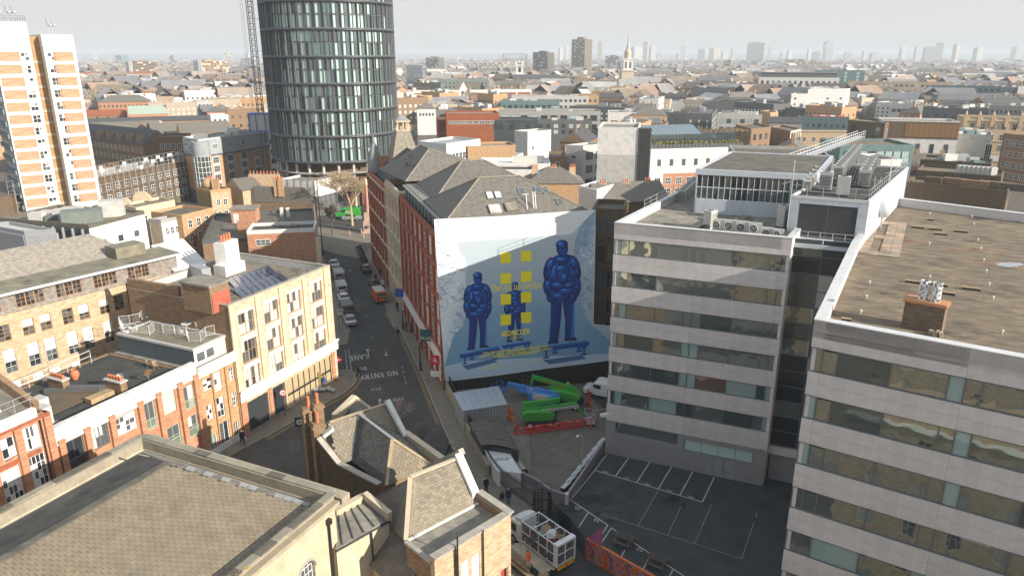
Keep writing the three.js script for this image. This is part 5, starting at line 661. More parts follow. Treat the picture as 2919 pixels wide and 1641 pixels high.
function bld(name,label,cat,o){
const{p,depth=14,wm=M.brownBrick,rm=M.felt,type='flat',rise=3,wins=[],turn,group}=o;
let h=o.h,W;
if(o.yb){const m=at((p[0][0]+p[p.length-1][0])/2,o.yb),dist=len(m);h=heightAt(m,p[0][1]);}
W=p.map(([x,y])=>at(x,y,h));
if(turn!==undefined){const c=mix2(W[0],W[1],0.5),v=nrm(c),a=turn*Math.PI/180,r=[-v[1],v[0]],d=[r[0]*Math.cos(a)+v[0]*Math.sin(a),r[1]*Math.cos(a)+v[1]*Math.sin(a)],L=len(sub(W[1],W[0]))/Math.max(0.3,Math.cos(a));W=[add(c,d,-L/2),add(c,d,L/2)];}
if(W.length===2){const F=new Fac(W[0],W[1]);W=[W[0],W[1],F.xz(F.L,-depth),F.xz(0,-depth)];}else if(W.length===3){if(o.clip)W[2]=add(W[1],nrm(sub(W[2],W[1])),o.clip);W.push(add(W[0],sub(W[2],W[1])));}
footprints.push(W);
const t=thing(name,label,cat,W[0],0,0,group),lp=local(t,W),top=type==='flat'?h-0.5:h;t.userData.h=h;
for(let i=0;i<4;i++){const F=new Fac(W[i],W[(i+1)%4]),w=wins[i];F.put(part('wall',once('wall'+[F.L.toFixed(2),top.toFixed(2)],()=>new G().box(0.004,0,-0.3,F.L-0.004,top,0).geom),(o.wms&&o.wms[i])||wm,t),t,0,0);if(w){const list=Array.isArray(w[0])?w:[w];for(const q of list)winGrid(t,F,q[0],q[1],q[2]??2.6,q[3]??top-0.3,q[4]??{});}}
roofOn(t,lp,h,type,rise,rm,o.trim??wm);
t.userData.W=W;o.more?.(t,W,h,lp);delete t.userData.W;delete t.userData.h;return t;
}
const S=(x,y)=>[950+x/2.576,y/2.576],R=(x,y)=>[1919+x/2.576,y/2.576],Cl=(x,y)=>[x/2.576,y/2.576],I2=(x,y)=>[x/3.291,320+y/3.291],L4=(x,y)=>[540+x/4.259,480+y/4.259],nf={frame:false};
const roofBoxes=(t,lp,h,n,m=[M.lightGrey,M.acWhite,M.metalGrey])=>{for(let k=0;k<n;k++){const a=rr(0.2,0.8),b=rr(0.2,0.8),p=mix2(mix2(lp[0],lp[1],a),mix2(lp[3],lp[2],a),b);part('roof_box',once('rb'+(k%4),()=>new G().box(-1-(k%4)*0.4,0,-0.8,1+(k%4)*0.3,1+(k%3)*0.5,0.8).geom),pick(m),t).position.set(p[0],h-0.36,p[1]);}};
const stacks=(t,lp,h,n,m=M.tanBrick)=>{for(let k=0;k<n;k++){const a=(k+0.5)/n,p=mix2(mix2(lp[0],lp[1],a),mix2(lp[3],lp[2],a),0.5),c=part('chimney',once('mch',()=>new G().box(-0.7,-2,-0.4,0.7,2.4,0.4).geom),m,t);c.position.set(p[0],h,p[1]);for(const x of[-0.4,0.05,0.45])part('chimney_pot',once('mpt',()=>new G().cyl(0,0,0,0.16,0.13,0.7,7).geom),M.terracotta,c).position.set(x,2.4,0);}};
// ---------------------------------------------------------------- council tower on the left
{
const A=at(94,700),d=[0.75,-0.66],F=new Fac(A,add(A,d,60)),e=(x,y)=>F.hit(x,y)[0],s1=e(159,516),s2=e(190,505),s3=e(275,499),h1=F.hit(50,62)[1],h2=F.hit(150,98)[1];
const t=thing('tower_block','white and orange brick council tower with antennas at the left edge','tower block',A),D=15,n=15,f0=8.5,pitch=(h2-3.2-f0)/13;
const rng=(a,b,o)=>[F.xz(a,-o),F.xz(b,-o),F.xz(b,-D),F.xz(a,-D)].map((q)=>sub(q,A));
const wg=(a,b,h,o=0)=>new G().prism(rng(a,b,o),0,h);wg(0,s1,h1).mesh('wing',M.white,t);wg(s2,s3,h2).mesh('wing',M.white,t);wg(s1+0.01,s2-0.01,h2-0.4,3.2).mesh('recess_wall',tint('tanBrick',[0.42,0.28,0.15]),t);
const bk=tint('orangeBrick',[0.56,0.34,0.23]);
for(let k=0;k<13;k++){
const y=f0+k*pitch,bp=once('btw',()=>new G().box(0,0,0.002,1,pitch*0.7,0.1).geom),put=(a,b)=>{const m=F.put(part('brick_panel',bp,bk,t),t,a,y+pitch*0.12);m.scale.x=b-a;};
put(s2+(s3-s2)*0.27,s3-(s3-s2)*0.1);put(s1*0.05,s1*0.66);F.put(part('floor_band',once('fbd',()=>new G().box(s1+0.02,-0.3,-3.2,s2-0.02,0.3,-3.1).geom),M.beige,t),t,0,y);
for(const s of[s2+(s3-s2)*0.08,s1*0.68])F.put(windowMesh(1.6,1.75,{cols:2,rows:2,pm:[M.glassDark,M.glassMid,M.curtain],fm:M.frameWhite,edge:0.1,dep:0.1,split:true}),t,s,y+pitch*0.12,0.05);
F.put(windowMesh(0.95,0.7,{cols:1,rows:1,pm:M.glassDark,dep:0.1}),t,s1-1.4,y+pitch*0.5,0.05);
const FL=new Fac(F.xz(0,-D),A);FL.put(part('balcony_band',once('bb',()=>new G().box(0.3,0,0,FL.L-0.5,1.0,0.5).geom),tint('teal',[0.2,0.27,0.28]),t),t,0,y-0.2,0.01);for(let i=0;i<6;i++)FL.put(windowMesh(2,1.4,{cols:2,rows:1,pm:GLZ,edge:0.09,dep:0.1}),t,0.6+i*2.35,y+0.9,0.03);
}
const q=(s,w)=>sub(F.xz(s,-w),A);for(const[s,w,h]of[[1.5,3,h1],[4,2,h1],[s1-2,2,h1],[s2+3,3,h2],[s3-4,3,h2],[s1-4.5,3,h1],[0.5,6,h1]]){const p=q(s,w),g=new G().bar([p[0],h,p[1]],[p[0],h+3.6,p[1]],0.06);g.box(p[0]-0.25,h+1.8,p[1]-0.2,p[0]+0.25,h+3.4,p[1]+0.2).sph(p[0]+0.6,h+2,p[1],0.35);g.mesh('antenna',M.galv,t);}
const rl=new G();for(let k=0;k<16;k++){const p=q(s1*k/15,0.4);rl.bar([p[0],h1,p[1]],[p[0],h1+1.3,p[1]],0.04,4);}for(const y of[0.7,1.3]){const a=q(0,0.4),b=q(s1,0.4);rl.bar([a[0],h1+y,a[1]],[b[0],h1+y,b[1]],0.035,4);}rl.mesh('railing',M.darkMetal,t);
footprints.push([F.xz(-1,3),F.xz(s3,3),F.xz(s3,-D),F.xz(-1,-D)]);
}
// ---------------------------------------------------------------- round glass tower with its hoist mast
{
const dep=240,c=[(1014-1459.5)/2079*dep*1.03,-(dep*CT)+6],Rr=18.3,t=thing('round_tower','round dark glass tower with green blinds rising out of the frame beside a hoist mast','tower',c),y0=13.2,pitch=7.05,NB=8,NC=52;
part('core',new G().cyl(0,y0,0,Rr-0.5,Rr-0.5,NB*pitch,52).geom,M.black,t);
const fr=once('twf',()=>{const w=2*Math.PI*Rr/NC,g=new G();g.box(-w/2-0.03,0,-0.3,-w/2+0.16,pitch,0.42).box(-0.05,0,-0.28,0.05,pitch,0.12);g.box(-w/2,0,-0.3,w/2,0.5,0.3).box(-w/2,pitch/2+0.15,-0.3,w/2,pitch/2+0.35,0.1);return g.geom;});
const pw=Math.PI*Rr/NC,pg=once('twp',()=>new G().box(-pw/2+0.06,0,-0.25,pw/2-0.04,pitch/2-0.3,-0.2).geom),hid=new G(),toCam=Math.atan2(-c[0],-c[1]);
for(let i=0;i<NC;i++){const a=i/NC*2*Math.PI,da=Math.abs(((a-toCam+9.42477796)%6.2831853)-3.14159265);if(da>1.68)continue;
for(let j=0;j<NB;j++){const f=part('window',fr,M.frameGrey,t);f.position.set(Math.sin(a)*Rr,y0+j*pitch,Math.cos(a)*Rr);f.rotation.y=a;const blind=rnd()<0.62?M.glassGreen:M.glassTower;
for(const k of[0,1]){part('pane',pg,k?(rnd()<0.2?M.glassMid:blind):blind,f).position.set(-pw/2+0.05,0.5+k*pitch/2,0);part('pane',pg,rnd()<0.18?M.glassGreen:pick([M.glassTower,M.glassTower,M.glassMid]),f).position.set(pw/2+0.02,0.5+k*pitch/2,0);}}}
for(let j=0;j<=NB;j++)part('floor_ring',once('twr',()=>new G().lathe([[Rr-0.3,-0.3],[Rr+0.5,-0.3],[Rr+0.5,0.25],[Rr-0.3,0.25]],64,0,0,0).geom),M.darkMetal,t).position.y=y0+j*pitch;
for(let i=0;i<26;i++){const a=i/26*6.2832;part('column',once('twc',()=>new G().cyl(0,0,0,0.4,0.4,y0,10).geom),M.lightGrey,t).position.set(Math.sin(a)*(Rr-1),0,Math.cos(a)*(Rr-1));}
part('podium_core',new G().cyl(0,0,0,Rr-4,Rr-4,y0,40).geom,tint('brownBrick',[0.17,0.1,0.07]),t);part('podium_ring',new G().lathe([[Rr-4,6],[Rr+0.6,6],[Rr+0.6,6.6],[Rr-4,6.6]],52,0,0,0).lathe([[Rr-4,9.8],[Rr,9.8],[Rr,10.3],[Rr-4,10.3]],52,0,0,0).geom,M.concrete,t);
footprints.push([[c[0]-22,c[1]-22],[c[0]+22,c[1]-22],[c[0]+22,c[1]+22],[c[0]-22,c[1]+22]]);
const mc=[c[0]-20.6,c[1]+4],m=thing('hoist_mast','thin dark lattice hoist mast with a blue cage beside the round tower','hoist',mc),g=new G(),w=0.75;
for(const[x,z]of[[-w,-w],[w,-w],[w,w],[-w,w]])g.bar([x,0,z],[x,74,z],0.09,4);for(let k=0;k<50;k++){const y=k*1.48;for(const[a,b]of[[[-w,-w],[w,-w]],[[w,-w],[w,w]],[[w,w],[-w,w]],[[-w,w],[-w,-w]]])g.bar([a[0],y,a[1]],[b[0],y,b[1]],0.06,3).bar([a[0],y,a[1]],[b[0],y+1.48,b[1]],0.05,3);}g.mesh('mast',M.darkMetal,m);
for(let k=1;k<9;k++)part('tie',once('tie',()=>new G().bar([0.7,0,0],[5.5,0.1,-1],0.06,4).geom),M.galv,m).position.y=k*8.6;part('cable',new G().bar([-2,0,0],[-2,74,0],0.04,4).bar([-2.5,0,0.3],[-2.5,74,0.3],0.03,4).geom,M.darkMetal,m);
const cg=new G();for(const y of[20.5,25.5])cg.box(-3.4,y,-1.6,3.8,y+0.4,1.6);for(const x of[-3.3,-1.2,1.4,3.6])cg.box(x,20.5,1.4,x+0.18,25.6,1.6);cg.mesh('hoist_cage',tint('liftBlue',[0.03,0.14,0.42]),m);part('cage_mesh',new G().box(-3.2,20.9,1.3,3.5,25.5,1.36).geom,M.metalGrey,m);
}
// ---------------------------------------------------------------- street block to the left of the junction
bld('brick_building','orange brick block with grey felt roof and one wide white window beside the street','building',{p:[L4(690,770),L4(1515,738)],h:10.3,depth:6.5,wm:M.orangeBrick,rm:M.feltDark,trim:M.whiteTrim,wins:[[1,1,7.4,8.9,{ww:2.8,wh:1.3,s0:0.4,s1:5.2}]],wms:[null,M.lightGrey],more:(t,W,h,lp)=>{const F=new Fac(W[0],W[1]);F.put(part('corner_render',new G().box(F.L+0.02,0,-0.6,F.L+0.9,8.6,0.06).geom,M.cream,t),t,0,0);part('roof_hatch',new G().box(-1.2,0,-0.7,1.2,0.5,0.7).geom,M.feltPale,t).position.set(...[mix2(lp[0],lp[2],0.62)].map((q)=>[q[0],h-0.3,q[1]])[0]);}});
bld('flat_roofed_block','wide dark felt roofed block with a brick stair hut and white flue pair','building',{p:[L4(150,890),L4(1550,800)],h:8.2,depth:26,wm:M.brownBrick,rm:M.felt,trim:M.darkGrey,more:(t,W,h,lp)=>{const q=(a,b)=>mix2(mix2(lp[0],lp[1],a),mix2(lp[3],lp[2],a),b),hut=q(0.33,0.72);part('stair_hut',new G().bx(hut[0],h+1,hut[1],5,3,4,0.1).geom,M.orangeBrick,t);part('hut_roof',new G().bx(hut[0],h+2.6,hut[1],5.6,0.25,4.6,0.1).geom,M.feltPale,t);part('hut_door',new G().bx(hut[0]-1.3,h+0.6,hut[1]+2.15,1.1,2.1,0.1,0.1).geom,M.white,t);const f=q(0.71,0.8);for(const k of[-0.7,0.7])part('flue',new G().bx(f[0]+k,h+0.6,f[1],0.6,2.2,0.6).geom,M.white,t);const b=q(0.36,0.26);part('brick_upstand',new G().bx(b[0],h+0.8,b[1],3,2.6,1.2,0.05).geom,M.orangeBrick,t);const rl=new G();for(const[a0,b0,a1,b1]of[[0.02,0.02,0.02,0.98],[0.02,0.98,0.98,0.98]])for(let k=0;k<=12;k++){const p=q(lerp(a0,a1,k/12),lerp(b0,b1,k/12));rl.bar([p[0],h,p[1]],[p[0],h+1.1,p[1]],0.03,4);if(k){const o=q(lerp(a0,a1,(k-1)/12),lerp(b0,b1,(k-1)/12));rl.bar([o[0],h+1.1,o[1]],[p[0],h+1.1,p[1]],0.025,4);}}rl.mesh('railing',M.blackMetal,t);}});
bld('flat_roofed_block','dark finned building with cluttered flat roof and white painted side wall with three windows','building',{p:[I2(-40,1000),I2(825,1068),I2(1350,932)],h:11.5,wm:M.brownBrick,rm:M.feltGreen,trim:M.felt,wms:[tint('teal',[0.06,0.08,0.085]),M.white,M.brownBrick,M.brownBrick],wins:[[9,1,5.2,8.2,{ww:1.3,wh:2,fm:M.frameGrey}],[3,1,6.5,8.8,{ww:1.2,wh:1.2,fm:M.frameGrey}]],more:(t,W,h,lp)=>{const F=new Fac(W[0],W[1]);for(let k=0;k<10;k++)F.put(part('fin',once('fin',()=>new G().box(-0.1,0,0.002,0.1,10.9,0.5).geom),M.metalGrey,t),t,k*F.L/9.6,0);roofBoxes(t,lp,h,14,[M.lightGrey,M.acWhite,M.greenGrey,M.beige,M.metalGrey]);const p=mix2(mix2(lp[0],lp[1],0.75),mix2(lp[3],lp[2],0.75),0.3);part('plant_room',new G().bx(p[0],h+0.8,p[1],7,2.4,3.6,0.5).geom,M.greenGrey,t);const p2=mix2(mix2(lp[0],lp[1],0.8),mix2(lp[3],lp[2],0.8),0.75);part('roof_shed',new G().bx(p2[0],h+1.2,p2[1],4.4,3.2,3,0.4).geom,M.lightGrey,t);}});
bld('white_house','small white rendered house with four slim windows beside a grey flank wall','house',{p:[I2(1385,1010),I2(1505,1018),I2(1735,975)],h:9,wm:M.grey,rm:M.feltPale,wms:[M.beige,M.white],wins:[null,[4,2,1.5,8.3,{ww:0.8,wh:1.5,m:0.5}]]});
bld('brick_house','yellow brick house with white sashes and a rust red door beside the white house','house',{p:[I2(1700,975),I2(1990,905)],h:9.5,depth:9,wm:M.tanBrick,wins:[[3,2,3,9,{ww:1.1,wh:1.8}]],more:(t,W)=>{new Fac(W[0],W[1]).put(part('door',new G().box(2.2,0.05,0,3.2,2.3,0.06).geom,M.rust,t),t,0,2.4,0.01);}});
bld('cream_building','flat roofed cream building with two scalloped gables behind','building',{p:[I2(1130,870),I2(1270,905),I2(1635,830)],h:8.5,wm:M.cream,rm:M.feltGreen,wins:[null,[4,1,4,7.5,{ww:1.4,wh:1.6}]],more:(t,W,h,lp)=>{for(const[a,r]of[[0.1,1.6],[0.55,2.3]]){const p=mix2(lp[0],lp[3],a);part('curved_gable',new G().geo(new THREE.CylinderGeometry(r,r,0.4,18,1,false,-Math.PI/2,Math.PI),new THREE.Matrix4().makeRotationX(-Math.PI/2).setPosition(p[0],h,p[1])).geom,M.cream,t);}}});
bld('painted_house','yellow brick house with a painted olive side wall and big round dish','house',{p:[L4(85,235),L4(250,275),L4(495,250)],h:9.5,wm:M.tanBrick,wms:[tint('stone',[0.3,0.25,0.12]),M.yellowBrick],wins:[null,[2,2,2,8,{ww:1,wh:1.6}]],more:(t,W,h,lp)=>{const p=mix2(lp[0],lp[2],0.35);part('dish',new G().geo(new THREE.SphereGeometry(1.5,16,6,0,6.3,0,1),new THREE.Matrix4().makeRotationX(1.2).setPosition(p[0],h+1.2,p[1])).geom,M.woodPale,t);part('dish_post',new G().bar([p[0],h-1,p[1]],[p[0],h+0.6,p[1]],0.1).geom,M.galv,t);stacks(t,lp,h,2);}});
bld('hip_roof_house','grey hipped slate roof house with a row of chimney pots behind it','house',{p:[L4(700,395),L4(800,400),L4(1390,420)],h:6,wm:M.brownBrick,rm:M.slate,type:'hip',rise:4,clip:16,more:(t,W,h,lp)=>stacks(t,lp,h+3.5,2)});
bld('slate_roof_house','small terrace with twin slate roofs and a long line of pots','house',{p:[L4(640,270),L4(880,240)],h:9,depth:10,wm:M.yellowBrick,rm:M.slate,type:'gable',rise:2.5,more:(t,W,h,lp)=>{const p=mix2(lp[1],lp[2],0.5),w=part('party_chimney',new G().bx(p[0]+3,h+1.5,p[1],8,3.2,0.9).geom,M.yellowBrick,t);chimneyPots(w,[...Array(9)].map((_,k)=>[p[0]-0.6+k*0.9,p[1],0.8]),h+3.1);}});
bld('wrapped_scaffold','building under scaffold wrapped in white sheeting below the round tower','scaffold',{p:[L4(1080,140),L4(1515,165),L4(1730,115)],h:9.5,wm:M.darkGrey,rm:M.feltPale,trim:M.whiteMetal,clip:14,more:(t,W,h)=>{for(const[a,b]of[[0,1],[1,2]]){const F=new Fac(W[a],W[b]);F.put(part('sheeting',new G().box(-0.5,5.5,0.3,F.L+0.4,9.9,0.4).geom,M.white,t),t,0,0);const g=new G();for(let s=0;s<=F.L;s+=2.1)g.bar([s,0,0.7],[s,10.6,0.7],0.05,5);for(const y of[2.2,4.4,10.4])g.bar([0,y,0.7],[F.L,y,0.7],0.05,5);F.put(part('scaffold_tubes',g.geom,M.galv,t),t,0,0);}}});
bld('glass_building','small dark glass and louvre building at the left edge behind the warehouse','building',{p:[[-60,640],[28,634],[150,655]],h:14,wm:M.metalGrey,rm:M.lightGrey,wms:[M.glassOfficeDark,M.metalGrey],clip:13});
bld('hotel','four storey tan brick hotel with grey top floor and rounded glazed corner','hotel',{p:[Cl(1340,1010),Cl(1450,1030),Cl(1965,965)],h:18.5,wm:M.tanBrick,rm:M.lead,trim:M.lightGrey,wins:[null,[4,4,3,13.5,{ww:2.2,wh:1.8,m:3,fm:M.lightGrey}]],more:(t,W,h,lp)=>{
for(const[a,b]of[[0,1],[1,2]]){const F=new Fac(W[a],W[b]);F.put(part('top_floor',new G().box(0,14,0.002,F.L,h-0.2,0.25).geom,tint('lightGrey',[0.4,0.44,0.47]),t),t,0,0);F.put(part('base_band',new G().box(0,0,0.002,F.L,3.4,0.2).box(0,13.6,0.002,F.L,14,0.35).geom,M.darkGrey,t),t,0,0);if(b===2){winGrid(t,F.shift(0.25),4,1,15,17.5,{ww:2,wh:1.3,m:3});for(let k=0;k<4;k++)F.put(part('pale_strip',new G().box(0,3.4,0.002,2.8,13.6,0.02).geom,M.lightGrey,t),t,3+(F.L-6)/4*(k+0.5)-1.4,0,-0.015);}}
const g=new G(),gl=new G(),c=lp[1];for(let k=0;k<9;k++){const a=k/8*Math.PI*1.1;g.bar([c[0]+Math.cos(a)*2.5,0,c[1]+Math.sin(a)*2.5-1.2],[c[0]+Math.cos(a)*2.5,14,c[1]+Math.sin(a)*2.5-1.2],0.09,4);}for(let y=1.5;y<14.2;y+=1.55)g.geo(new THREE.TorusGeometry(2.5,0.09,4,24),new THREE.Matrix4().makeRotationX(Math.PI/2).setPosition(c[0],y,c[1]-1.2));part('corner_bay',new G().cyl(c[0],0,c[1]-1.2,2.4,2.4,14,24).geom,M.glassOfficeDark,t);part('corner_roof',new G().cyl(c[0],14,c[1]-1.2,2.6,2.6,h-14.4,24).geom,tint('lightGrey',[0.36,0.4,0.43]),t);g.mesh('corner_frame',M.whiteMetal,t);
const F=new Fac(W[0],W[1]),sg=F.put(part('sign',new G().box(0.6,15.3,0.26,F.L-0.6,17.6,0.4).geom,M.lightGrey,t),t,0,0);part('sign_swoosh',new G().bx(2.2,17,0.43,2.6,0.4,0.06,0,0,0.12).bx(2.4,16.6,0.43,2.8,0.3,0.06,0,0,0.12).geom,M.vanGreen,sg);{const tx=part('sign_text',textG('Express',0.75,0.06),tint('liftBlue',[0.02,0.09,0.4]),sg);tx.position.set(F.L*0.62,16,0.42);}
roofBoxes(t,lp,h,6);part('roof_dish',new G().geo(new THREE.SphereGeometry(1.6,12,6,0,6.3,0,1),new THREE.Matrix4().makeRotationX(0.9).setPosition(...[mix2(lp[2],lp[3],0.3)].map((q)=>[q[0],h+1.2,q[1]])[0])).geom,M.white,t);}});
bld('terrace_house','brown brick terrace with blue and red shopfronts beside the hotel','building',{p:[Cl(1150,1010),Cl(1338,1010)],h:16.5,depth:12,turn:-12,wm:tint('brownBrick',[0.22,0.15,0.1]),rm:M.slateDark,wins:[[4,3,4.5,15.5,{ww:1.2,wh:1.8}]],more:(t,W)=>{const F=new Fac(W[0],W[1]);F.put(part('shopfront',new G().box(0.3,0.2,0.002,F.L*0.5,3.6,0.4).geom,tint('liftBlue',[0.03,0.1,0.2]),t),t,0,0);F.put(part('shopfront',new G().box(F.L*0.52,0.2,0.002,F.L-0.3,3.6,0.4).geom,tint('signRed',[0.4,0.04,0.04]),t),t,0,0);}});
bld('gabled_terrace','long brown brick terrace with a dark slate roof and pointed dormer gables','terrace',{p:[Cl(560,1000),Cl(1050,1062)],h:12.5,depth:11,wm:tint('brownBrick',[0.24,0.17,0.1]),rm:M.slateDark,type:'gable',rise:4.5,wins:[[16,3,2,12,{ww:1.2,wh:1.7}]],more:(t,W)=>{const F=new Fac(W[0],W[1]);for(let k=0;k<5;k++){const s=F.L*(0.32+k*0.15),g=new G();g.tri([s-2,12.2,0.05],[s+2,12.2,0.05],[s,15.4,0.05]).quad([s-2.2,12.2,0.2],[s,15.6,0.2],[s,15.6,-4.5],[s-2.2,12.2,-0.5]).quad([s+2.2,12.2,0.2],[s,15.6,0.2],[s,15.6,-4.5],[s+2.2,12.2,-0.5]);F.put(part('dormer_gable',g.geom,M.brownBrick,t),t,0,0);}}});
bld('podium','low building under the council tower with rooftop air conditioners and white fencing','building',{p:[[-60,575],[30,560],[365,492]],h:11.5,wm:M.darkBrick,rm:M.felt,clip:60,more:(t,W,h,lp)=>{const F=new Fac(W[1],W[2]);const g=new G();for(let s=0;s<F.L;s+=1.6)g.bar([s,h,-0.5],[s,h+3.4,-0.5],0.05,4);for(const y of[1.1,2.2,3.3])g.bar([0,h+y,-0.5],[F.L,h+y,-0.5],0.045,4);F.put(part('scaffold_fence',g.geom,M.galv,t),t,0,0);for(let k=0;k<26;k++)F.put(part('fence_board',once('fbo'+(k%3),()=>new G().box(0,0,-0.46,1.2+(k%3)*0.3,0.9,-0.42).geom),pick([M.white,M.whiteMetal,M.beige]),t),t,rr(1,F.L-3),h+pick([0.2,1.3,1.3,2.1]));for(let k=0;k<10;k++){const p=sub(F.xz(F.L*0.5+k*2.2,-4),W[0]);part('air_conditioner',once('acx',()=>new G().box(-0.8,0,-0.6,0.8,1.8,0.6).geom),M.acWhite,t).position.set(p[0],h-0.3,p[1]);}winGrid(t,F,18,3,1.5,10.5,{ww:1.5,wh:1.7});const sc=new G();for(let s=0;s<=F.L;s+=2.2)sc.bar([s,0,1.2],[s,h+3,1.2],0.06,4);for(let y=2;y<h+3;y+=2)sc.bar([0,y,1.2],[F.L,y,1.2],0.05,4);F.put(part('scaffold_tubes',sc.geom,M.galv,t),t,0,0);}});
// ---------------------------------------------------------------- rows towards the left horizon
const D1=[
['green_roof_hall','hall with a pale green roof and an orange brick arched gable front',[Cl(960,838),Cl(1215,838)],8,'orangeBrick','greenTint','gable',4.5,22,0,null],
['brick_flats','row of dark brown brick flats with white windows below the council towers',[Cl(600,668),Cl(920,690)],13,'brownBrick','felt','flat',0,10,-14,[12,4]],
['brick_flats','orange brick flats with white windows, end on to the dark brown row',[Cl(1012,672),Cl(1185,668)],13,'orangeBrick','felt','flat',0,12,10,[5,4]],
['brick_terrace','yellow brick terrace with many chimneys under a flat parapet',[Cl(1190,628),Cl(1440,622)],12,'tanBrick','slateDark','flat',0,10,8,[9,3]],
['tiled_roof_house','house with a reddish brown tiled roof and orange gable beside the council tower',[Cl(630,840),Cl(790,858)],7,'brownBrick','rust','gable',3.2,9,-10,[5,2]],
['slate_roof_house','long low slate roofed school range with small pointed gables',[Cl(1060,975),Cl(1500,985)],8,'brownBrick','slate','gable',4.5,12,6,[8,2]],
['slate_roof_house','further slate roofed range with a broad dormer gable beside the hotel',[Cl(1330,985),Cl(1690,965)],9,'tanBrick','slate','gable',4.5,13,8,[6,2]],
['white_building','white house front with dark windows next to a brown brick one near the mast',[Cl(1556,850),Cl(1660,842)],11,'white','felt','flat',0,10,5,[3,2]],
['brick_building','brown brick house with white windows and orange flank near the mast',[Cl(1662,815),Cl(1905,808)],12.5,'brownBrick','feltPale','flat',0,12,4,[4,2]],
['white_building','white stuccoed block squeezed between hotel and round tower',[Cl(1955,990),Cl(2050,985)],16,'white','felt','flat',0,14,6,[3,4]],
['flat_block','pale grey flat roofed block with strip windows behind the arched gable',[Cl(1440,745),Cl(1650,738)],11,'lightGrey','feltPale','flat',0,16,0,[7,2]],
['brick_flats','orange brick mansion flats far left below the hills',[Cl(580,535),Cl(945,548)],13,'orangeBrick','rust','gable',3,12,-6,[14,3]],
['white_building','low white workshop among the far left roofs',[Cl(655,596),Cl(800,596)],9,'white','feltPale','flat',0,14,0,[7,2]],
['flat_block','wide low white roofed shed right of the white workshop',[Cl(815,610),Cl(1100,598)],7,'beige','white','gable',2,26,0,null],
['brick_terrace','brown terrace with stepped chimney stacks far left of the round tower',[Cl(1180,540),Cl(1440,532)],11,'darkBrick','slateDark','gable',3,9,0,[9,2]],
['flat_block','low dark roofed shed with pale walls left of the mast',[Cl(1440,665),Cl(1730,672)],8,'beige','slateDark','flat',0,15,3,[8,1]],
['brick_terrace','tan brick villas with red gables left of the mast',[Cl(1590,615),Cl(1800,610)],10,'tanBrick','slate','gableX',3.5,9,2,[6,2]],
['slate_roof_house','small slate roofed houses with orange gables under the council tower',[Cl(660,935),Cl(830,950)],6,'orangeBrick','slate','gableX',3,8,-5,null],
['slate_roof_house','grey roofed house with an orange gable beside the willow',[Cl(850,930),Cl(1050,955)],6.5,'orangeBrick','slate','gable',3.2,10,8,null],
['flat_block','long pale walled yard building below the green roofed hall',[Cl(770,880),Cl(1050,905)],6,'lightGrey','slateDark','gable',2,9,0,null],
['brick_building','low orange brick annex in front of the arched gable',[Cl(1240,880),Cl(1570,890)],6.5,'orangeBrick','slateDark','gable',2.5,10,0,[7,1]],
];
for(const[n,l,p,h,w,r,ty,rise,dep,turn,ws]of D1)bld(n,l,'building',{p,h,depth:dep,turn,wm:M[w],rm:M[r],type:ty,rise,trim:ty==='flat'?M[w]:M[w],wins:ws?[[ws[0],ws[1],2,undefined,nf]]:[],more:(t,W,hh,lp)=>{if(/terrace|flats/.test(n))stacks(t,lp,hh+(ty==='flat'?0:rise),Math.round(ws[0]/2));if(n==='green_roof_hall'){const F=new Fac(W[1],W[2]),g=new G();const sh=new THREE.Shape();sh.moveTo(0,0);sh.lineTo(F.L,0);sh.lineTo(F.L,7);sh.bezierCurveTo(F.L*0.9,9,F.L*0.72,10,F.L*0.66,12.5);sh.absarc(F.L/2,12.6,F.L*0.16,0,Math.PI,false);sh.bezierCurveTo(F.L*0.28,10,F.L*0.1,9,0,7);sh.closePath();F.put(part('arched_gable',new THREE.ExtrudeGeometry(sh,{depth:0.6,bevelEnabled:false}),tint('orangeBrick',[0.6,0.35,0.22]),t),t,0,0,0.05);F.put(part('arch_window',new G().geo(new THREE.TorusGeometry(2.6,0.3,6,16,Math.PI),new THREE.Matrix4().makeTranslation(F.L/2,5,0.7)).geom,M.beige,t),t,0,0,0.05);}}});
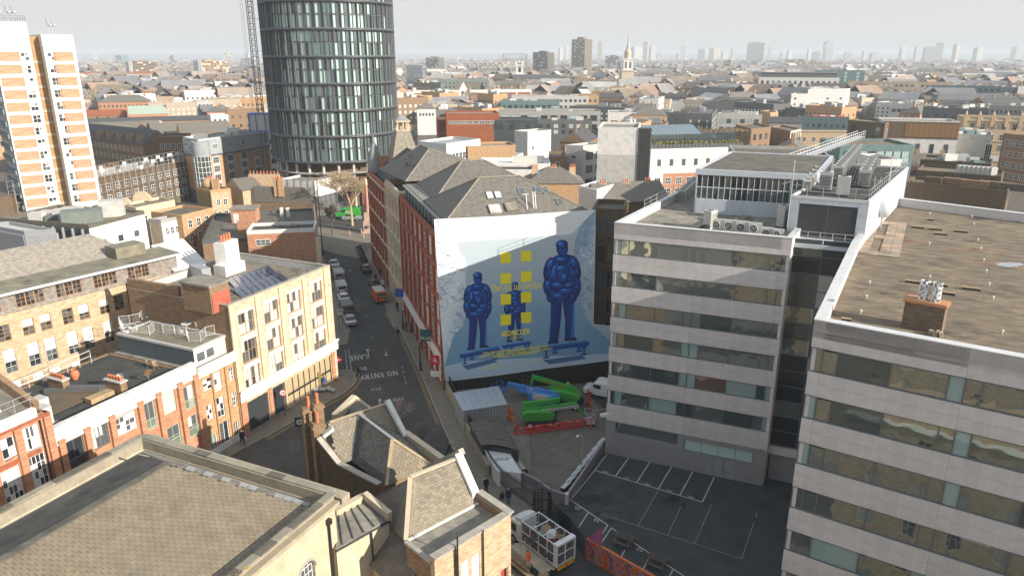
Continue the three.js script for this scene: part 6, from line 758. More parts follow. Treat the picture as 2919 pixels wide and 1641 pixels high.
// ---------------------------------------------------------------- roofs behind the banner block and to the right
const dyn=(m)=>M[m];
const D2=[
['rust_clad_building','rust red metal clad block in two steps behind the slate pyramids',[S(770,885),S(1070,885)],17,'rust','felt','flat',0,16,4,[6,1,10,13,{ww:1.6,wh:1.6}]],
['rust_clad_building','upper rust red storey with strip windows behind the slate pyramids',[S(838,842),S(1205,830)],20,'rust','feltPale','flat',0,14,4,[8,1,15,18.5,{ww:2.2,wh:1.3}]],
['flat_block','long grey flats with recessed glass balconies and a pale gravel roof',[S(1210,822),S(1955,815)],17,'grey','feltPale','flat',0,16,2,[10,2,8,16,{ww:3.2,wh:2.6,fm:M.frameGrey,pm:[M.glassGreen,M.glassDark]}]],
['glass_pavilion','black glazed rooftop storey with angled corner in front of the grey flats',[S(1120,882),S(1500,885)],17.5,'glassOfficeDark','feltDark','flat',0,14,-6,[9,1,13,17,{ww:2,wh:2.4,fm:M.frameGrey}]],
['flat_block','black cladded balcony block with green glass right of the glazed storey',[S(1500,880),S(1890,895)],14,'darkGrey','felt','flat',0,8,3,[7,2,8,13,{ww:2,wh:1.8,fm:M.frameGrey,pm:[M.glassGreen,M.curtain,M.glassDark]}]],
['white_block','plain white rendered cube with one small window',[S(1330,962),S(1428,972),S(1600,958)],16,'white','felt','flat',0,12,null,null,[1,1,9,12,{ww:1.2,wh:1.2,s0:1,s1:4}]],
['glass_building','white framed studio block with sloped glass front and low metal roof',[S(625,1040),S(830,1060),S(1245,1000)],17,'whiteMetal','metalGrey','flat',0,14,null,[3,1,10,14,{ww:3,wh:2}],[9,2,6,15.5,{ww:2.2,wh:2,fm:M.whiteMetal}],null,16],
['brick_building','plain yellow brick flank wall beside the studio block',[S(1065,1092),S(1257,1056)],15.5,'tanBrick','feltPale','flat',0,10,10,null],
['white_tower','tall blank white wall slab with a black ribbed strip at its right edge',[S(1955,945),S(2232,938)],24,'white','feltPale','flat',0,16,-3,null,null,'ribs'],
['white_building','long white and orange brick office with rooftop planting and glazed attic',[[1862,424],[2112,424]],17.5,'white','felt','flat',0,14,26,[[7,1,12.5,15.5,{ww:1,wh:1.8,fm:M.frameGrey}],[8,3,1.5,10.5,{ww:1.8,wh:1.9}]],null,'attic'],
['concrete_block','grey rendered building with a cut-out glazed corner and two slits',[S(1700,1068),S(1835,1075),S(1950,1062)],16,'lightGrey','feltPale','flat',0,10,null,[1,2,9,14,{ww:1.3,wh:0.7,fm:M.frameGrey}],[2,3,3,15,{ww:3,wh:2.3,fm:M.frameGrey}],null,10],
['brick_building','olive brick rear wall with one white window between the white roofs',[S(1590,1150),S(1702,1160)],14,'brownBrick','felt','flat',0,12,0,[1,2,8,13,{ww:1.3,wh:1.8}]],
['white_roof_block','low white parapet roof with a row of boxy condensers',[S(1110,1190),S(1570,1225)],14,'white','white','flat',0,12,0,null,null,'ac'],
['white_roof_block','white flat roof with dark hatches in front of the condenser roof',[S(1000,1240),S(1455,1262)],15,'white','feltDark','flat',0,9,-4,null],
['brick_building','dark brown brick wall with tall black windows right of the banner',[[1696,604],[1772,596]],22,'darkBrick','felt','flat',0,7,-4,[2,5,3,21.5,{ww:1.7,wh:2.4,fm:M.frameGrey}]],
['slate_roof_house','pair of slate roofs with rooflights behind the banner wall',[S(1445,1365),S(1800,1330)],15,'tanBrick','slate','hip',3,10,3,null,null,'lights'],
['plant_box','white corrugated plant box on legs above the slate roofs',[S(1805,1372),S(1935,1400),S(2062,1360)],18.5,'whiteMetal','metalGrey','flat',0,6,null,null,null,'ribbed',7],
['slate_roof_house','dark slate roof with a long glass rooflight left of the grey office',[[1765,590],[1850,560]],16,'darkBrick','slate','gable',3,9,25,null,null,'lights'],
['flat_block','grey green flats with rows of small windows behind the ornate baths',[S(845,590),S(1068,580)],20,'greenGrey','feltGreen','flat',0,18,3,[12,3,8,19,{ww:1.4,wh:1.6,frame:false}]],
['flat_block','plain grey green slab end beside the flats',[S(705,600),S(790,612),S(846,588)],20.5,'greenGrey','felt','flat',0,14,null,null,null,null,14],
['glass_building','blue grey glass office with white framed bay right of the round tower',[S(535,478),S(655,485),S(752,475)],30,'metalGrey','feltPale','flat',0,20,null,[6,7,2,29,{ww:3,wh:3,frame:false,pm:[M.glassOffice,M.glassBlue]}],[4,6,2,29,{ww:3.6,wh:3,frame:false}],null,22],
['ornate_building','white and red brick ornate Edwardian building with a pointed gable',[S(878,690),S(1150,650)],15,'redBrick','feltPale','flat',0,16,8,[8,2,3,13,{ww:1.6,wh:3}],null,'ornate'],
['white_house','small white lantern topped house with a pyramid roof',[S(615,800),S(750,797)],14,'white','slate','hip',3,9,2,[5,1,9,13,{ww:1,wh:1.5,frame:false}]],
['flat_block','long pale roofed warehouse range across the middle behind the grey flats',[S(1330,712),S(1840,700)],15,'lightGrey','slateDark','flat',0,14,1,[16,2,6,14,{ww:1.8,wh:1.7,frame:false}]],
['brick_building','brown brick block end of the long range with a flat roof',[S(1840,695),S(1937,700)],15.5,'tanBrick','felt','flat',0,18,0,[3,2,5,14,{ww:1.5,wh:1.8,frame:false}]],
['flat_block','dark glass mid rise roofs with white boxes left of the long range',[S(1255,735),S(1640,748)],16,'teal','felt','flat',0,16,-2,[10,2,6,15,{ww:2.2,wh:2,frame:false}],null,'boxes'],
['brick_building','low brown block with olive roof and white plant left of centre',[S(745,770),S(890,762)],13,'beige','felt','flat',0,14,4,[6,2,4,12,{ww:1.5,wh:1.4,frame:false}],null,'boxes'],
['flat_block','grey workshop with white gable and tall windows near the spire',[S(2030,830),S(2215,825)],13,'white','feltPale','flat',0,16,2,[3,1,4,11,{ww:3,wh:3,frame:false}]],
['slate_roof_house','brown hipped roof school block near the spire',[S(2210,850),S(2424,840)],12,'tanBrick','slate','hip',4,14,4,[6,2,3,11,nf]],
['brick_building','dark brown long roof range right of the spire base',[S(1940,715),S(2115,712)],13,'darkBrick','slateDark','gable',3,12,2,[9,2,3,12,nf]],
['flat_block','dark slate clad block with strip glazing far right of the spire',[S(2415,690),S(2570,685)],14,'darkGrey','felt','flat',0,16,0,[8,2,5,13,nf]],
['office_slab','long white office with dark attic storey and grey glass end',[R(678,572),R(1165,568)],22,'white','feltPale','flat',0,18,4,[14,3,3,20.5,{ww:2.2,wh:3.2,frame:false}],null,'slab'],
['glass_building','grey green glass end block attached to the long white office',[R(1165,520),R(1292,515)],25,'teal','feltPale','flat',0,18,4,[4,6,2,24,{ww:3,wh:2.6,frame:false,pm:[M.glassOfficeDark,M.glassGreen]}]],
['dark_block','windowless black clad block with rooftop tanks',[R(160,640),R(428,650)],16,'darkGrey','feltDark','flat',0,16,-5,null,null,'boxes'],
['arched_hall','low hall with a shallow dark barrel roof and a white hut on it',[R(262,790),R(815,778)],9,'darkGrey','slateDark','barrel',5,22,3,null],
['white_block','white modernist block with small scattered windows and stepped roof',[R(870,690),R(1270,690),R(1360,668)],16,'white','feltPale','flat',0,16,null,[8,3,3,15,{ww:1.4,wh:1.3,fm:M.frameGrey,skip:0.45}],[1,2,4,14,{ww:1.4,wh:2,fm:M.frameGrey}],'step',16],
['brick_office','long tan brick office with continuous white framed window bands',[R(1360,605),R(1965,600)],17,'paleBrick','felt','flat',0,16,3,[20,3,3,16,{ww:2.4,wh:2,frame:false,pm:[M.glassMid,M.curtain]}]],
['dark_block','dark glass office block right of the tan brick office',[R(1998,640),R(2302,632)],17,'teal','feltDark','flat',0,16,2,[12,4,2,16.5,{ww:2,wh:2,frame:false}]],
['flat_block','grey mansard roofed block with inset attic windows near the right edge',[R(1600,760),R(1905,768)],13,'lightGrey','slate','flat',0,14,2,[7,1,6,12,{ww:2.4,wh:2,frame:false}]],
['flat_block','dark grey roof storey range below the mansard block',[R(1890,800),R(2260,795)],14,'darkGrey','slateDark','flat',0,14,2,[7,1,7,13,nf]],
['olive_block','brown flats with an olive green roof and tan brick lower floors',[R(1290,885),R(1560,908),R(1650,880)],19,'darkBrick','feltGreen','flat',0,14,null,[4,1,14,18.5,{ww:2,wh:3,fm:M.frameGrey}],[2,3,6,18,{ww:1.6,wh:2}],'tanbase',14],
['olive_block','long dark attic with slatted shutters over a white wall of tall windows',[R(1650,902),R(2000,885)],19.5,'white','feltGreen','flat',0,14,12,[[5,2,2,12.5,{ww:1.4,wh:4,fm:M.frameGrey}]],null,'shutters'],
['white_building','white rendered corner with tall narrow windows at a tilt of sunlight',[R(1985,960),R(2070,962)],15.5,'white','feltPale','flat',0,12,-5,[2,2,3,14,{ww:1.6,wh:4.5,fm:M.frameGrey}]],
['concrete_block','bare grey concrete block with one tall slot window',[R(2062,990),R(2305,985)],15,'lightGrey','feltPale','flat',0,12,0,[1,1,3,13,{ww:2,wh:8,s0:10,s1:16}],null,'boxes'],
['ornate_building','pale yellow brick Victorian corner building with arched windows and pinnacles',[R(2285,880),R(2520,862)],19,'paleBrick','slate','flat',0,14,14,[6,4,2,18,{ww:1.6,wh:2.4}],null,'pinnacles'],
['brick_flats','red brown brick flats with angled roof and glass balconies',[R(462,915),R(575,950),R(760,930)],16,'brownBrick','felt','flat',0,12,null,[2,3,3,15,{ww:1.8,wh:2,fm:M.frameGrey}],[3,3,3,15,{ww:1.8,wh:2.2,fm:M.frameGrey}],null,13],
['stone_building','grey brick house with a pale stone framed front of tall windows',[R(718,935),R(862,965),R(1014,930)],14.5,'brownBrick','slate','flat',0,12,null,null,[4,3,3,14,{ww:1.6,wh:2.6,fm:M.frameGrey}],'stonefront',12],
['brick_building','yellow brick wall with arched white windows beyond the plant roof',[R(1015,1000),R(1270,962)],12,'yellowBrick','felt','flat',0,12,20,[8,1,8,11.5,{ww:1.5,wh:1.8}]],
['glass_building','green glass roof pavilion behind the air conditioner rows',[R(1405,1090),R(1595,1050)],21,'teal','feltBrown','flat',0,14,24,[8,1,16,20.5,{ww:2,wh:3,fm:M.frameGrey,pm:[M.glassGreen,M.glassOfficeDark]}]],
['white_building','white gridded office flank seen past the satellite dish',[R(1550,1180),R(1660,1175)],20,'white','felt','flat',0,10,30,[[2,4,2,19,{ww:3,wh:3,fm:M.whiteMetal}]]],
['brown_block','dark brown brick block with stepped felt roofs near the right edge',[R(1715,1345),R(2460,1400)],14,'darkBrick','felt','flat',0,9,-6,null,null,'upstand'],
['brown_block','second stepped brown roof with a row of condensers behind the first',[R(1800,1270),R(2390,1285)],14.2,'darkBrick','feltBrown','flat',0,12,-4,null,null,'ac'],
['brown_block','further brown flat roof with white vents near the right edge',[R(1840,1190),R(2310,1195)],14,'darkBrick','felt','flat',0,12,-3,null,null,'boxes'],
['brick_terrace','dark brick street front running away at the right edge of the picture',[R(2500,985),R(2640,1010)],17,'brownBrick','felt','flat',0,30,-40,[6,4,2,16,{ww:1.4,wh:2}]],
['flat_block','white roofed terrace houses with green plants below the arched hall',[R(330,840),R(655,850)],13,'lightGrey','feltGreen','flat',0,10,2,[6,2,4,12,{ww:2.2,wh:2.2,fm:M.frameGrey,pm:[M.glassGreen,M.glassMid]}],null,'ac'],
['brick_house','tan brick party wall with white flank and red pot near the arched hall',[R(655,815),R(715,830),R(860,810)],12,'tanBrick','felt','flat',0,10,null,null,[2,2,3,11,{ww:2,wh:2.4,fm:M.frameGrey}],null,11],
['flat_block','blue fronted market building with a red and pink roof display',[R(940,872),R(1270,868)],13,'teal','feltDark','flat',0,12,0,[8,2,3,12,nf],null,'pinkroof'],
['flat_block','grey slanted roof house below the market building',[R(715,895),R(950,905)],14,'grey','slateDark','gable',2,12,4,null],
['flat_block','glazed dark roof storeys at the far right below the skyline',[R(2380,780),R(2600,775)],15,'grey','feltPale','flat',0,16,0,[9,2,5,14,nf]],
['flat_block','wide pale roofed market hall at the far right',[R(2310,640),R(2600,640)],14,'greenGrey','feltPale','flat',0,26,0,[10,2,3,13,nf]],
['white_building','low white roofed row under the long white office',[R(430,660),R(720,650)],11,'white','feltPale','flat',0,12,2,[9,1,5,10,nf]],
['tan_block','square tan brick stair tower among the white rows',[R(725,640),R(868,640)],14,'tanBrick','felt','flat',0,12,3,[2,2,3,12,nf]],
];
const extraFns={
ribs:(t,W,h)=>{const F=new Fac(W[0],W[1]),g=new G();g.box(F.L,0,0.002,F.L*1.32,h+0.3,0.12);F.put(part('dark_strip',g.geom,M.darkGrey,t),t,0,0);for(let k=0;k<5;k++)F.put(part('rib',once('rib'+h.toFixed(0),()=>new G().box(0,0,0.12,0.14,h,0.26).geom),M.black,t),t,F.L*(1.01+k*0.065),0);F.put(part('lower_panel',new G().box(0,0,0.002,F.L-0.1,h*0.72,0.04).geom,M.lightGrey,t),t,0,0);},
attic:(t,W,h,lp)=>{const F=new Fac(W[0],W[1]);F.put(part('brick_storey',new G().box(4,0,0.002,F.L,11,0.06).geom,M.orangeBrick,t),t,0,0,-0.045);F.put(part('attic_glazing',new G().box(0,h+0.3,-4.2,F.L,h+3.6,-4).geom,M.glassOfficeDark,t),t,0,0);const g=new G();for(let s=0;s<F.L;s+=1.1)g.box(s,h+0.2,-0.5,s+0.9,h+1.4,-0.4);F.put(part('balustrade',g.geom,M.darkGrey,t),t,0,0);const pl=new G();for(let k=0;k<160;k++)pl.geo(new THREE.IcosahedronGeometry(rr(0.2,0.5),0),new THREE.Matrix4().makeTranslation(rr(0,F.L),h+1.3+rr(0,0.6),-1+rr(-0.4,0.4)));stuff(F.put(part('roof_planting',pl.geom,M.hedge??mat('hedge',[0.14,0.13,0.04],{roughness:1}),t),t,0,0));const q=(s,y,o)=>{const p=sub(F.xz(s,o),W[0]);return[p[0],y,p[1]];};const gr=part('glass_roof',new G().quad(q(0,h+3.6,-4),q(F.L*0.62,h+3.6,-4),q(F.L*0.62,h+5.6,-11),q(0,h+5.6,-11)).geom,tint('glassOffice',[0.3,0.4,0.42]),t);const bars=new G();for(let k=0;k<=14;k++)bars.bar(q(k*F.L*0.62/14,h+3.65,-4),q(k*F.L*0.62/14,h+5.65,-11),0.07,4);bars.mesh('glazing_bars',M.whiteMetal,t);const pg=new G();for(let k=0;k<9;k++)pg.beam(q(F.L*0.64+k*1.6,h+4.2,-3),q(F.L*0.64+k*1.6,h+4.2,-10),0.25,0.3);pg.mesh('pergola',M.woodPale,t);},
ac:(t,W,h,lp)=>{for(let k=0;k<8;k++){const p=mix2(mix2(lp[0],lp[1],0.5+k*0.055),mix2(lp[3],lp[2],0.5+k*0.055),0.45);part('air_conditioner',once('ac2',()=>new G().box(-0.75,0,-0.5,0.75,1.9,0.5).geom),M.acWhite,t).position.set(p[0],h-0.3,p[1]);}},
lights:(t,W,h,lp)=>{const F=new Fac(W[0],W[1]),p=mix2(lp[0],lp[1],0.5);for(let k=0;k<5;k++)F.put(part('rooflight',once('rl3',()=>new G().bx(0,0,0,1.3,0.1,2.2,0,0.52).geom),M.glassBlue,t),t,F.L*0.25+k*1.5,h+1.5,-2.6);stacks(t,lp,h+0.5,3,M.paleBrick);},
ribbed:(t,W,h)=>{for(const[a,b]of[[0,1],[1,2]]){const F=new Fac(W[a],W[b]),g=new G();for(let s=0.1;s<F.L;s+=0.4)g.box(s,h-3.6,0.002,s+0.2,h,0.09);F.put(part('corrugation',g.geom,M.whiteMetal,t),t,0,0);}},
ornate:(t,W,h)=>{const F=new Fac(W[0],W[1]),g=new G();g.box(0,h-1.2,0.002,F.L,h+1,0.4).box(0,7,0.002,F.L,7.7,0.3);F.put(part('white_bands',g.geom,M.white,t),t,0,0);const s=F.L*0.42;F.put(part('pointed_gable',new THREE.ExtrudeGeometry(new THREE.Shape([[s-4,0],[s+4,0],[s+4,h],[s,h+7],[s-4,h]].map((q)=>new THREE.Vector2(...q))),{depth:0.6,bevelEnabled:false}),M.white,t),t,0,0,0.01);for(let k=0;k<9;k++)F.put(part('white_pier',once('wpr',()=>new G().box(-0.5,0,0.002,0.5,h,0.3).geom),M.white,t),t,k*F.L/8,0);},
boxes:(t,W,h,lp)=>roofBoxes(t,lp,h,7,[M.white,M.lightGrey,M.metalGrey,M.teal]),
slab:(t,W,h,lp)=>{const F=new Fac(W[0],W[1]);part('attic',new G().prism(inset(lp,2),h,h+4.2).geom,M.darkGrey,t);part('attic_roof',new G().prism(inset(lp,1.4),h+4.2,h+4.7).geom,M.feltPale,t);for(let k=0;k<6;k++)F.put(part('dark_bay',once('dbay',()=>new G().box(0,2,0.002,3,17,0.08).geom),M.darkGrey,t),t,F.L*0.4+k*F.L*0.1,0,0.05);},
step:(t,W,h,lp)=>{const a=mix2(mix2(lp[0],lp[1],0.5),mix2(lp[3],lp[2],0.5),0.5);part('upper_storey',new G().prism([mix2(lp[0],lp[1],0.3),lp[1],lp[2],mix2(lp[3],lp[2],0.3)].map((q)=>q),h+0.26,h+3.2).geom,M.white,t);roofBoxes(t,lp,h+3.6,3);},
tanbase:(t,W,h)=>{for(const[a,b]of[[0,1],[1,2]]){const F=new Fac(W[a],W[b]);F.put(part('brick_base',new G().box(0,0,0.002,F.L,13.4,0.3).geom,M.tanBrick,t),t,0,0);winGrid(t,F.shift(0.3),4,3,2,13,{ww:1.6,wh:2.2});}},
shutters:(t,W,h)=>{const F=new Fac(W[0],W[1]);F.put(part('attic_storey',new G().box(0,13.6,0.002,F.L,h,0.1).geom,M.darkBrick,t),t,0,0);for(let k=0;k<10;k++)F.put(part('slatted_shutter',once('shu',()=>{const g=new G();for(let x=0;x<1.9;x+=0.22)g.box(x,14.2,0.11,x+0.12,h-0.7,0.2);return g.geom;}),M.frameBrown,t),t,F.L*(0.3+k*0.07),0);},
pinnacles:(t,W,h,lp)=>{const F=new Fac(W[0],W[1]);for(let k=0;k<6;k++)F.put(part('pinnacle',once('pin',()=>new G().box(-0.6,h-3,0.002,0.6,h+1.4,0.5).cyl(0,h+1.4,0.1,0.5,0.05,1.5,6).geom),M.paleBrick,t),t,k*F.L/5,0);F.put(part('string_course',new G().box(0,5.6,0.002,F.L,6.2,0.3).box(0,10.4,0.002,F.L,10.8,0.25).box(0,h-1,0.002,F.L,h-0.4,0.4).geom,M.stone,t),t,0,0);F.put(part('shopfront',new G().box(0,3,0.002,F.L,5.4,0.3).geom,M.white,t),t,0,0);},
stonefront:(t,W,h)=>{const F=new Fac(W[1],W[2]),g=new G();for(let k=0;k<=4;k++)g.box(Math.min(F.L-0.6,k*F.L/4),0,0.002,Math.min(F.L,k*F.L/4+0.6),h,0.25);for(const y of[3,7,10.8,h-0.5])g.box(0,y,0.002,F.L,y+0.5,0.22);F.put(part('stone_frame',g.geom,M.whiteTrim,t),t,0,0);},
upstand:(t,W,h,lp)=>{const F=new Fac(W[0],W[1]);for(let k=0;k<5;k++)F.put(part('upstand',once('ups'+k,()=>new G().box(0,h-0.3,-5-k%2,3.5+k,h+1.2,-3.6-k%2).geom),pick([M.darkBrick,M.felt,M.brownBrick]),t),t,3+k*F.L/5.5,0);},
pinkroof:(t,W,h,lp)=>{for(let k=0;k<14;k++){const p=mix2(mix2(lp[0],lp[1],rr(0.1,0.9)),mix2(lp[3],lp[2],rr(0.1,0.9)),0.5);part('awning',once('awn',()=>new G().bx(0,0,0,2.2,0.3,1.4,0,0.2).geom),pick([tint('pink',[0.6,0.08,0.2]),tint('redPlastic',[0.6,0.1,0.06]),M.white]),t).position.set(p[0],h+0.9,p[1]);}},
};
for(const[n,l,p,h,w,r,ty,rise,dep,turn,ws,ws2,ex,clip]of D2){const many=ws&&Array.isArray(ws[0]);bld(n,l,'building',{p,h,depth:dep,...(turn===null?{}:{turn}),clip,wm:M[w],rm:M[r],type:ty,rise,trim:M[w],wins:[ws?(many?ws:[ws]):null,ws2?[ws2]:null],more:(t,W,hh,lp)=>{ex&&extraFns[ex](t,W,hh,lp);if(/flat_block|brown_block|brick_office/.test(n)&&!ex)roofBoxes(t,lp,hh,3);}});}
{
const b=at(1481,262),h=heightAt(b,171),t=thing('church_tower','square white stone church tower with an open belfry left of the dark tower block','church tower',b),w=5.2,g=new G().box(-w,0,-w,w,h*0.55,w).box(-w-0.6,h*0.55,-w-0.6,w+0.6,h*0.58,w+0.6).box(-w+1,h*0.58,-w+1,w-1,h*0.82,w-1).box(-w,h*0.82,-w,w,h*0.86,w);g.mesh('tower',M.white,t);for(const[x,z]of[[-1,-1],[1,-1],[1,1],[-1,1]])part('pinnacle',new G().box(x*(w-1.3)-1,h*0.86,z*(w-1.3)-1,x*(w-1.3)+1,h*0.97,z*(w-1.3)+1).geom,M.white,t);part('belfry',new G().box(-1.6,h*0.62,w-0.95,1.6,h*0.78,w-0.9).geom,M.black,t);part('belfry_roof',new G().geo(new THREE.ConeGeometry(3.4,5,4),new THREE.Matrix4().makeRotationY(0.785).setPosition(0,h*0.86+2.5,0)).geom,M.lightGrey,t);
bld('church_hall','long dark slate church nave with rooflights and a stone gable beside the white tower','church',{p:[[1497,236],[1565,232]],h:13,depth:22,turn:6,wm:M.stone,rm:M.slateDark,type:'gable',rise:8,wins:[[8,1,5,11,nf]]});
}
{
const b=at(1785,268),h=heightAt(b,88),t=thing('spire_church','pale stone church tower with a tall slender spire','church',b),k=h/60,g=(p)=>new G().lathe(p.map(([x,y])=>[x*k,y*k]),8,0,0,0);
part('tower',new G().box(-6*k,0,-6*k,6*k,22*k,6*k).box(-6.6*k,22*k,-6.6*k,6.6*k,23.4*k,6.6*k).geom,M.stone,t);part('belfry',new G().box(-4.6*k,23.4*k,-4.6*k,4.6*k,33*k,4.6*k).box(-5.2*k,33*k,-5.2*k,5.2*k,34*k,5.2*k).geom,M.white,t);for(const s of[-2.2,2.2])part('louvre',new G().box((s-1)*k,25*k,4.62*k,(s+1)*k,31*k,4.7*k).geom,M.darkGrey,t);
part('drum',g([[3.4,34],[3.4,39],[3.8,39.3],[3.4,40],[2.8,42],[1.6,43.2]]).geom,M.stone,t);part('spire',g([[1.6,43],[1.5,46],[0.9,48],[0.75,52],[0.25,57],[0.05,60]]).geom,M.lightGrey,t);part('nave',new G().box(-9*k,0,-34*k,9*k,13*k,-6*k).geom,M.stone,t);
}
// ================================================================ towards the horizon
function tower(n,label,x0,x1,yt,yb,wm,cols,rows,o={}){
const c=at((x0+x1)/2,yb),dist=-(c[1]*CT)+EYE*ST,w=(x1-x0)*dist/2079,h=heightAt(c,yt),tn=(o.turn??0.5),f=Math.cos(tn)+0.8*Math.abs(Math.sin(tn)),a=w/f,b=a*0.8;
const t=thing(n,label,'tower block',c,0,-tn,o.group);part('body',new G().box(-a/2,0,-b/2,a/2,h,b/2).geom,wm,t);if(o.side)part('flank',new G().box(-a/2-0.3,0,-b/2-0.2,-a/2+a*0.12,h+0.2,b/2+0.3).geom,o.side,t);
part('roof_plant',new G().box(-a*0.25,h,-b*0.25,a*0.2,h+Math.min(5,h*0.06),b*0.2).geom,wm,t);
if(cols){const pw=a/cols,ph=h/rows,wg=once('tw'+[pw.toFixed(1),ph.toFixed(1)].join(),()=>new G().box(-pw*0.36,ph*0.3,0,pw*0.36,ph*0.85,0.3).geom),big=(x1-x0)/cols>5;const all=new G();
for(let i=0;i<cols;i++)for(let j=0;j<rows;j++){if(big&&cols*rows<=120){const m=part('window',wg,pick([M.glassDark,M.glassMid,M.curtain]),t);m.position.set(-a/2+(i+0.5)*pw,j*ph,b/2);}else all.bx(-a/2+(i+0.5)*pw,(j+0.55)*ph,b/2,pw*0.7,ph*0.5,0.5);}
for(let j=0;j<rows;j++)all.bx(-a/2,(j+0.55)*ph,0,0.5,ph*0.45,b*0.85).bx(a/2,(j+0.55)*ph,0,0.5,ph*0.45,b*0.85);
stuff(part('window_rows',all.geom,M.glassMid,t));}
footprints.push([[c[0]-a,c[1]-a],[c[0]+a,c[1]-a],[c[0]+a,c[1]+a],[c[0]-a,c[1]+a]]);return t;
}
tower('tower_block','brick and white twin slab tower left of the hoist mast, nearer of two alike',363,454,176,229,M.brownBrick,10,10,{side:M.lightGrey,turn:-0.6});
tower('tower_block','brick and white twin slab tower close left of the hoist mast',555,656,174,230,M.tanBrick,10,10,{side:M.lightGrey,turn:-0.6});
tower('tower_block','dark slab tower with white window grid in the middle distance',1519,1579,149,222,M.darkBrick,6,14,{side:M.brownBrick,turn:0.55});
tower('tower_block','tall brown twin tower with white roof rims in the middle distance',1628,1686,112,216,M.brownBrick,6,20,{turn:0.7});
tower('tower_block','short dark tower block half hidden behind the church spire',1723,1772,160,205,M.darkGrey,6,9,{turn:0.2});
tower('tower_block','wide grey gridded slab tower on the right skyline',2124,2176,122,186,M.lightGrey,11,18,{turn:0.25});
tower('tower_block','dark block with tan flank behind the blue grey office',1216,1266,164,212,M.darkBrick,7,8,{turn:0.4});
tower('office_slab','beige office slab with rows of small windows left of the gasholder',1352,1446,178,210,M.beige,16,6,{turn:0.15});
tower('tower_block','pale low slab left of the hoist mast on the horizon',690,745,166,196,M.lightGrey,8,7,{turn:0.3});
tower('tower_block','pair of narrow pale towers on the left horizon',638,666,148,178,M.beige,4,10,{turn:-0.3});
tower('tower_block','square pale block on the far left horizon',485,510,158,182,M.beige,4,8,{});
tower('office_slab','dark teal office block on the far left horizon',331,366,157,180,M.teal,5,6,{});
tower('office_slab','long grey blue low slab on the right below the skyline',2145,2230,172,198,M.metalGrey,12,5,{turn:0.1});
tower('office_slab','long brown low slab right of the grey blue slab',2230,2310,170,195,M.brownBrick,12,4,{turn:0.1});
tower('tower_block','stubby tan block with a grey side below the right skyline',2062,2086,172,206,M.tanBrick,4,6,{});
const SK=[[1592,1604,136],[1610,1621,131],[1624,1630,140],[1702,1717,119],[1831,1847,120],[1796,1830,135],[1850,1869,131],[1872,1886,149],[1938,1953,131],[1987,2013,140],[2021,2053,138],[2055,2073,147],[2083,2097,138],[2187,2196,134],[2220,2230,148],[2241,2255,145],[2299,2310,142],[2346,2366,119],[2350,2372,138],[2310,2338,147],[2352,2374,152],[2562,2579,134],[2605,2620,133],[2629,2660,134],[2661,2684,123],[2712,2731,126],[2773,2796,137],[2885,2915,133],[1420,1434,158],[700,712,153],[268,280,150],[1300,1316,158],[2480,2500,150],[2405,2425,149],[1925,1936,152],[2455,2466,146]];
SK.forEach(([x0,x1,yt],i)=>tower('skyscraper','hazy pale skyscraper',x0,x1,yt,156+2079*42/(3600+(i*977%1400)),pick([M.lightGrey,M.beige,M.metalGrey,M.lightGrey]),0,0,{turn:(i%5-2)*0.2}));
{
const c=at(1468,200),t=thing('gasholder','empty circular gasholder frame of thin iron columns on the horizon','gasholder',c),d=len(c),r=65*d/2079/2,h=heightAt(c,153),g=new G();for(let k=0;k<22;k++){const a=k/22*6.2832;g.bar([Math.cos(a)*r,0,Math.sin(a)*r],[Math.cos(a)*r,h,Math.sin(a)*r],d/2079*0.6,4);}for(const y of[0.35,0.68,1])g.geo(new THREE.TorusGeometry(r,d/2079*0.5,4,44),new THREE.Matrix4().makeRotationX(Math.PI/2).setPosition(0,h*y,0));g.mesh('guide_frame',tint('rust',[0.28,0.16,0.12]),t);
}
// ---------------------------------------------------------------- the carpet of roofs between the named buildings
const inside=(x,z,pad)=>footprints.some((W)=>{const xs=W.map((p)=>p[0]),zs=W.map((p)=>p[1]);return x>Math.min(...xs)-pad&&x<Math.max(...xs)+pad&&z>Math.min(...zs)-pad&&z<Math.max(...zs)+pad;});
const kinds=[
['brick_house','small brick house with slate gable roof among the far rooftops','tanBrick','slate','gable'],['brick_house','dark brick house with slate gable roof among the far rooftops','brownBrick','slateDark','gable'],['brick_house','orange brick house with a hipped roof among the far rooftops','orangeBrick','slate','hip'],
['flat_block','pale flat roofed block among the far rooftops','beige','felt','flat'],['flat_block','white flat roofed block among the far rooftops','white','feltPale','flat'],['flat_block','dark flat roofed block among the far rooftops','darkGrey','felt','flat'],['flat_block','tan brick flat roofed block among the far rooftops','tanBrick','felt','flat'],['flat_block','brown brick flat roofed block among the far rooftops','brownBrick','feltBrown','flat'],
];
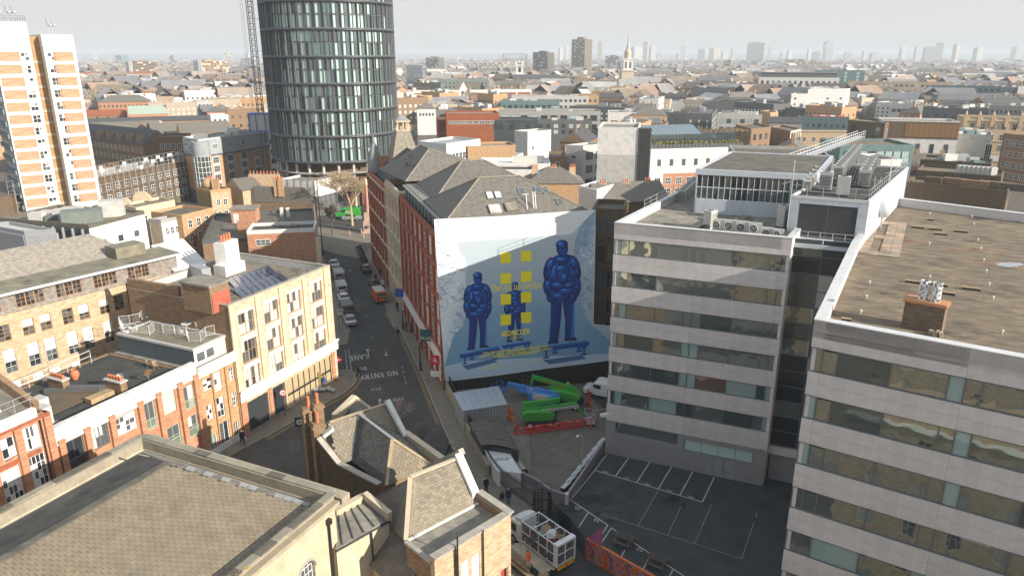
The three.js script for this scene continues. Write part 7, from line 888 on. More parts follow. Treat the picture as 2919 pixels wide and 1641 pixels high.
const protos=kinds.map(([n,l,w,r,ty],i)=>[0,1].map((v)=>{
const L=[16,26][v]+i%3*4,D=11+v*3,h=[8,11][v]+(ty==='flat'?2:0);const t=thing(n,l,'building',[0,0],0,0,'far rooftops between the named buildings'),F=new Fac([-L/2,D/2],[L/2,D/2]);
part('wall',new G().box(-L/2,0,-D/2,L/2,ty==='flat'?h-0.5:h,D/2).geom,M[w],t);roofOn(t,[[-L/2,D/2],[L/2,D/2],[L/2,-D/2],[-L/2,-D/2]],h,ty,3.6,M[r],M[w]);
const wg=new G(),n2=Math.floor(L/2.8);for(let s=0;s<n2;s++)for(let y=2;y<h-2.2;y+=3)wg.bx(-L/2+(s+0.5)*L/n2,y+0.8,D/2,1.2,1.5,0.1).bx(-L/2+(s+0.5)*L/n2,y+0.8,-D/2,1.2,1.5,0.1);for(let z=0;z<3;z++)for(let y=2;y<h-2.2;y+=3)wg.bx(L/2,y+0.8,-D/2+(z+0.5)*D/3,0.1,1.5,1.2).bx(-L/2,y+0.8,-D/2+(z+0.5)*D/3,0.1,1.5,1.2);stuff(part('window_rows',wg.geom,(i+v)%2?M.glassMid:M.curtain,t));
if(ty!=='flat')for(const x of[-L*0.35,L*0.1,L*0.42])part('chimney',once('fch',()=>new G().box(-0.6,0,-0.4,0.6,2.2,0.4).geom),M[w],t).position.set(x,h+2.6,0);else for(let k=0;k<3;k++)part('roof_box',once('frb'+k,()=>new G().box(-1.5-k,0,-1.2,1.5,1.8+k*0.4,1.2).geom),pick([M.acWhite,M.lightGrey,M.metalGrey]),t).position.set(rr(-L/3,L/3),h-0.36,rr(-2,2));
t.userData.D=D;t.userData.L=L;return t;
}));
const placed=new Set(),spots=[];
const streetDirs=[0.12,-0.35,0.6,0.3];
{
let made=0;
for(let d=235;d<1150&&made<290;d*=1.05){const half=d*0.74,st=25+d*0.026;for(let x=-half+rr(0,st);x<half;x+=st*rr(0.85,1.25)){
const X=x,Z=-d-rr(0,d*0.04);if(inside(X,Z,11)||spots.some((s)=>Math.hypot(s[0]-X,s[1]-Z)<20))continue;if(d>330&&noise.noise(X/140,Z/140,3)>0.24)continue;
const k=Math.floor(rnd()*kinds.length),v=d>330?Math.floor(rnd()*2):0,src=protos[k][v],ry=streetDirs[Math.floor((noise.noise(X/300,Z/300,8)+1)*2)%4]+(rnd()<0.3?1.57:0)+rr(-0.05,0.05);spots.push([X,Z]);made++;
if(!placed.has(src)){placed.add(src);src.position.set(X,0,Z);src.rotation.y=ry;src.userData.at=[X,Z];}else{const o=copy(src,src.userData.label,[X,Z],0,ry);o.scale.set(rr(0.8,1.25),rr(0.75,1.25),rr(0.8,1.2));}
}}
protos.flat().forEach((t)=>{if(!placed.has(t))scene.remove(t);});
}
{
const tints=[[0.36,0.28,0.21],[0.27,0.21,0.16],[0.5,0.49,0.47],[0.66,0.65,0.63],[0.26,0.26,0.27],[0.4,0.32,0.26],[0.2,0.2,0.22],[0.36,0.25,0.19],[0.3,0.29,0.28]],N=14000,boxG=new G().box(-0.5,0,-0.5,0.5,0.72,0.5).quad([-0.55,0.72,0.5],[0.55,0.72,0.5],[0.5,1,0],[-0.5,1,0]).quad([0.55,0.72,-0.5],[-0.55,0.72,-0.5],[-0.5,1,0],[0.5,1,0]).geom;
const im=new THREE.InstancedMesh(boxG,mat('farRoofs',[1,1,1],{map:T.plaster}),N),m=new THREE.Matrix4(),q=new THREE.Quaternion();let i=0;
while(i<N){const d=520*Math.pow(13,Math.pow(rnd(),1.15)),x=rr(-0.78,0.78)*d;if(d<1150&&(inside(x,-d,14)||spots.some((s)=>Math.hypot(s[0]-x,s[1]+d)<17))){if(rnd()<0.9)continue;}if(noise.noise(x/160,d/160,3)>0.27)continue;q.setFromAxisAngle(V(0,1,0),streetDirs[Math.floor((noise.noise(x/300,d/300,8)+1)*2)%4]+(rnd()<0.4?1.57:0));const big=rnd()<0.12;m.compose(V(x,0,-d),q,V(rr(9,24)*(big?1.6:1),rr(6.5,11)*(big?1.8:1),rr(8,12)*(big?1.3:1)));im.setMatrixAt(i,m);im.setColorAt(i,lin(...pick(tints)));i++;}
im.name=numbered('distant_rooftops');im.userData={label:'hazy mass of countless low rooftops stretching to the horizon',category:'rooftops',kind:'stuff'};scene.add(im);
}
{
const g=new G(),N=60;for(let k=0;k<N;k++){const X=(u)=>lerp(-8500,8500,u),Y=(u)=>38+45*Math.max(0,fb(u*5,2,1,3)+0.35)*(u<0.5?1.2:0.5);g.quad([X(k/N),-1,-9800],[X((k+1)/N),-1,-9800],[X((k+1)/N),Y((k+1)/N),-11500],[X(k/N),Y(k/N),-11500]);}struct('hills',g,tint('city',[0.12,0.13,0.09]));
}
// ---------------------------------------------------------------- bare winter trees
mat('bark',[0.27,0.21,0.14],{map:T.stain});mat('twig',[0.34,0.25,0.16]);mat('twigRust',[0.36,0.19,0.07]);
function treeGeo(H,levels,spread,sd,crownN,twigR){
const keep=seed;seed=sd;const tr=new G(),cr=new G();
const grow=(p,dir,L,r,lv)=>{
const e=[p[0]+dir.x*L,p[1]+dir.y*L,p[2]+dir.z*L];(lv<3?tr:cr).bar(p,e,r,lv<2?7:lv<4?4:3,r*0.62);if(lv>=levels)return;
const n=lv===0?crownN:lv<3?3:4;for(let k=0;k<n;k++){const a=k/n*6.2832+rr(-0.6,0.6),sp=spread*rr(0.55,1.25),ax=V(Math.cos(a),0,Math.sin(a)),d=dir.clone().multiplyScalar(Math.cos(sp)).addScaledVector(ax,Math.sin(sp)).add(V(0,lv>2?0.0:0.12,0)).normalize(),s=lv===0?1:rr(0.45,1);grow([lerp(p[0],e[0],s),lerp(p[1],e[1],s),lerp(p[2],e[2],s)],d,L*rr(0.58,0.82),Math.max(twigR,r*0.56),lv+1);}
};
grow([0,0,0],V(0.02,1,0.01).normalize(),H*0.3,H*0.022,0);seed=keep;return[tr.geom,cr.geom];
}
function tree(label,xz,H,levels,spread,sd,n,twigR,bm=M.bark,tm=M.twig,group){const t=thing('bare_tree',label,'tree',xz,0,rr(0,6),group),[a,b]=treeGeo(H,levels,spread,sd,n,twigR);part('trunk',a,bm,t);part('crown',b,tm,t);return t;}
tree('big bare plane tree with pale branches in the square before the round tower',at(1004,643),17.5,6,0.62,11,5,0.032,tint('bark',[0.5,0.4,0.26]),tint('twig',[0.45,0.34,0.21]));
tree('bare pale tree right of the big plane tree by the tower base',at(1062,606),13,6,0.6,13,5,0.03,tint('bark',[0.45,0.36,0.24]),tint('twig',[0.45,0.34,0.22]));
tree('bare pale tree left of the big plane tree by the site hoarding',at(955,598),12,6,0.6,17,5,0.03,tint('bark',[0.4,0.32,0.22]),tint('twig',[0.42,0.32,0.21]));
tree('second bare tree behind the brown stepped roofs near the right edge',at(2575,560),12,6,0.55,57,5,0.024,tint('bark',[0.14,0.12,0.1]),tint('twig',[0.22,0.18,0.14]));
tree('bare brown tree standing behind the willow',at(270,545),12,6,0.65,37,5,0.03,M.bark,tint('twig',[0.36,0.24,0.12]));
tree('narrow dark bare street tree near the junction lamp post',at(946,672),9.5,6,0.34,23,4,0.02,tint('bark',[0.1,0.08,0.06]),tint('twig',[0.13,0.1,0.08]));
tree('rust coloured willow beside the gabled terrace',at(322,560),13,6,0.7,31,5,0.03,M.bark,M.twigRust);
tree('bare tree on the dark street corner beside the terrace',at(425,560),9,6,0.6,41,4,0.014);
tree('bare grey tree in front of the white building near the right edge',at(2612,575),13,6,0.55,51,5,0.024,tint('bark',[0.14,0.12,0.1]),tint('twig',[0.2,0.17,0.14]));
tree('leafless pinkish shrub tree rising behind the school roofs',at(1135,1235),5.6,5,0.75,61,5,0.011,tint('bark',[0.2,0.15,0.12]),tint('twig',[0.42,0.31,0.25]));
tree('second leafless shrub in the planted triangle by the pavement',at(1205,1285),4.6,5,0.8,67,5,0.01,tint('bark',[0.16,0.13,0.1]),tint('twig',[0.2,0.17,0.13]));
{
const puff=(sd)=>{const keep=seed;seed=sd;const g=new G();for(let k=0;k<170;k++){const a=rr(0,6.283),y=rr(0.18,1),R0=0.5*Math.sin(Math.PI*Math.min(1,(y-0.03)*1.02))*Math.sqrt(rnd()),c=[Math.cos(a)*R0,y,Math.sin(a)*R0],q=()=>rr(-0.07,0.07);g.tri(c,[c[0]+q(),c[1]+q()+0.03,c[2]+q()],[c[0]+q(),c[1]+q(),c[2]+q()]);}for(let k=0;k<300;k++){const a=rr(0,6.283),u=Math.pow(rnd(),0.5),y=rr(0.16,1),R0=0.5*Math.sin(Math.PI*Math.min(1,(y-0.05)*1.02))*u,c=[Math.cos(a)*R0,y,Math.sin(a)*R0],L=rr(0.05,0.11);g.bar(c,[c[0]+rr(-L,L),c[1]+rr(0,L),c[2]+rr(-L,L)],0.011,3,0.003);}seed=keep;return g.geom;};
const pg=[puff(5),puff(6),puff(7)],tk=new G().bar([0,0,0],[0,0.45,0],0.03,5,0.015).geom,ms=[M.twig,tint('twig',[0.33,0.25,0.17]),tint('twig',[0.27,0.21,0.15])];let first=null,n=0;
const belts=[[1190,1560,222,250,34],[1640,1800,215,245,26],[1800,1990,215,240,24],[550,760,200,240,28],[2440,2720,180,205,22],[1940,2200,200,225,18],[690,770,235,290,9],[2230,2500,195,215,14]];
for(const[x0,x1,y0,y1,c]of belts)for(let k=0;k<c;k++){const p=at(rr(x0,x1),rr(y0,y1)),H=rr(11,17);if(inside(p[0],p[1],3))continue;n++;let t;if(!first){t=first=thing('park_tree','bare brown tree in the distant tree belts','tree',p,0,0,'bare brown trees of the distant tree belts');part('trunk',tk,M.bark,t);part('crown',pg[0],ms[0],t);}else{t=copy(first,first.userData.label,p,0,rr(0,6));t.children[1].geometry=pick(pg);t.children[1].material=pick(ms);}t.scale.set(H*rr(0.8,1.2),H,H*rr(0.8,1.2));}
}
{
const keep=seed;seed=909;const g=new G();for(let k=0;k<150;k++){const a=rr(0,6.283),y=rr(0.2,1),R0=0.55*Math.sin(Math.PI*Math.min(1,y*0.98))*Math.sqrt(rnd()),c=[Math.cos(a)*R0,y,Math.sin(a)*R0];g.tri(c,[c[0]+rr(-0.11,0.11),c[1]+rr(-0.03,0.14),c[2]+rr(-0.11,0.11)],[c[0]+rr(-0.11,0.11),c[1]+rr(-0.06,0.12),c[2]+rr(-0.11,0.11)]);}const N=4200,im=new THREE.InstancedMesh(g.geom,tint('twig',[0.36,0.29,0.21]),N),m=new THREE.Matrix4(),q=new THREE.Quaternion();let i=0,guard=0;while(i<N&&guard++<60000){const d=560*Math.pow(8,rnd()),x=rr(-0.76,0.76)*d,nn=noise.noise(x/160,d/160,3);if(nn<(d<620?0.2:0.12)||(d<1150&&inside(x,-d,9)))continue;q.setFromAxisAngle(V(0,1,0),rr(0,6));const H=rr(9,16);m.compose(V(x,0,-d),q,V(H*rr(0.7,1.2),H,H*rr(0.7,1.2)));im.setMatrixAt(i,m);i++;}seed=keep;im.count=i;im.name=numbered('distant_wood');im.userData={label:'brown winter trees merging into masses between the far rooftops',category:'trees',kind:'stuff'};scene.add(im);
}
// ================================================================ road and car park markings
const E4=(x,y,h)=>at(1200+x/4.137,1050+y/4.137,h),F5=(x,y,h)=>at(1400+x/4.976,1350+y/4.976,h),J3=(x,y,h)=>at(1650+x/2.949,1150+y/2.949,h),G3=(x,y,h)=>at(800+x/2.896,600+y/2.896,h),C8=(x,y,h)=>at(1719+x/2.1467,400+y/2.1467,h);
const stripe=(g,a,b,w,y)=>{const d=nrm(sub(b,a)),n=[-d[1]*w/2,d[0]*w/2];g.flat([add(a,n),add(b,n),add(b,n,-1),add(a,n,-1)],y);};
function mark(lines,w,y,m=M.paint,name='road_marking'){for(const l of lines){const g=new G();for(let i=0;i+1<l.length;i++)stripe(g,l[i],l[i+1],w,y+i*0.0008);struct(name,g,m);}}
function groundText(str,c,up,size,stretch,y){const g=textG(str,size),u=nrm(up),r=[-u[1],u[0]];g.applyMatrix4(new THREE.Matrix4().makeBasis(V(r[0],0,r[1]),V(u[0]*stretch,0,u[1]*stretch),V(0,1,0)).setPosition(c[0],y,c[1]));struct('road_lettering',g,M.paint);}
const jl=(a)=>a.map(([x,y])=>J3(x,y,0));
mark([[[267,385],[135,560],[-60,800]],[[135,562],[1040,828],[1140,620]],[[437,432],[310,610]],[[607,480],[487,663]],[[785,525],[668,720]],[[960,572],[850,770]],[[-100,790],[245,1022],[150,1165]],[[80,915],[0,1040]],[[170,1200],[275,1045],[900,1460]],[[390,1230],[340,1320]],[[610,1270],[525,1420]],[[795,1390],[750,1480]]].map(jl),0.13,0.022);
mark([[[670,730],[497,1030]],[[858,870],[748,1108]],[[1117,848],[975,1178]],[[1475,995],[1372,1305],[190,930]],[[1500,915],[1490,955]]].map(jl),0.06,0.02,tint('paint',[0.3,0.3,0.3]));
mark([[[1990,380],[2080,490]],[[2030,500],[2200,470]]].map((a)=>a.map(([x,y])=>E4(x,y,0.04))),0.1,0.05);
{const dn=sub(J3(437,500,0),J3(437,432,0));for(const[s,x,y]of[['26',223,579],['27',402,632],['28',580,684],['29',762,737],['30',948,792],['24',152,982],['22',517,1227],['25',-8,880]])groundText(s,J3(x,y,0),sub(J3(310,610,0),J3(437,432,0)),0.42,1.15,0.024);}
{const up=[0.3,0.954];groundText('NO',G3(920,1343),up,0.75,2.1,0.006);groundText('ENTRY',G3(752,1366),up,0.75,2.1,0.006);groundText('C13',at(1072,1109),[-0.3,-0.954],0.55,1.3,0.006);groundText('C13',at(1137,1137),up,0.55,1.3,0.006);groundText('LANE',G3(642,1212),up,0.75,2.6,0.006);groundText('BUS',G3(664,1306),up,0.6,2.0,0.006);}
{const arrow=(a,b,w)=>{const g=new G(),d=nrm(sub(b,a)),n=[-d[1],d[0]],k=add(b,d,-w*2.2);stripe(g,a,k,w*0.5,0.006);g.flat([add(k,n,w),b,add(k,n,-w)],0.0064);struct('road_arrow',g,M.paint);};arrow(G3(727,1215),G3(716,1140),0.35);arrow(G3(866,1160),G3(872,1205),0.35);arrow(at(1082,1190),at(1082,1135),0.3);
for(const[a,b]of[[[533,1155],[550,1328]],[[560,1150],[583,1325]]])for(let k=0;k<9;k++)mark([[G3(lerp(a[0],b[0],k/9),lerp(a[1],b[1],k/9)),G3(lerp(a[0],b[0],(k+0.6)/9),lerp(a[1],b[1],(k+0.6)/9))]],0.16,0.006);for(const x of[520,566])struct('road_marking',new G().flat([G3(x-8,498),G3(x+14,498),G3(x+3,486)],0.006),M.paint);
for(const o of[0.35,0.6]){const l=leftCorner.slice(1,8).map((p,i,A)=>{const a=A[Math.max(0,i-1)],b=A[Math.min(A.length-1,i+1)],d=nrm(sub(b,a));return add(p,[-d[1],d[0]],o);});mark([l],0.09,0.006,M.yellowPaint);const r=rightKerb.slice(2,6).map((p)=>add(p,[-0.954,0.3],o));mark([r],0.08,0.006,M.yellowPaint);}
mark([[G3(878,850),G3(938,965)],[G3(888,848),G3(948,963)]],0.08,0.007);for(let k=0;k<4;k++)mark([[G3(1002+k*9,1280+k*42),G3(1006+k*9,1302+k*42)]],0.1,0.007);}
{const wet=mat('wetAsphalt',[0.01,0.012,0.014],{roughness:0.65,metalness:0});const bl=(x,y,rx,ry,n,sd)=>{const p=[];for(let k=0;k<n;k++){const a=k/n*6.2832,r=0.72+0.5*noise.noise(Math.cos(a)*1.6+sd,Math.sin(a)*1.6,sd);p.push(J3(x+Math.cos(a)*rx*r,y+Math.sin(a)*ry*r,0));}struct('puddle',new G().flat(p,0.017+sd*0.0001),wet);};bl(110,805,150,62,40,1);bl(230,830,50,46,24,2);bl(-60,900,90,40,26,3);bl(160,930,34,26,18,4);bl(250,995,72,36,26,5);bl(342,918,20,18,14,6);bl(470,913,40,16,18,7);bl(800,800,74,46,30,8);bl(880,850,36,30,20,9);bl(730,820,50,20,20,10);bl(1700,1115,42,20,20,11);bl(1550,850,12,8,9,12);}
// ================================================================ yard edge: wall, palisade fence, turnstile, planters
{
const path=[[1255,1076],[1290,1150],[1320,1214],[1356,1286],[1393,1357],[1420,1393],[1456,1420],[1502,1453],[1535,1476]].map(([x,y])=>at(x,y)),c0=path[0],w=thing('boundary_wall','long low concrete wall below the black palisade fence along the pavement','wall',c0),f=thing('palisade_fence','black palisade fence curving from the banner to the round turnstile','fence',c0);
const picket=once('pk',()=>new G().box(-0.03,0,-0.012,0.03,2.0,0.012).tri([-0.03,2.0,0],[0.03,2.0,0],[0,2.13,0]).geom),runs=(pts,t,o,step,y0)=>{let n=0;for(let i=0;i+1<pts.length;i++){const a=pts[i],b=pts[i+1],L=len(sub(b,a)),k=Math.round(L/step),d=nrm(sub(b,a));for(let j=0;j<k&&n<296;j++,n++){const p=sub(mix2(a,b,j/k),o),m=part('picket',picket,M.blackMetal,t);m.position.set(p[0],y0,p[1]);m.rotation.y=Math.atan2(-d[1],d[0]);}for(const y of[0.35,1.7])part('rail',new G().beam([a[0]-o[0],y0+y,a[1]-o[1]],[b[0]-o[0],y0+y,b[1]-o[1]],0.04,0.05).geom,M.blackMetal,t);}};
for(let i=0;i<4;i++)part('wall_section',new G().beam([path[i][0]-c0[0],0.65,path[i][1]-c0[1]],[path[i+1][0]-c0[0],0.65,path[i+1][1]-c0[1]],0.32,1.3).geom,tint('concrete',[0.34,0.32,0.24]),w);
runs(path.map((p)=>add(p,[0.3,-0.1])),f,c0,0.165,0.35);
const f2=thing('palisade_fence','black palisade fence between the turnstile and the graffiti wall','fence',at(1570,1476)),p2=[[1570,1476],[1620,1530],[1668,1590]].map(([x,y])=>at(x,y));runs(p2,f2,p2[0],0.15,0.02);part('dark_sheet',new G().beam([...[mix2(p2[0],p2[1],0.5)].map((p)=>sub(p,p2[0]))].flatMap((p)=>[[p[0],1.1,p[1]]])[0],[sub(p2[1],p2[0])[0]+0.2,1.1,sub(p2[1],p2[0])[1]+0.2],0.03,1.8).geom,M.black,f2);
const tc=at(1545,1470),t=thing('turnstile','tall round black full height turnstile cage in the fence','turnstile',tc),g=new G();for(let k=0;k<26;k++){const a=k/26*6.2832;g.bar([Math.cos(a)*0.85,0,Math.sin(a)*0.85],[Math.cos(a)*0.85,2.4,Math.sin(a)*0.85],0.02,4);}for(const y of[0.05,1.2,2.4,3.1])g.geo(new THREE.TorusGeometry(0.87,0.035,5,30),new THREE.Matrix4().makeRotationX(Math.PI/2).setPosition(0,y,0));g.mesh('cage',M.blackMetal,t);part('rotor',(()=>{const q=new G().bar([0,0,0],[0,3.1,0],0.06);for(let k=0;k<3;k++)for(let y=0.3;y<2.3;y+=0.25)q.bar([0,y,0],[Math.cos(k*2.09)*0.8,y,Math.sin(k*2.09)*0.8],0.02,4);return q.geom;})(),M.darkMetal,t);part('side_sheet',new G().geo(new THREE.CylinderGeometry(0.9,0.9,2.3,20,1,true,0.6,1.9),new THREE.Matrix4().makeTranslation(0,1.15,0)).geom,M.black,t);
const gw=thing('low_wall','mauve grey rendered wall between the yard and the car park','wall',at(1722,1283)),wp=[[1718,1284],[1615,1436],[1571,1422],[1530,1392],[1470,1362],[1408,1338]].map(([x,y])=>sub(at(x,y),at(1722,1283)));for(let i=0;i+1<wp.length;i++)part('wall_section',new G().beam([wp[i][0],0.55,wp[i][1]],[wp[i+1][0],0.55,wp[i+1][1]],0.25,1.1).geom,tint('panel',[0.27,0.23,0.24]),gw);part('end_post',new G().bx(wp[1][0],0.6,wp[1][1],0.34,1.22,0.34).geom,M.panel,gw);
let pl;for(let k=0;k<8;k++){const p=E4(lerp(2130,1712,k/7),lerp(880,1400,k/7),0.55),lab=`${ORD[k]} dark planter box from the grey office along the low mauve wall`;if(!pl){pl=thing('planter',lab,'planter',p,0.03,0.98,'planters along the low mauve wall');part('box',new G().box(-0.75,0,-0.22,0.75,0.8,0.22).geom,M.black,pl);part('lid',new G().box(-0.76,0.8,-0.23,0.76,0.86,0.23).geom,M.galv,pl);}else copy(pl,lab,p,0.03,0.98);}
const lp=E4(1893,1235,0),l=thing('lamp_post','slim pale camera post with a white domed head in the yard','lamp post',lp);part('post',new G().cyl(0,0,0,0.06,0.05,4.3).bar([0,4.2,0],[-0.25,4.55,0],0.035).bar([-0.25,4.55,0],[-0.5,4.5,0],0.035).geom,M.galv,l);part('head',new G().sph(-0.52,4.36,0,0.16).geom,M.whiteMetal,l);
const cam=thing('security_camera','white security camera on the grey office corner','camera',at(1735,1180,6.2),6.2);part('body',new G().bx(-0.5,0,0.2,0.75,0.3,0.3,0.3).bar([-0.2,0,0.1],[0.4,-0.1,-0.1],0.05).geom,M.whiteMetal,cam);
}
// ---------------------------------------------------------------- yard sheds, container, pipe
{
const ring=(pts,h)=>pts.map(([x,y])=>E4(x,y,h)),shed=(n,l,c,pts,h,wm)=>{const W=ring(pts,h),t=thing(n,l,c,W[0]);return[t,local(t,W),W];};
let[t,lp]=shed('metal_shed','galvanised cabin with a pale blue grey sheet roof in the yard','shed',[[375,290],[915,208],[1020,415],[490,497]],2.9);const P=(p,y)=>[p[0],y,p[1]];new G().prism(inset(lp,0.15),0.03,2.75).mesh('wall',M.metalGrey,t);for(let k=0;k<7;k++){const a=k/7+0.003,b=(k+1)/7-0.003;part('roof_sheet',new G().slabq(P(mix2(lp[3],lp[2],a),2.85),P(mix2(lp[3],lp[2],b),2.85),P(mix2(lp[0],lp[1],b),2.95),P(mix2(lp[0],lp[1],a),2.95),0.06).geom,tint('metalGrey',[0.5,0.56,0.62]),t);}{const F=new Fac(lp[3],lp[2]),g=new G();for(let s=0.1;s<F.L;s+=0.35)g.box(s,0.05,-0.13,s+0.12,2.7,-0.08);const m=part('corrugation',g.geom,M.galv,t);m.position.set(F.A[0],0,F.A[1]);m.rotation.y=F.ry;}
[t,lp]=shed('barrel_store','long dark store with a shallow curved sheet roof in the yard','shed',[[565,645],[955,600],[1170,968],[712,905]],2.5);{const n=8,pt=(u,v)=>{const a=mix2(mix2(lp[0],lp[1],u),mix2(lp[3],lp[2],u),v);return[a[0],2.35+0.42*Math.sin(Math.PI*(0.12+0.85*u)),a[1]];};for(let r=0;r<6;r++){const g=new G();for(let k=0;k<n;k++)g.quad(pt((k+1)/n,r/6+0.003),pt(k/n,r/6+0.003),pt(k/n,(r+1)/6-0.003),pt((k+1)/n,(r+1)/6-0.003));part('roof_sheet',g.geom,tint('feltDark',[0.17,0.155,0.14]),t);const q=new G();for(let k=0;k<n;k++)q.bar(pt(k/n,r/6),pt((k+1)/n,r/6),0.03,4);part('roof_rib',q.geom,M.feltPale,t);}new G().prism(inset(lp,0.1),0.03,2.45).mesh('wall',M.darkMetal,t);}
[t,lp]=shed('container','white ribbed shipping container beside the curved roof store','container',[[738,930],[975,890],[1185,1235],[895,1210]],1.9);new G().prism(inset(lp,0.04),0.1,1.85).mesh('box',M.whiteMetal,t);for(let k=0;k<24;k++){const v=(k+0.5)/24,a=mix2(lp[0],lp[3],v),b=mix2(lp[1],lp[2],v);if(k>11&&k<14)continue;part('roof_rib',new G().beam([a[0],1.88,a[1]],[b[0],1.88,b[1]],0.13,0.06).geom,M.whiteMetal,t);}for(const q of[[0,3],[1,2]])part('edge_rail',new G().beam(P(lp[q[0]],1.88),P(lp[q[1]],1.88),0.1,0.14).geom,M.acWhite,t);{const g=new G();for(const u of[0.3,0.5,0.75]){const p=mix2(mix2(lp[0],lp[1],u),mix2(lp[3],lp[2],u),0.52);g.bx(p[0],1.9,p[1],0.5,0.05,0.3,0.9);}g.mesh('roof_panel',M.metalGrey,t);}
const a=E4(1120,1105,0.5),b=E4(1215,1240,0.5),u=thing('pipe','short fat grey pipe section lying beside the white container','pipe',a);const q=sub(b,a);part('tube',new G().geo(new THREE.CylinderGeometry(0.5,0.5,len(q),20,1,true),new THREE.Matrix4().compose(V(q[0]/2,0.55,q[1]/2),new THREE.Quaternion().setFromUnitVectors(V(0,1,0),V(q[0],0,q[1]).normalize()),V(1,1,1))).geom,M.metalGrey,u);part('end',new G().geo(new THREE.CylinderGeometry(0.3,0.3,0.05,14),new THREE.Matrix4().compose(V(q[0],0.55,q[1]),new THREE.Quaternion().setFromUnitVectors(V(0,1,0),V(q[0],0,q[1]).normalize()),V(1,1,1))).geom,M.rust,u);
}
// ---------------------------------------------------------------- boom lifts and plastic barriers
const wheelG=once('whl',()=>new G().geo(new THREE.CylinderGeometry(0.5,0.5,0.35,18),new THREE.Matrix4().makeRotationX(Math.PI/2)).geom),rimG=once('rim',()=>new G().geo(new THREE.CylinderGeometry(0.28,0.28,0.38,14),new THREE.Matrix4().makeRotationX(Math.PI/2)).geom);
function boomLift(label,xz,ry,bm,booms,o={}){
const t=thing('boom_lift',label,'boom lift',xz,0.03,ry),L=o.L??2.9;
part('chassis',new G().bx(0,0.75,0,L,0.4,1.7).geom,M.darkMetal,t);for(const[x,z]of[[-1,-1],[1,-1],[1,1],[-1,1]]){const w=part('wheel',wheelG,M.rubber,t);w.position.set(x*L*0.42,0.5,z*1.0);part('rim',rimG,M.whiteMetal,w);}
const sh=new THREE.Shape();sh.moveTo(-2.1,0);sh.lineTo(1.2,0);sh.lineTo(1.4,0.5);sh.lineTo(0.9,1.0);sh.lineTo(-1.6,1.15);sh.quadraticCurveTo(-2.3,1.1,-2.3,0.5);sh.closePath();part('turntable',new G().ext(sh,1.5,new THREE.Matrix4().makeTranslation(0,1.0,-0.75),0.12).geom,bm,t);part('engine_cover',new G().bx(-0.6,1.75,0.78,2.1,0.75,0.3).geom,o.cover??bm,t);
for(const[p,q,w,h,m]of booms)part('boom',new G().beam(p,q,w,h).geom,m??bm,t);
const[bx,by,bz]=o.basket??booms[booms.length-1][1],g=new G();for(const y of[0,0.5,1.1])for(const[a,b]of[[[-0.5,-0.9],[0.5,-0.9]],[[0.5,-0.9],[0.5,0.9]],[[0.5,0.9],[-0.5,0.9]],[[-0.5,0.9],[-0.5,-0.9]]])g.bar([bx+a[0],by+y,bz+a[1]],[bx+b[0],by+y,bz+b[1]],0.03,4);for(const x of[-0.5,0.5])for(const z of[-0.9,0,0.9])g.bar([bx+x,by,bz+z],[bx+x,by+1.1,bz+z],0.03,4);g.bx(bx,by,bz,1,0.05,1.8);g.mesh('basket',o.bk??M.darkMetal,t);
if(o.text){const tx=part('lettering',textG(o.text,0.34,0.02),o.tm??M.yellowPaint,t);tx.position.set(...o.tp);tx.rotation.set(0,0,o.tr??0);}return t;
}
boomLift('green boom lift nearest the red barriers, its long booms folded level',E4(1420,665,0),0.1,M.liftGreen,[[[-2.2,2.0,0.1],[4.2,2.5,0.1],0.5,0.55],[[-2.3,2.7,-0.2],[2.2,3.1,-0.2],0.42,0.45],[[-1.6,1.9,0.42],[4.4,2.45,0.42],0.16,0.3,M.galv],[[4.1,2.5,0.1],[5.2,0.9,0.2],0.25,0.3]],{L:3.6,basket:[5.8,0.35,0.2],bk:M.galv});
boomLift('blue boom lift with a white counterweight behind the near green one',E4(1490,470,0),-0.42,M.liftBlue,[[[0.6,2.1,0],[-5.4,2.3,0],0.42,0.5],[[-5.2,2.4,0],[-6.0,1.1,0],0.3,0.35],[[0.6,1.7,0.3],[-4.0,1.9,0.3],0.3,0.3]],{cover:M.lightGrey,basket:[-6.9,0.9,0],bk:M.liftBlue,text:'LIFT',tm:M.white,tp:[-2.2,2.24,0.24]});
boomLift('second green boom lift with a raised elbow close to the black hoarding',E4(1740,440,0),-0.36,M.liftGreen,[[[0.9,2.4,0],[-4.9,3.2,0],0.4,0.5],[[0.9,2.3,0.2],[-2.6,2.2,0.2],0.4,0.4],[[-4.8,3.2,0],[-5.1,1.2,0],0.22,0.3]],{basket:[-6.2,1.4,-0.6],text:'Mr Plant Hire',tp:[-1.9,2.84,0.22],tr:-0.137});
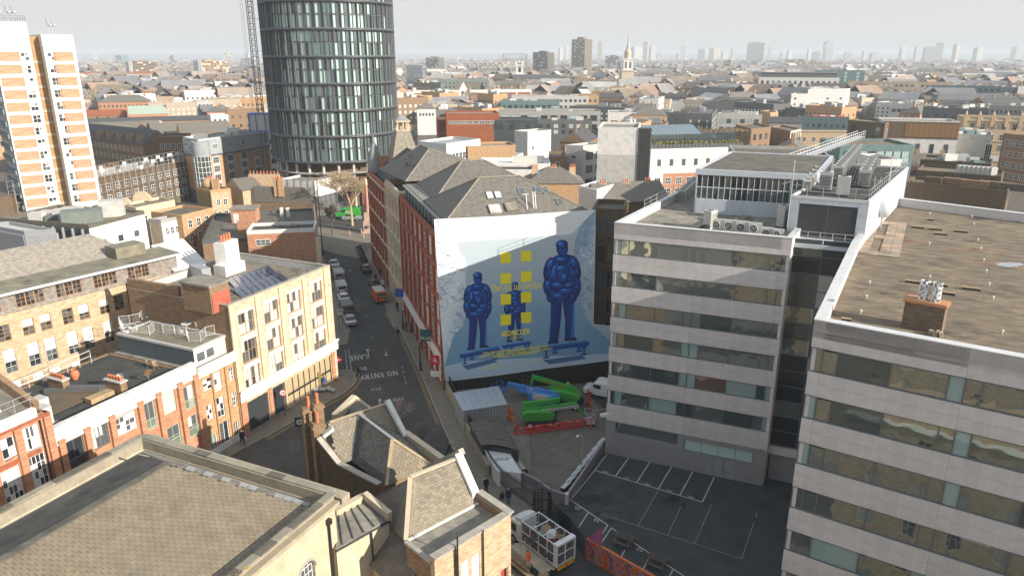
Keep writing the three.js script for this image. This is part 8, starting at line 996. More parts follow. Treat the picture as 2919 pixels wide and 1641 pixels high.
{
let br;const slot=once('brr',()=>{const g=new G();g.box(-1,0.2,-0.03,1,0.35,0.03).box(-1,0.85,-0.035,1,1.0,0.035);for(let x=-0.96;x<1;x+=0.16)g.box(x,0.35,-0.02,x+0.06,0.85,0.02);g.box(-0.9,0,-0.25,-0.8,0.2,0.25).box(0.8,0,-0.25,0.9,0.2,0.25);return g.geom;});
const put=(p,ry,lab,grp,rx=0,y=0.03)=>{let t;if(!br){t=br=thing('barrier',lab,'barrier',p,y,ry,grp);part('panel',slot,M.redPlastic,t);for(const x of[-0.45,0.45])part('reflector',once('rfl',()=>new G().box(x-0.14,0.87,0.036,x+0.14,0.98,0.045).geom),M.white,t).position.x=x<0?0:0.9;}else{t=copy(br,lab,p,y,ry,grp);if(!grp)delete t.userData.group;}t.rotation.x=rx;return t;};
const A=[1155,790],B=[1975,680];for(let k=0;k<7;k++){const p=E4(lerp(A[0]+60,B[0]-60,k/6),lerp(A[1]-8,B[1]+8,k/6)+(k%2?5:0),0),q=sub(E4(...B,0),E4(...A,0));put(p,Math.atan2(-q[1],q[0])+(k%2?0.1:-0.05),`${ORD[k]} red plastic barrier from the left in front of the green boom lift`,'red barriers in a line');}
put(E4(1120,740,0),1.4,'red plastic barrier end on beside the green counterweight',null);put(E4(1965,330,0),1.75,'red barrier standing near the white van, farther one',null);put(E4(1985,460,0),1.7,'red barrier standing near the white van, nearer one',null);put(E4(2020,665,0),1.35,'single red barrier apart at the end of the line',null);
for(let k=0;k<9;k++){const t=put(E4(rr(850,1040),rr(560,640),0),rr(-0.4,0.6),'orange barrier in the loose heap beside the metal cabin','orange barriers in a heap',k%3?-1.45:0.1,0.1+k*0.06);t.children[0].material=M.orangePlastic;}
}
// ---------------------------------------------------------------- vehicles
function vehicle(name,label,cat,xz,ry,paint,kind='car'){
const t=thing(name,label,cat,xz,0,ry),van=kind==='van',pick2=kind==='pickup',L=van?5.2:4.3,Wd=van?1.95:1.75,H=van?2.1:1.42,s=new THREE.Shape(),P=van?[[-L/2,0.4],[L/2,0.4],[L/2,0.95],[L/2-0.7,1.15],[L/2-1.45,2.0],[L/2-1.8,H],[-L/2+0.05,H],[-L/2,1.9]]:[[-L/2,0.35],[L/2,0.35],[L/2,0.7],[L/2-1.1,0.88],[-L/2+0.5,0.95],[-L/2,0.85]];
P.forEach((q,i)=>i?s.lineTo(...q):s.moveTo(...q));part('body',new G().ext(s,Wd-0.16,new THREE.Matrix4().makeTranslation(0,0,-Wd/2+0.08),0.08).geom,paint,t);
if(!van){const c=new THREE.Shape([[-L/2+0.45,0.9],[L/2-1.15,0.86],[L/2-1.85,H-0.04],[-L/2+(pick2?2.0:1.1),H-0.04]].map((q)=>new THREE.Vector2(...q)));part('cabin_glass',new G().ext(c,Wd-0.42,new THREE.Matrix4().makeTranslation(0,0,-Wd/2+0.21),0.05).geom,M.glassDark,t);part('car_roof',new G().bx(-0.25+(pick2?0.3:0),H,0,1.35,0.06,Wd-0.5).geom,paint,t);if(pick2)part('load_bed',new G().box(-L/2+0.1,0.96,-0.7,-L/2+1.6,1.0,0.7).geom,M.lightGrey,t);}
else{part('windscreen',new G().slabq([L/2-0.66,1.27,0.72],[L/2-0.66,1.27,-0.72],[L/2-1.36,2.05,-0.7],[L/2-1.36,2.05,0.7],0.03).geom,M.glassDark,t);for(const z of[-1,1])part('side_window',new G().box(L/2-2.3,1.3,z*(Wd/2-0.02),L/2-1.3,1.85,z*(Wd/2+0.02)).geom,M.glassDark,t);part('rear_window',new G().box(-L/2-0.1,1.35,-0.65,-L/2-0.06,1.85,0.65).geom,M.glassDark,t);}
const wg=once('cw',()=>new G().geo(new THREE.CylinderGeometry(0.33,0.33,0.22,16),new THREE.Matrix4().makeRotationX(Math.PI/2)).geom),rg=once('cr',()=>new G().geo(new THREE.CylinderGeometry(0.2,0.2,0.235,12),new THREE.Matrix4().makeRotationX(Math.PI/2)).geom);
for(const x of[-L*0.31,L*0.32])for(const z of[-1,1]){const w=part('wheel',wg,M.rubber,t);w.position.set(x,0.33,z*(Wd/2-0.05));part('rim',rg,M.galv,w);}
for(const z of[-1,1]){part('headlight',new G().box(L/2+0.04,0.62,z*0.5,L/2+0.1,0.76,z*0.8).geom,M.lampClear,t);part('tail_light',new G().box(-L/2-0.1,0.65,z*0.55,-L/2-0.05,van?1.1:0.82,z*0.8).geom,M.lampRed,t);part('mirror',new G().bx(L*0.2,van?1.35:0.98,z*(Wd/2+0.1),0.12,0.14,0.2).geom,paint,t);}
part('number_plate',new G().box(-L/2-0.1,0.5,-0.26,-L/2-0.07,0.62,0.26).geom,M.yellowPaint,t);part('bumper',new G().bx(0,0.36,0,L+0.2,0.16,Wd-0.1).geom,M.rubber,t);return t;
}
const away=Math.atan2(0.954,-0.30);
for(const[l,x,y,m,k]of[['white pickup parked first in the row by the brick block',952,760,'carWhite','pickup'],['silver grey van parked behind the white pickup',964,796,'carSilver','van'],['second silver grey van in the row, behind the first',971,832,'carSilver','van'],['white saloon parked between a silver and a dark van',979,857,'carWhite','car'],['dark grey van parked between white saloon and grey sports car',987,890,'carGreyDark','van'],['grey hatchback parked last in the row nearest the corner',997,921,'carSilver','car'],['black taxi cab waiting on the right behind the motorbikes',1043,773,'carBlack','car'],['black car ahead of the orange van on the right',1067,817,'carBlack','car']])vehicle(k==='car'?'parked_car':k==='van'?'parked_van':'pickup',l,k==='van'?'van':'car',at(x,y),away+0.05,M[m],k);
{const t=vehicle('delivery_van','grey roofed delivery van with an orange rear and a green badge','van',at(1079,853),away+0.1,M.carOrange,'van');part('roof_skin',new G().bx(-0.5,2.2,0,3.6,0.04,1.7).geom,M.lightGrey,t);part('badge',new G().geo(new THREE.CylinderGeometry(0.26,0.26,0.03,14),new THREE.Matrix4().makeRotationZ(Math.PI/2).setPosition(-2.72,0.95,0.5)).geom,M.vanGreen,t);const w=part('lettering',textG('removals',0.2,0.01),M.white,t);w.position.set(-2.72,1.5,0);w.rotation.y=-Math.PI/2;}
{const t=vehicle('delivery_van','bright green van side on behind the plane tree in the square','van',at(993,619),Math.PI+0.1,M.vanGreen,'van');t.scale.setScalar(1.25);const w=part('lettering',textG('bryt',0.5,0.02),M.white,t);w.position.set(-0.2,1.35,-1.0);w.rotation.y=Math.PI;const w2=part('lettering',textG('bryt',0.5,0.02),M.white,t);w2.position.set(0.6,1.35,0.98);w2.rotation.y=0;}
vehicle('parked_car','silver estate car side on in front of the green van','car',at(1003,627),0.08,M.carSilver,'car').scale.setScalar(1.15);
vehicle('parked_van','white van at the end of the black hoarding beside the grey office','van',E4(2170,325,0),Math.PI-0.45,M.carWhite,'van');
for(let k=0,b;k<7;k++){const p=at(lerp(1022,1040,k/6),lerp(712,752,k/6)),l=`${ORD[k]} dark motorbike from the far end of the row before the taxi`;if(!b){b=thing('motorbike',l,'motorbike',p,0,0.9,'motorbikes parked in a row');for(const x of[-0.65,0.65])part('wheel',new G().geo(new THREE.TorusGeometry(0.27,0.07,6,16),new THREE.Matrix4().makeTranslation(x,0.32,0)).geom,M.rubber,b);part('body',new G().bx(0,0.65,0,1.0,0.35,0.3).bx(-0.3,0.86,0,0.7,0.12,0.28).bx(0.5,0.95,0,0.12,0.3,0.6).geom,M.carBlack,b);}else copy(b,l,p,0,0.9+rr(-0.15,0.15));}
// ---------------------------------------------------------------- caged waste lorry, timber, graffiti wall, picnic tables
{
const o=at(1585,1640),u=nrm(sub(at(1460,1545),o)),w=[0.80,-0.60],ry=Math.atan2(-u[1],u[0]),t=thing('waste_lorry','white caged tipper lorry heaped with rubbish bags behind the black fence','lorry',add(add(o,u,0),w,1.02),0,ry);
const b=(m,n,g)=>part(n,g.geom,m,t);b(M.darkMetal,'chassis',new G().box(0,0.55,-0.9,6.4,0.8,0.9));b(M.lightGrey,'bed',new G().box(0,0.85,-1.05,4.6,1.0,1.05));const cg=new G();for(const z of[-1.02,1.02]){for(const y of[1.0,2.1,3.2])cg.beam([0,y,z],[4.6,y,z],0.08,0.08);for(const x of[0.05,1.2,2.3,3.4,4.55])cg.box(x-0.04,1,z-0.04,x+0.04,3.2,z+0.04);}for(const x of[0.05,4.55])for(const y of[1,2.1,3.2])cg.beam([x,y,-1.02],[x,y,1.02],0.08,0.08);for(const z of[-0.02])cg.box(0,1,z-0.05,0.1,3.2,z+0.05);for(const x of[1.8,3.1])cg.beam([x,3.2,-1.02],[x,3.2,1.02],0.07,0.07);b(M.whiteMetal,'cage_frame',cg);b(M.whiteMetal,'rear_gantry',new G().box(-0.1,3.1,-1.1,0.4,3.3,1.1).box(-0.08,0.9,-1.1,0.35,3.2,-0.98).box(-0.08,0.9,0.98,0.35,3.2,1.1));b(mat('meshSheet',[0.14,0.13,0.13],{transparent:true,opacity:0.55}),'cage_mesh',new G().box(0.1,1,-1.0,4.5,3.1,-0.99).box(0.1,1,0.99,4.5,3.1,1.0).box(0.06,1,-1,0.07,3.1,1));
const s=new THREE.Shape([[4.8,0.6],[6.5,0.6],[6.6,1.3],[6.35,2.35],[5.9,2.6],[4.8,2.6]].map((q)=>new THREE.Vector2(...q)));b(M.carWhite,'cab',new G().ext(s,1.9,new THREE.Matrix4().makeTranslation(0,0,-0.95),0.06));b(M.whiteMetal,'air_deflector',new G().bx(5.2,2.85,0,0.9,0.45,1.7,0,0,-0.3));for(const z of[-1,1])b(M.glassDark,'side_window',new G().box(5.3,1.5,z*1.0,6.3,2.3,z*1.02));b(M.glassDark,'windscreen',new G().slabq([6.68,1.4,-0.8],[6.68,1.4,0.8],[6.46,2.3,0.8],[6.46,2.3,-0.8],0.03));for(const x of[0.9,5.7])for(const z of[-1,1]){const q=part('wheel',wheelG,M.rubber,t);q.position.set(x,0.48,z*0.85);part('rim',rimG,M.lightGrey,q);}
t.scale.y=0.92;const cv=document.createElement('canvas');cv.width=256;cv.height=64;const c=cv.getContext('2d');c.fillStyle='#e8d400';c.fillRect(0,0,256,64);c.fillStyle='#c01010';for(let k=-2;k<9;k++){c.beginPath();const m=k<4?1:-1,x=k*36;c.moveTo(x,64);c.lineTo(x+18,64);c.lineTo(x+18+40*m,0);c.lineTo(x+40*m,0);c.fill();}const ct=new THREE.CanvasTexture(cv);ct.colorSpace=THREE.SRGBColorSpace;const pl=new THREE.PlaneGeometry(2.0,0.45);part('chevron_board',pl,mat('chevron',[1,1,1],{map:ct}),t).position.set(-0.12,0.78,0);t.children[t.children.length-1].rotation.y=-Math.PI/2;
const bagG=[0,1,2].map((i)=>{const q=new THREE.IcosahedronGeometry(0.42,3),p=q.attributes.position;for(let k=0;k<p.count;k++){const v=V(p.getX(k),p.getY(k),p.getZ(k)),n=1+0.35*noise.noise(v.x*4+i*9,v.y*4,v.z*4)+0.12*noise.noise(v.x*13,v.y*13,v.z*13+i);p.setXYZ(k,v.x*n,v.y*n*0.8,v.z*n);}q.computeVertexNormals();return new G().geo(q).geom;}),at3=(x,y,z)=>{const c2=Math.cos(ry),s2=Math.sin(ry),p=t.position;return[[p.x+x*c2+z*s2,p.z-x*s2+z*c2],y];};
const bag=(l,m,x,y,z,k,g=null)=>{const[p,yy]=at3(x,y,z),q=part('rubbish_bag',bagG[Math.floor(k*7)%3],m,null);tag(q,l,'rubbish bag',g);q.position.set(p[0],yy,p[1]);q.scale.setScalar(k);q.rotation.set(k*3,k*5,k);};
bag('largest crumpled white rubbish bag on top of the caged lorry',M.white,1.9,2.4,0.1,1.35);bag('round white rubbish bag near the rear of the caged lorry',M.white,0.8,2.15,-0.6,1.0);bag('grey rubbish bag near the cab end of the caged lorry',M.lightGrey,3.9,2.1,-0.2,0.85);bag('green rubbish bag by the cab side of the load',tint('teal',[0.05,0.4,0.25]),3.4,2.0,0.6,0.8);bag('turquoise rubbish bag in the middle of the lorry load',tint('teal',[0.1,0.45,0.38]),2.7,2.3,-0.5,0.75);bag('dark red rubbish bag under the white ones',tint('rust',[0.2,0.03,0.03]),1.5,2.05,-0.2,1.1);for(let k=0;k<9;k++)bag('black rubbish bag in the body of the caged lorry',k%3?M.black:M.darkGrey,0.6+(k%5)*0.85,1.45+(k%2)*0.2,(k%3-1)*0.6,1.15+(k%4)*0.1,'black bags filling the lorry');
for(const[x,y,z,a]of[[3.0,2.25,0.45,0.4],[2.2,2.1,0.7,-0.3],[1.1,2.2,0.5,0.8]]){const[p,yy]=at3(x,y,z),q=tag(part('cardboard_box',new G().bx(0,0,0,0.95,0.3,0.6).geom,M.woodPale,null),['flattened brown cardboard near the cab end of the load','brown cardboard at the left side of the load','brown cardboard near the rear of the load'][x>2.5?0:x>2?1:2],'cardboard');q.position.set(p[0],yy,p[1]);q.rotation.set(a,a*2,0.3);}
const q0=at(1540,1650),fl=thing('flatbed_trailer','flat trailer with pale boards and a stack of brown planks beside the lorry','trailer',q0,0,ry);part('bed',new G().box(-0.6,0.5,-1.1,7.6,0.62,0.5).geom,M.woodPale,fl);for(const x of[0.4,5])part('wheel',wheelG,M.rubber,fl).position.set(x,0.5,-0.4);for(let k=0;k<12;k++)part('plank',once('plank',()=>new G().box(0,0,0,4.6,0.08,0.2).geom),tint('wood',[0.3+(k%3)*0.04,0.22+(k%3)*0.03,0.14]),fl).position.set(0.6+(k%4)*0.12,0.63+Math.floor(k/4)*0.085,-0.85+(k%4)*0.22);for(let k=0;k<6;k++)part('pale_board',once('pboard',()=>new G().box(-0.4,0,0,4.2,0.05,0.24).geom),tint('woodPale',[0.62,0.54,0.42]),fl).position.set(rr(-0.2,0.3),0.63,0.05+k*0.25-0.03);
const ld=thing('ladder','aluminium ladder leaning on the trailer beside the man in orange','ladder',F5(475,1420,0),0,0.2),lg=new G();for(const x of[-0.2,0.2])lg.bar([x,0,0],[x,3.0,-0.8],0.03);for(let k=1;k<10;k++)lg.bar([-0.2,k*0.3,-k*0.08],[0.2,k*0.3,-k*0.08],0.02,4);lg.mesh('frame',M.galv,ld);
const ga=at(1669,1591),gb=add(ga,nrm(sub(at(1754,1641),ga)),11),GF=new Fac(ga,gb),gt=thing('graffiti_wall','low orange wall covered in pink and lime graffiti letters','wall',ga),gc=document.createElement('canvas');gc.width=1024;gc.height=256;const x=gc.getContext('2d');x.fillStyle='#b04a1c';x.fillRect(0,0,1024,256);const keep=seed;for(let k=0;k<60;k++){x.fillStyle=pick(['#9c3c18','#b85a26','#8a3014']);x.fillRect(rr(0,1024),rr(0,256),rr(20,90),rr(4,30));}for(let k=0;k<11;k++){const cx=50+k*92,pts=[...Array(7)].map((_,i)=>[cx+rr(-48,48),20+i*34+rr(-12,12)]);for(const[col,lw]of[['#aab878',50],['#2c1020',42],[k%2?'#b8768a':'#94507a',30],['#4a1636',8]]){x.strokeStyle=col;x.lineWidth=lw;x.lineJoin=x.lineCap='round';x.beginPath();pts.forEach((q,i)=>i?x.lineTo(...q):x.moveTo(...q));x.stroke();}x.fillStyle='#6b2f8f';x.fillRect(cx-8,rr(20,190),14,22);}seed=keep;const gx=new THREE.CanvasTexture(gc);gx.colorSpace=THREE.SRGBColorSpace;const pg=new THREE.PlaneGeometry(GF.L,2.0);GF.put(part('painted_face',pg,mat('graffiti',[1,1,1],{map:gx}),gt),gt,GF.L/2,1.02,0.015);GF.put(part('wall',new G().box(0,0,-0.25,GF.L,2.0,0).geom,tint('orangePlastic',[0.5,0.14,0.04]),gt),gt,0,0.02);GF.put(part('end_fin',new THREE.ExtrudeGeometry(new THREE.Shape([[0.1,2.02],[1.6,2.02],[1.5,3.9]].map((q)=>new THREE.Vector2(...q))),{depth:0.08,bevelEnabled:false}),tint('pink',[0.4,0.1,0.25]),gt),gt,0,0,-0.2);
let pt;for(const[x2,y2,l]of[[1778,1549,'dark wooden picnic table nearer the graffiti fin in bay twenty two'],[1873,1611,'dark wooden picnic table nearer the bottom edge of the car park']]){const p=at(x2,y2);if(!pt){pt=thing('picnic_table',l,'picnic table',p,0.02,-0.62);for(let k=0;k<5;k++)part('top_plank',once('ptp',()=>new G().box(-0.9,0.72,-0.065,0.9,0.76,0.065).geom),tint('wood',[0.09,0.075,0.065]),pt).position.z=-0.3+k*0.15;for(const z of[-0.72,0.72])part('bench',new G().box(-0.9,0.42,z-0.13,0.9,0.46,z+0.13).geom,tint('wood',[0.1,0.08,0.07]),pt);for(const x3 of[-0.65,0.65])part('leg',new G().beam([x3,0,-0.7],[x3,0.72,-0.25],0.07,0.09).beam([x3,0,0.7],[x3,0.72,0.25],0.07,0.09).beam([x3,0.4,-0.8],[x3,0.4,0.8],0.06,0.09).geom,M.wood,pt);}else copy(pt,l,p,0.02,-0.62);}
}
// ================================================================ roof equipment on the two grey offices
{
const fan=once('fan',()=>new G().geo(new THREE.TorusGeometry(0.33,0.03,6,22),new THREE.Matrix4().makeTranslation(-0.12,0.45,0.2)).geom),fanIn=once('fani',()=>{const g=new G().geo(new THREE.CylinderGeometry(0.32,0.32,0.02,20),new THREE.Matrix4().makeRotationX(Math.PI/2).setPosition(-0.12,0.45,0.185));return g.geom;}),grid=once('fgr',()=>{const g=new G();for(let k=0;k<6;k++){const a=k*0.524;g.bx(-0.12,0.45,0.21,0.64,0.015,0.015,0,0,a);}g.geo(new THREE.TorusGeometry(0.17,0.012,4,16),new THREE.Matrix4().makeTranslation(-0.12,0.45,0.21));return g.geom;});
let small;[[700,545],[775,552],[850,560],[928,570],[1003,588],[1070,598]].forEach(([x,y],i)=>{const p=C8(x,y,25.25),k=i<4?1:0.82,l=['first round fan condenser from the left on the grey office parapet roof','second round fan condenser from the left on the grey office roof','third round fan condenser from the left with pipes on top','fourth round fan condenser from the left with a dark hub','smaller fifth fan condenser in the row on the grey office roof','smallest fan condenser at the right end of the row by the railing'][i];let t;if(!small){t=small=thing('air_conditioner',l,'air conditioner',p,25.25,MO.F.ry);part('casing',new G().box(-0.55,0.06,-0.18,0.55,0.95,0.18).geom,M.acWhite,t);part('feet',new G().box(-0.45,0,-0.2,-0.35,0.06,0.2).box(0.35,0,-0.2,0.45,0.06,0.2).geom,M.darkMetal,t);part('fan',fanIn,M.feltDark,t);part('fan_ring',fan,M.acWhite,t);part('fan_grille',grid,M.galv,t);}else t=copy(small,l,p,25.25,MO.F.ry);t.scale.setScalar(k*1.15);});
const louver=once('lvg',()=>{const g=new G();for(let y=0.25;y<1.5;y+=0.14)g.box(-0.42,y,0.4,0.42,y+0.05,0.44);return g.geom;});
let big;const unit=(xz,y,ry,l,grp,sx=1,sy=1)=>{let t;if(!big){t=big=thing('air_conditioner',l,'air conditioner',xz,y,ry,grp);part('casing',new G().box(-0.5,0.08,-0.4,0.5,1.75,0.4).geom,M.acWhite,t);part('louvre',louver,M.darkGrey,t);part('fan_cowl',new G().cyl(0,1.75,0,0.3,0.3,0.03,18).geom,M.darkGrey,t);part('base',new G().box(-0.48,0,-0.38,0.48,0.08,0.38).geom,M.darkMetal,t);}else{t=copy(big,l,xz,y,ry,grp);if(!grp)delete t.userData.group;}t.scale.set(sx,sy,sx);return t;};
const ry=MO.tower.TF.ry;unit(C8(652,540,25.25),25.25,ry+1.2,'tall condenser with a dark side grille left of the small fan row',null,1.1,1.1);unit(C8(1095,530,25.25),25.25,ry+1.2,'tall dark grilled condenser against the plant tower wall',null,1,1.3);
for(let k=0;k<11;k++)unit(at(2388+k*5.4,512-k*6.6,29.05),29.05,ry,`white condenser, ${ORD[k]} from the front in the long plant deck row`,'condensers in the long deck row',1.05,0.9);
unit(at(2352,541,29.05),29.05,ry,'big condenser with front grille at the left front of the plant deck',null,1.2,1.05);unit(at(2402,556,29.05),29.05,ry+Math.PI,'plain backed white condenser at the front of the plant deck',null,1.15,1.05);unit(at(2462,532,29.05),29.05,ry,'white condenser with grille at the right front of the plant deck',null,1.15,1.05);for(let k=0;k<5;k++)unit(at(2466+k*5,516-k*9,29.05),29.05,ry,`white condenser, ${ORD[k]} from the front in the right hand deck row`,'condensers in the right deck row',1.0,0.85);for(let k=0;k<5;k++)unit(at(2300+k*8,540-k*10,29.05),29.05,ry+0.2,`small white condenser, ${ORD[k]} from the front along the left deck rail`,'small condensers by the left rail',0.8,0.6);for(let k=0;k<7;k++)unit(at(1945+k*6,572-k*6,25.2),25.2,ry,`white condenser, ${ORD[k]} from the front beside the glazed rooftop storey`,'condensers beside the rooftop storey',1,0.8);
const pr=thing('pipe_rack','cluster of dark pipes and cable trays between condenser rows on the plant deck','pipes',at(2420,520,29.05),29.05,ry),pg=new G();for(let k=0;k<9;k++)pg.bar([-1.2+k*0.3,0.15+(k%3)*0.1,3],[-1.0+k*0.3,0.2+(k%3)*0.1,-12],0.05,5);for(let k=0;k<10;k++)pg.bx(0,0.1,2.6-k*1.5,2.8,0.08,0.2);stuff(pg.mesh('pipe',M.darkMetal,pr));
const cat=thing('roof_walkway','long galvanised walkway with white handrails running back over the rear roof','walkway',at(2230,470,26),26,0),cw=new G(),c0=at(2230,470,26),c1=at(2455,388,26);for(const o of[-0.8,0.8])for(const y of[0.6,1.1])cw.bar([o,y,0],[c1[0]-c0[0]+o,y,c1[1]-c0[1]],0.04,4);for(let k=0;k<=30;k++){const p=sub(mix2(c0,c1,k/30),c0);for(const o of[-0.8,0.8])cw.bar([p[0]+o,-0.5,p[1]],[p[0]+o,1.1,p[1]],0.04,4);}cw.mesh('handrail',M.whiteMetal,cat);part('grating',new G().beam([0,0,0],[c1[0]-c0[0],0,c1[1]-c0[1]],1.6,0.08).geom,M.galv,cat);
bld('rear_roof','long grey flat office roof behind the plant tower','building',{p:[at(2100,448,25.5),at(2380,455,25.5)].map((p)=>{const Z=-p[1],y=42-25.5;return[1459.5+2079*p[0]/(Z*CT+y*ST),820.5+2079*(y*CT-Z*ST)/(Z*CT+y*ST)];}),h:25.5,depth:16,wm:M.grey,rm:M.felt,trim:M.grey});
const sk=thing('roof_dome','low square domed rooflight behind the small fan row','rooflight',C8(870,505,25.25),25.25,ry);part('kerb',new G().box(-1.1,0,-1.1,1.1,0.25,1.1).geom,M.lightGrey,sk);part('dome',new G().geo(new THREE.CylinderGeometry(0.5,1.4,0.5,4),new THREE.Matrix4().makeRotationY(Math.PI/4).setPosition(0,0.5,0)).geom,M.feltGreen,sk);const tz=thing('tyre_pile','coiled black hose at the left end of the fan row','hose',C8(612,555,25.25),25.25,0);for(let k=0;k<3;k++)part('coil',new G().geo(new THREE.TorusGeometry(0.5-k*0.08,0.1,8,20),new THREE.Matrix4().makeRotationX(Math.PI/2-0.5).setPosition(k*0.1,0.25+k*0.12,0)).geom,M.rubber,tz);
const lad=thing('access_ladder','galvanised caged ladder on the lift tower end wall','ladder',C8(1660,400,27.2),25.2,ry),lg=new G();for(const x of[-0.25,0.25])lg.bar([x,0,0],[x,5,0],0.03);for(let k=1;k<16;k++)lg.bar([-0.25,k*0.31,0],[0.25,k*0.31,0],0.018,4);for(const y of[2.2,3,3.8,4.6])lg.geo(new THREE.TorusGeometry(0.4,0.025,4,14,Math.PI),new THREE.Matrix4().makeRotationX(Math.PI/2).setPosition(0,y,0));lg.mesh('frame',M.galv,lad);
const dp=C8(1700,545,25.12),dish=thing('satellite_dish','round white satellite dish beside the lift tower','satellite dish',dp,25.12,-0.7);part('dish',new G().geo(new THREE.SphereGeometry(1.1,24,8,0,6.3,0,0.85),new THREE.Matrix4().makeRotationX(1.35).setPosition(0,1.9,-0.6)).geom,M.whiteMetal,dish);part('mount',new G().bar([0,0,0],[0,1.9,0],0.08).bar([0,1.6,0],[0,1.95,0.9],0.04).geom,M.galv,dish);const ms=thing('aerial_mast','thin white aerial mast rising past the satellite dish','mast',C8(1718,470,25.12),25.12,0);part('pole',new G().bar([0,0,0],[0,6.5,0],0.05,5).bar([-0.5,4.8,0],[0.9,5.1,0],0.03,4).bar([-0.2,3.4,0],[0.8,3.6,0],0.03,4).geom,M.whiteMetal,ms);const m2=thing('aerial_mast','aerial mast with a red tipped yagi at the corner of the glazed storey','mast',at(2255,560,29.2),29.2,0);part('pole',new G().bar([0,-3,0],[0,3.4,0],0.05,5).bar([-0.9,1.2,0],[0.5,1.7,0],0.03,4).geom,M.galv,m2);part('yagi',(()=>{const g=new G();for(let k=0;k<6;k++)g.bar([-0.9+k*0.22,1.2+k*0.08,-0.35],[-0.9+k*0.22,1.2+k*0.08,0.35],0.018,4);return g.geom;})(),M.terracotta,m2);
}
{
let v;[[2000,455],[2258,475],[2270,520],[1998,640],[2295,617],[2312,672],[2330,742],[2345,810],[2000,845],[2363,890],[1632,880],[1612,968],[2387,975],[1578,1060],[2443,1185],[2535,500]].sort((a,b)=>a[0]-b[0]).forEach(([x,y],i)=>{const p=C8(x,y,25.12),l=`small white mushroom vent on the brown office roof, ${ORD[i]} from the left`;if(!v){v=thing('roof_vent',l,'vent',p,25.12,0,'white vents on the brown roof');part('pipe',new G().cyl(0,0,0,0.055,0.055,0.24,10).geom,M.lightGrey,v);part('cap',new G().cyl(0,0.22,0,0.12,0.05,0.08,12).geom,M.acWhite,v);}else copy(v,l,p,25.12);});
const bl=['at the back, left of four','at the back, middle of four','at the back, right of four','at the back, nearest of four','left of the chimney flues','behind the chimney flues','right of the chimney flues','right of the chimney, palest one','by the left front parapet','standing alone near the back'];let q;[[1925,537],[2035,548],[2190,562],[2067,578],[1905,873],[2055,890],[2100,942],[2255,915],[1490,1105],[2007,490]].forEach(([x,y],i)=>{const p=C8(x,y,25.12),l=`timber topped block on the brown roof ${bl[i]}`;let t;if(!q){t=q=thing('roof_block',l,'roof block',p,25.12,RF.F.ry+0.1);part('upstand',new G().box(-0.6,0,-0.14,0.6,0.16,0.14).geom,M.darkMetal,t);part('board',new G().box(-0.62,0.16,-0.16,0.62,0.2,0.16).geom,M.woodPale,t);}else t=copy(q,l,p,25.12,RF.F.ry+0.1);t.scale.set(i>7?0.5:1,1,1);});
const ry=Math.atan2(-RF.l[1],RF.l[0]),sl=thing('roof_paving','pale paving slabs round two bare squares beside the lift tower','paving',C8(1560,695,25.12)),A=C8(1560,695,25.12),B=C8(1815,722,25.12),D=C8(1650,492,25.12),n=4,m=9;for(let i=0;i<n;i++)for(let j=0;j<m;j++){if((i>0&&i<2&&j>0&&j!==4&&j<8))continue;const P=(a,b)=>{const p=sub(add(add(A,sub(B,A),a),sub(D,A),b),A);return[p[0],25.2,p[1]];},a=i/n,b=j/m;part('slab',new G().slabq(P(a+0.004,b+0.003),P((i+1)/n-0.004,b+0.003),P((i+1)/n-0.004,(j+1)/m-0.003),P(a+0.004,(j+1)/m-0.003),0.06+0.01*((i+j)%2)).geom,tint('feltPale',[0.52+0.05*((i*3+j)%3),0.45,0.36]),sl);}
const cp=C8(1945,1165,25.12),c=thing('chimney','brick chimney with rusty cap and two peeling white flues on the brown roof','chimney',cp,25.12,RF.F.ry-0.08);part('stack',new G().box(-1.15,0,-1.2,1.15,1.75,0).geom,tint('darkBrick',[0.2,0.16,0.12]),c);part('cap',new G().box(-1.25,1.75,-1.3,1.25,1.88,0.08).box(-1.18,1.88,-1.2,1.18,1.95,0.0).geom,tint('terracotta',[0.42,0.2,0.09]),c);const fm=mat('peeling',[0.8,0.8,0.78],{map:tex(128,tile((u,w)=>{const k=fb(u*5,w*5,31,3)>0.12?0.22:1;return k;}),1),roughness:0.6});for(const x of[-0.28,0.42]){part('flue',new G().lathe([[0.3,0],[0.3,1.25],[0.24,1.25],[0.24,0.2]],20,x,1.95,-0.55).geom,fm,c);part('flue_bore',new G().cyl(x,2.2,-0.55,0.23,0.23,0.05,16).geom,M.black,c);}for(let k=0;k<6;k++)part('loose_brick',new G().bx(0,0,0,0.44,0.16,0.24,k).geom,pick([M.beige,M.paleBrick]),c).position.set(0.75+(k%3)*0.22,0.1+Math.floor(k/3)*0.17+0.0,0.35+(k%2)*0.1);
struct('puddle',new G().flat([...Array(22)].map((_,k)=>{const a=k/22*6.2832,r=0.8+0.4*noise.noise(Math.cos(a)*2,Math.sin(a)*2,5);return C8(2500+Math.cos(a)*105*r,760+Math.sin(a)*17*r,25.13);}),25.135),mat('puddleMat',[0.3,0.31,0.33],{roughness:0.08}));struct('puddle',new G().flat([...Array(22)].map((_,k)=>{const a=k/22*6.2832,r=0.8+0.4*noise.noise(Math.cos(a)*2+4,Math.sin(a)*2,5);return C8(2320+Math.cos(a)*100*r,472+Math.sin(a)*18*r,25.13);}),25.135),tint('feltBrown',[0.13,0.11,0.1]));
}
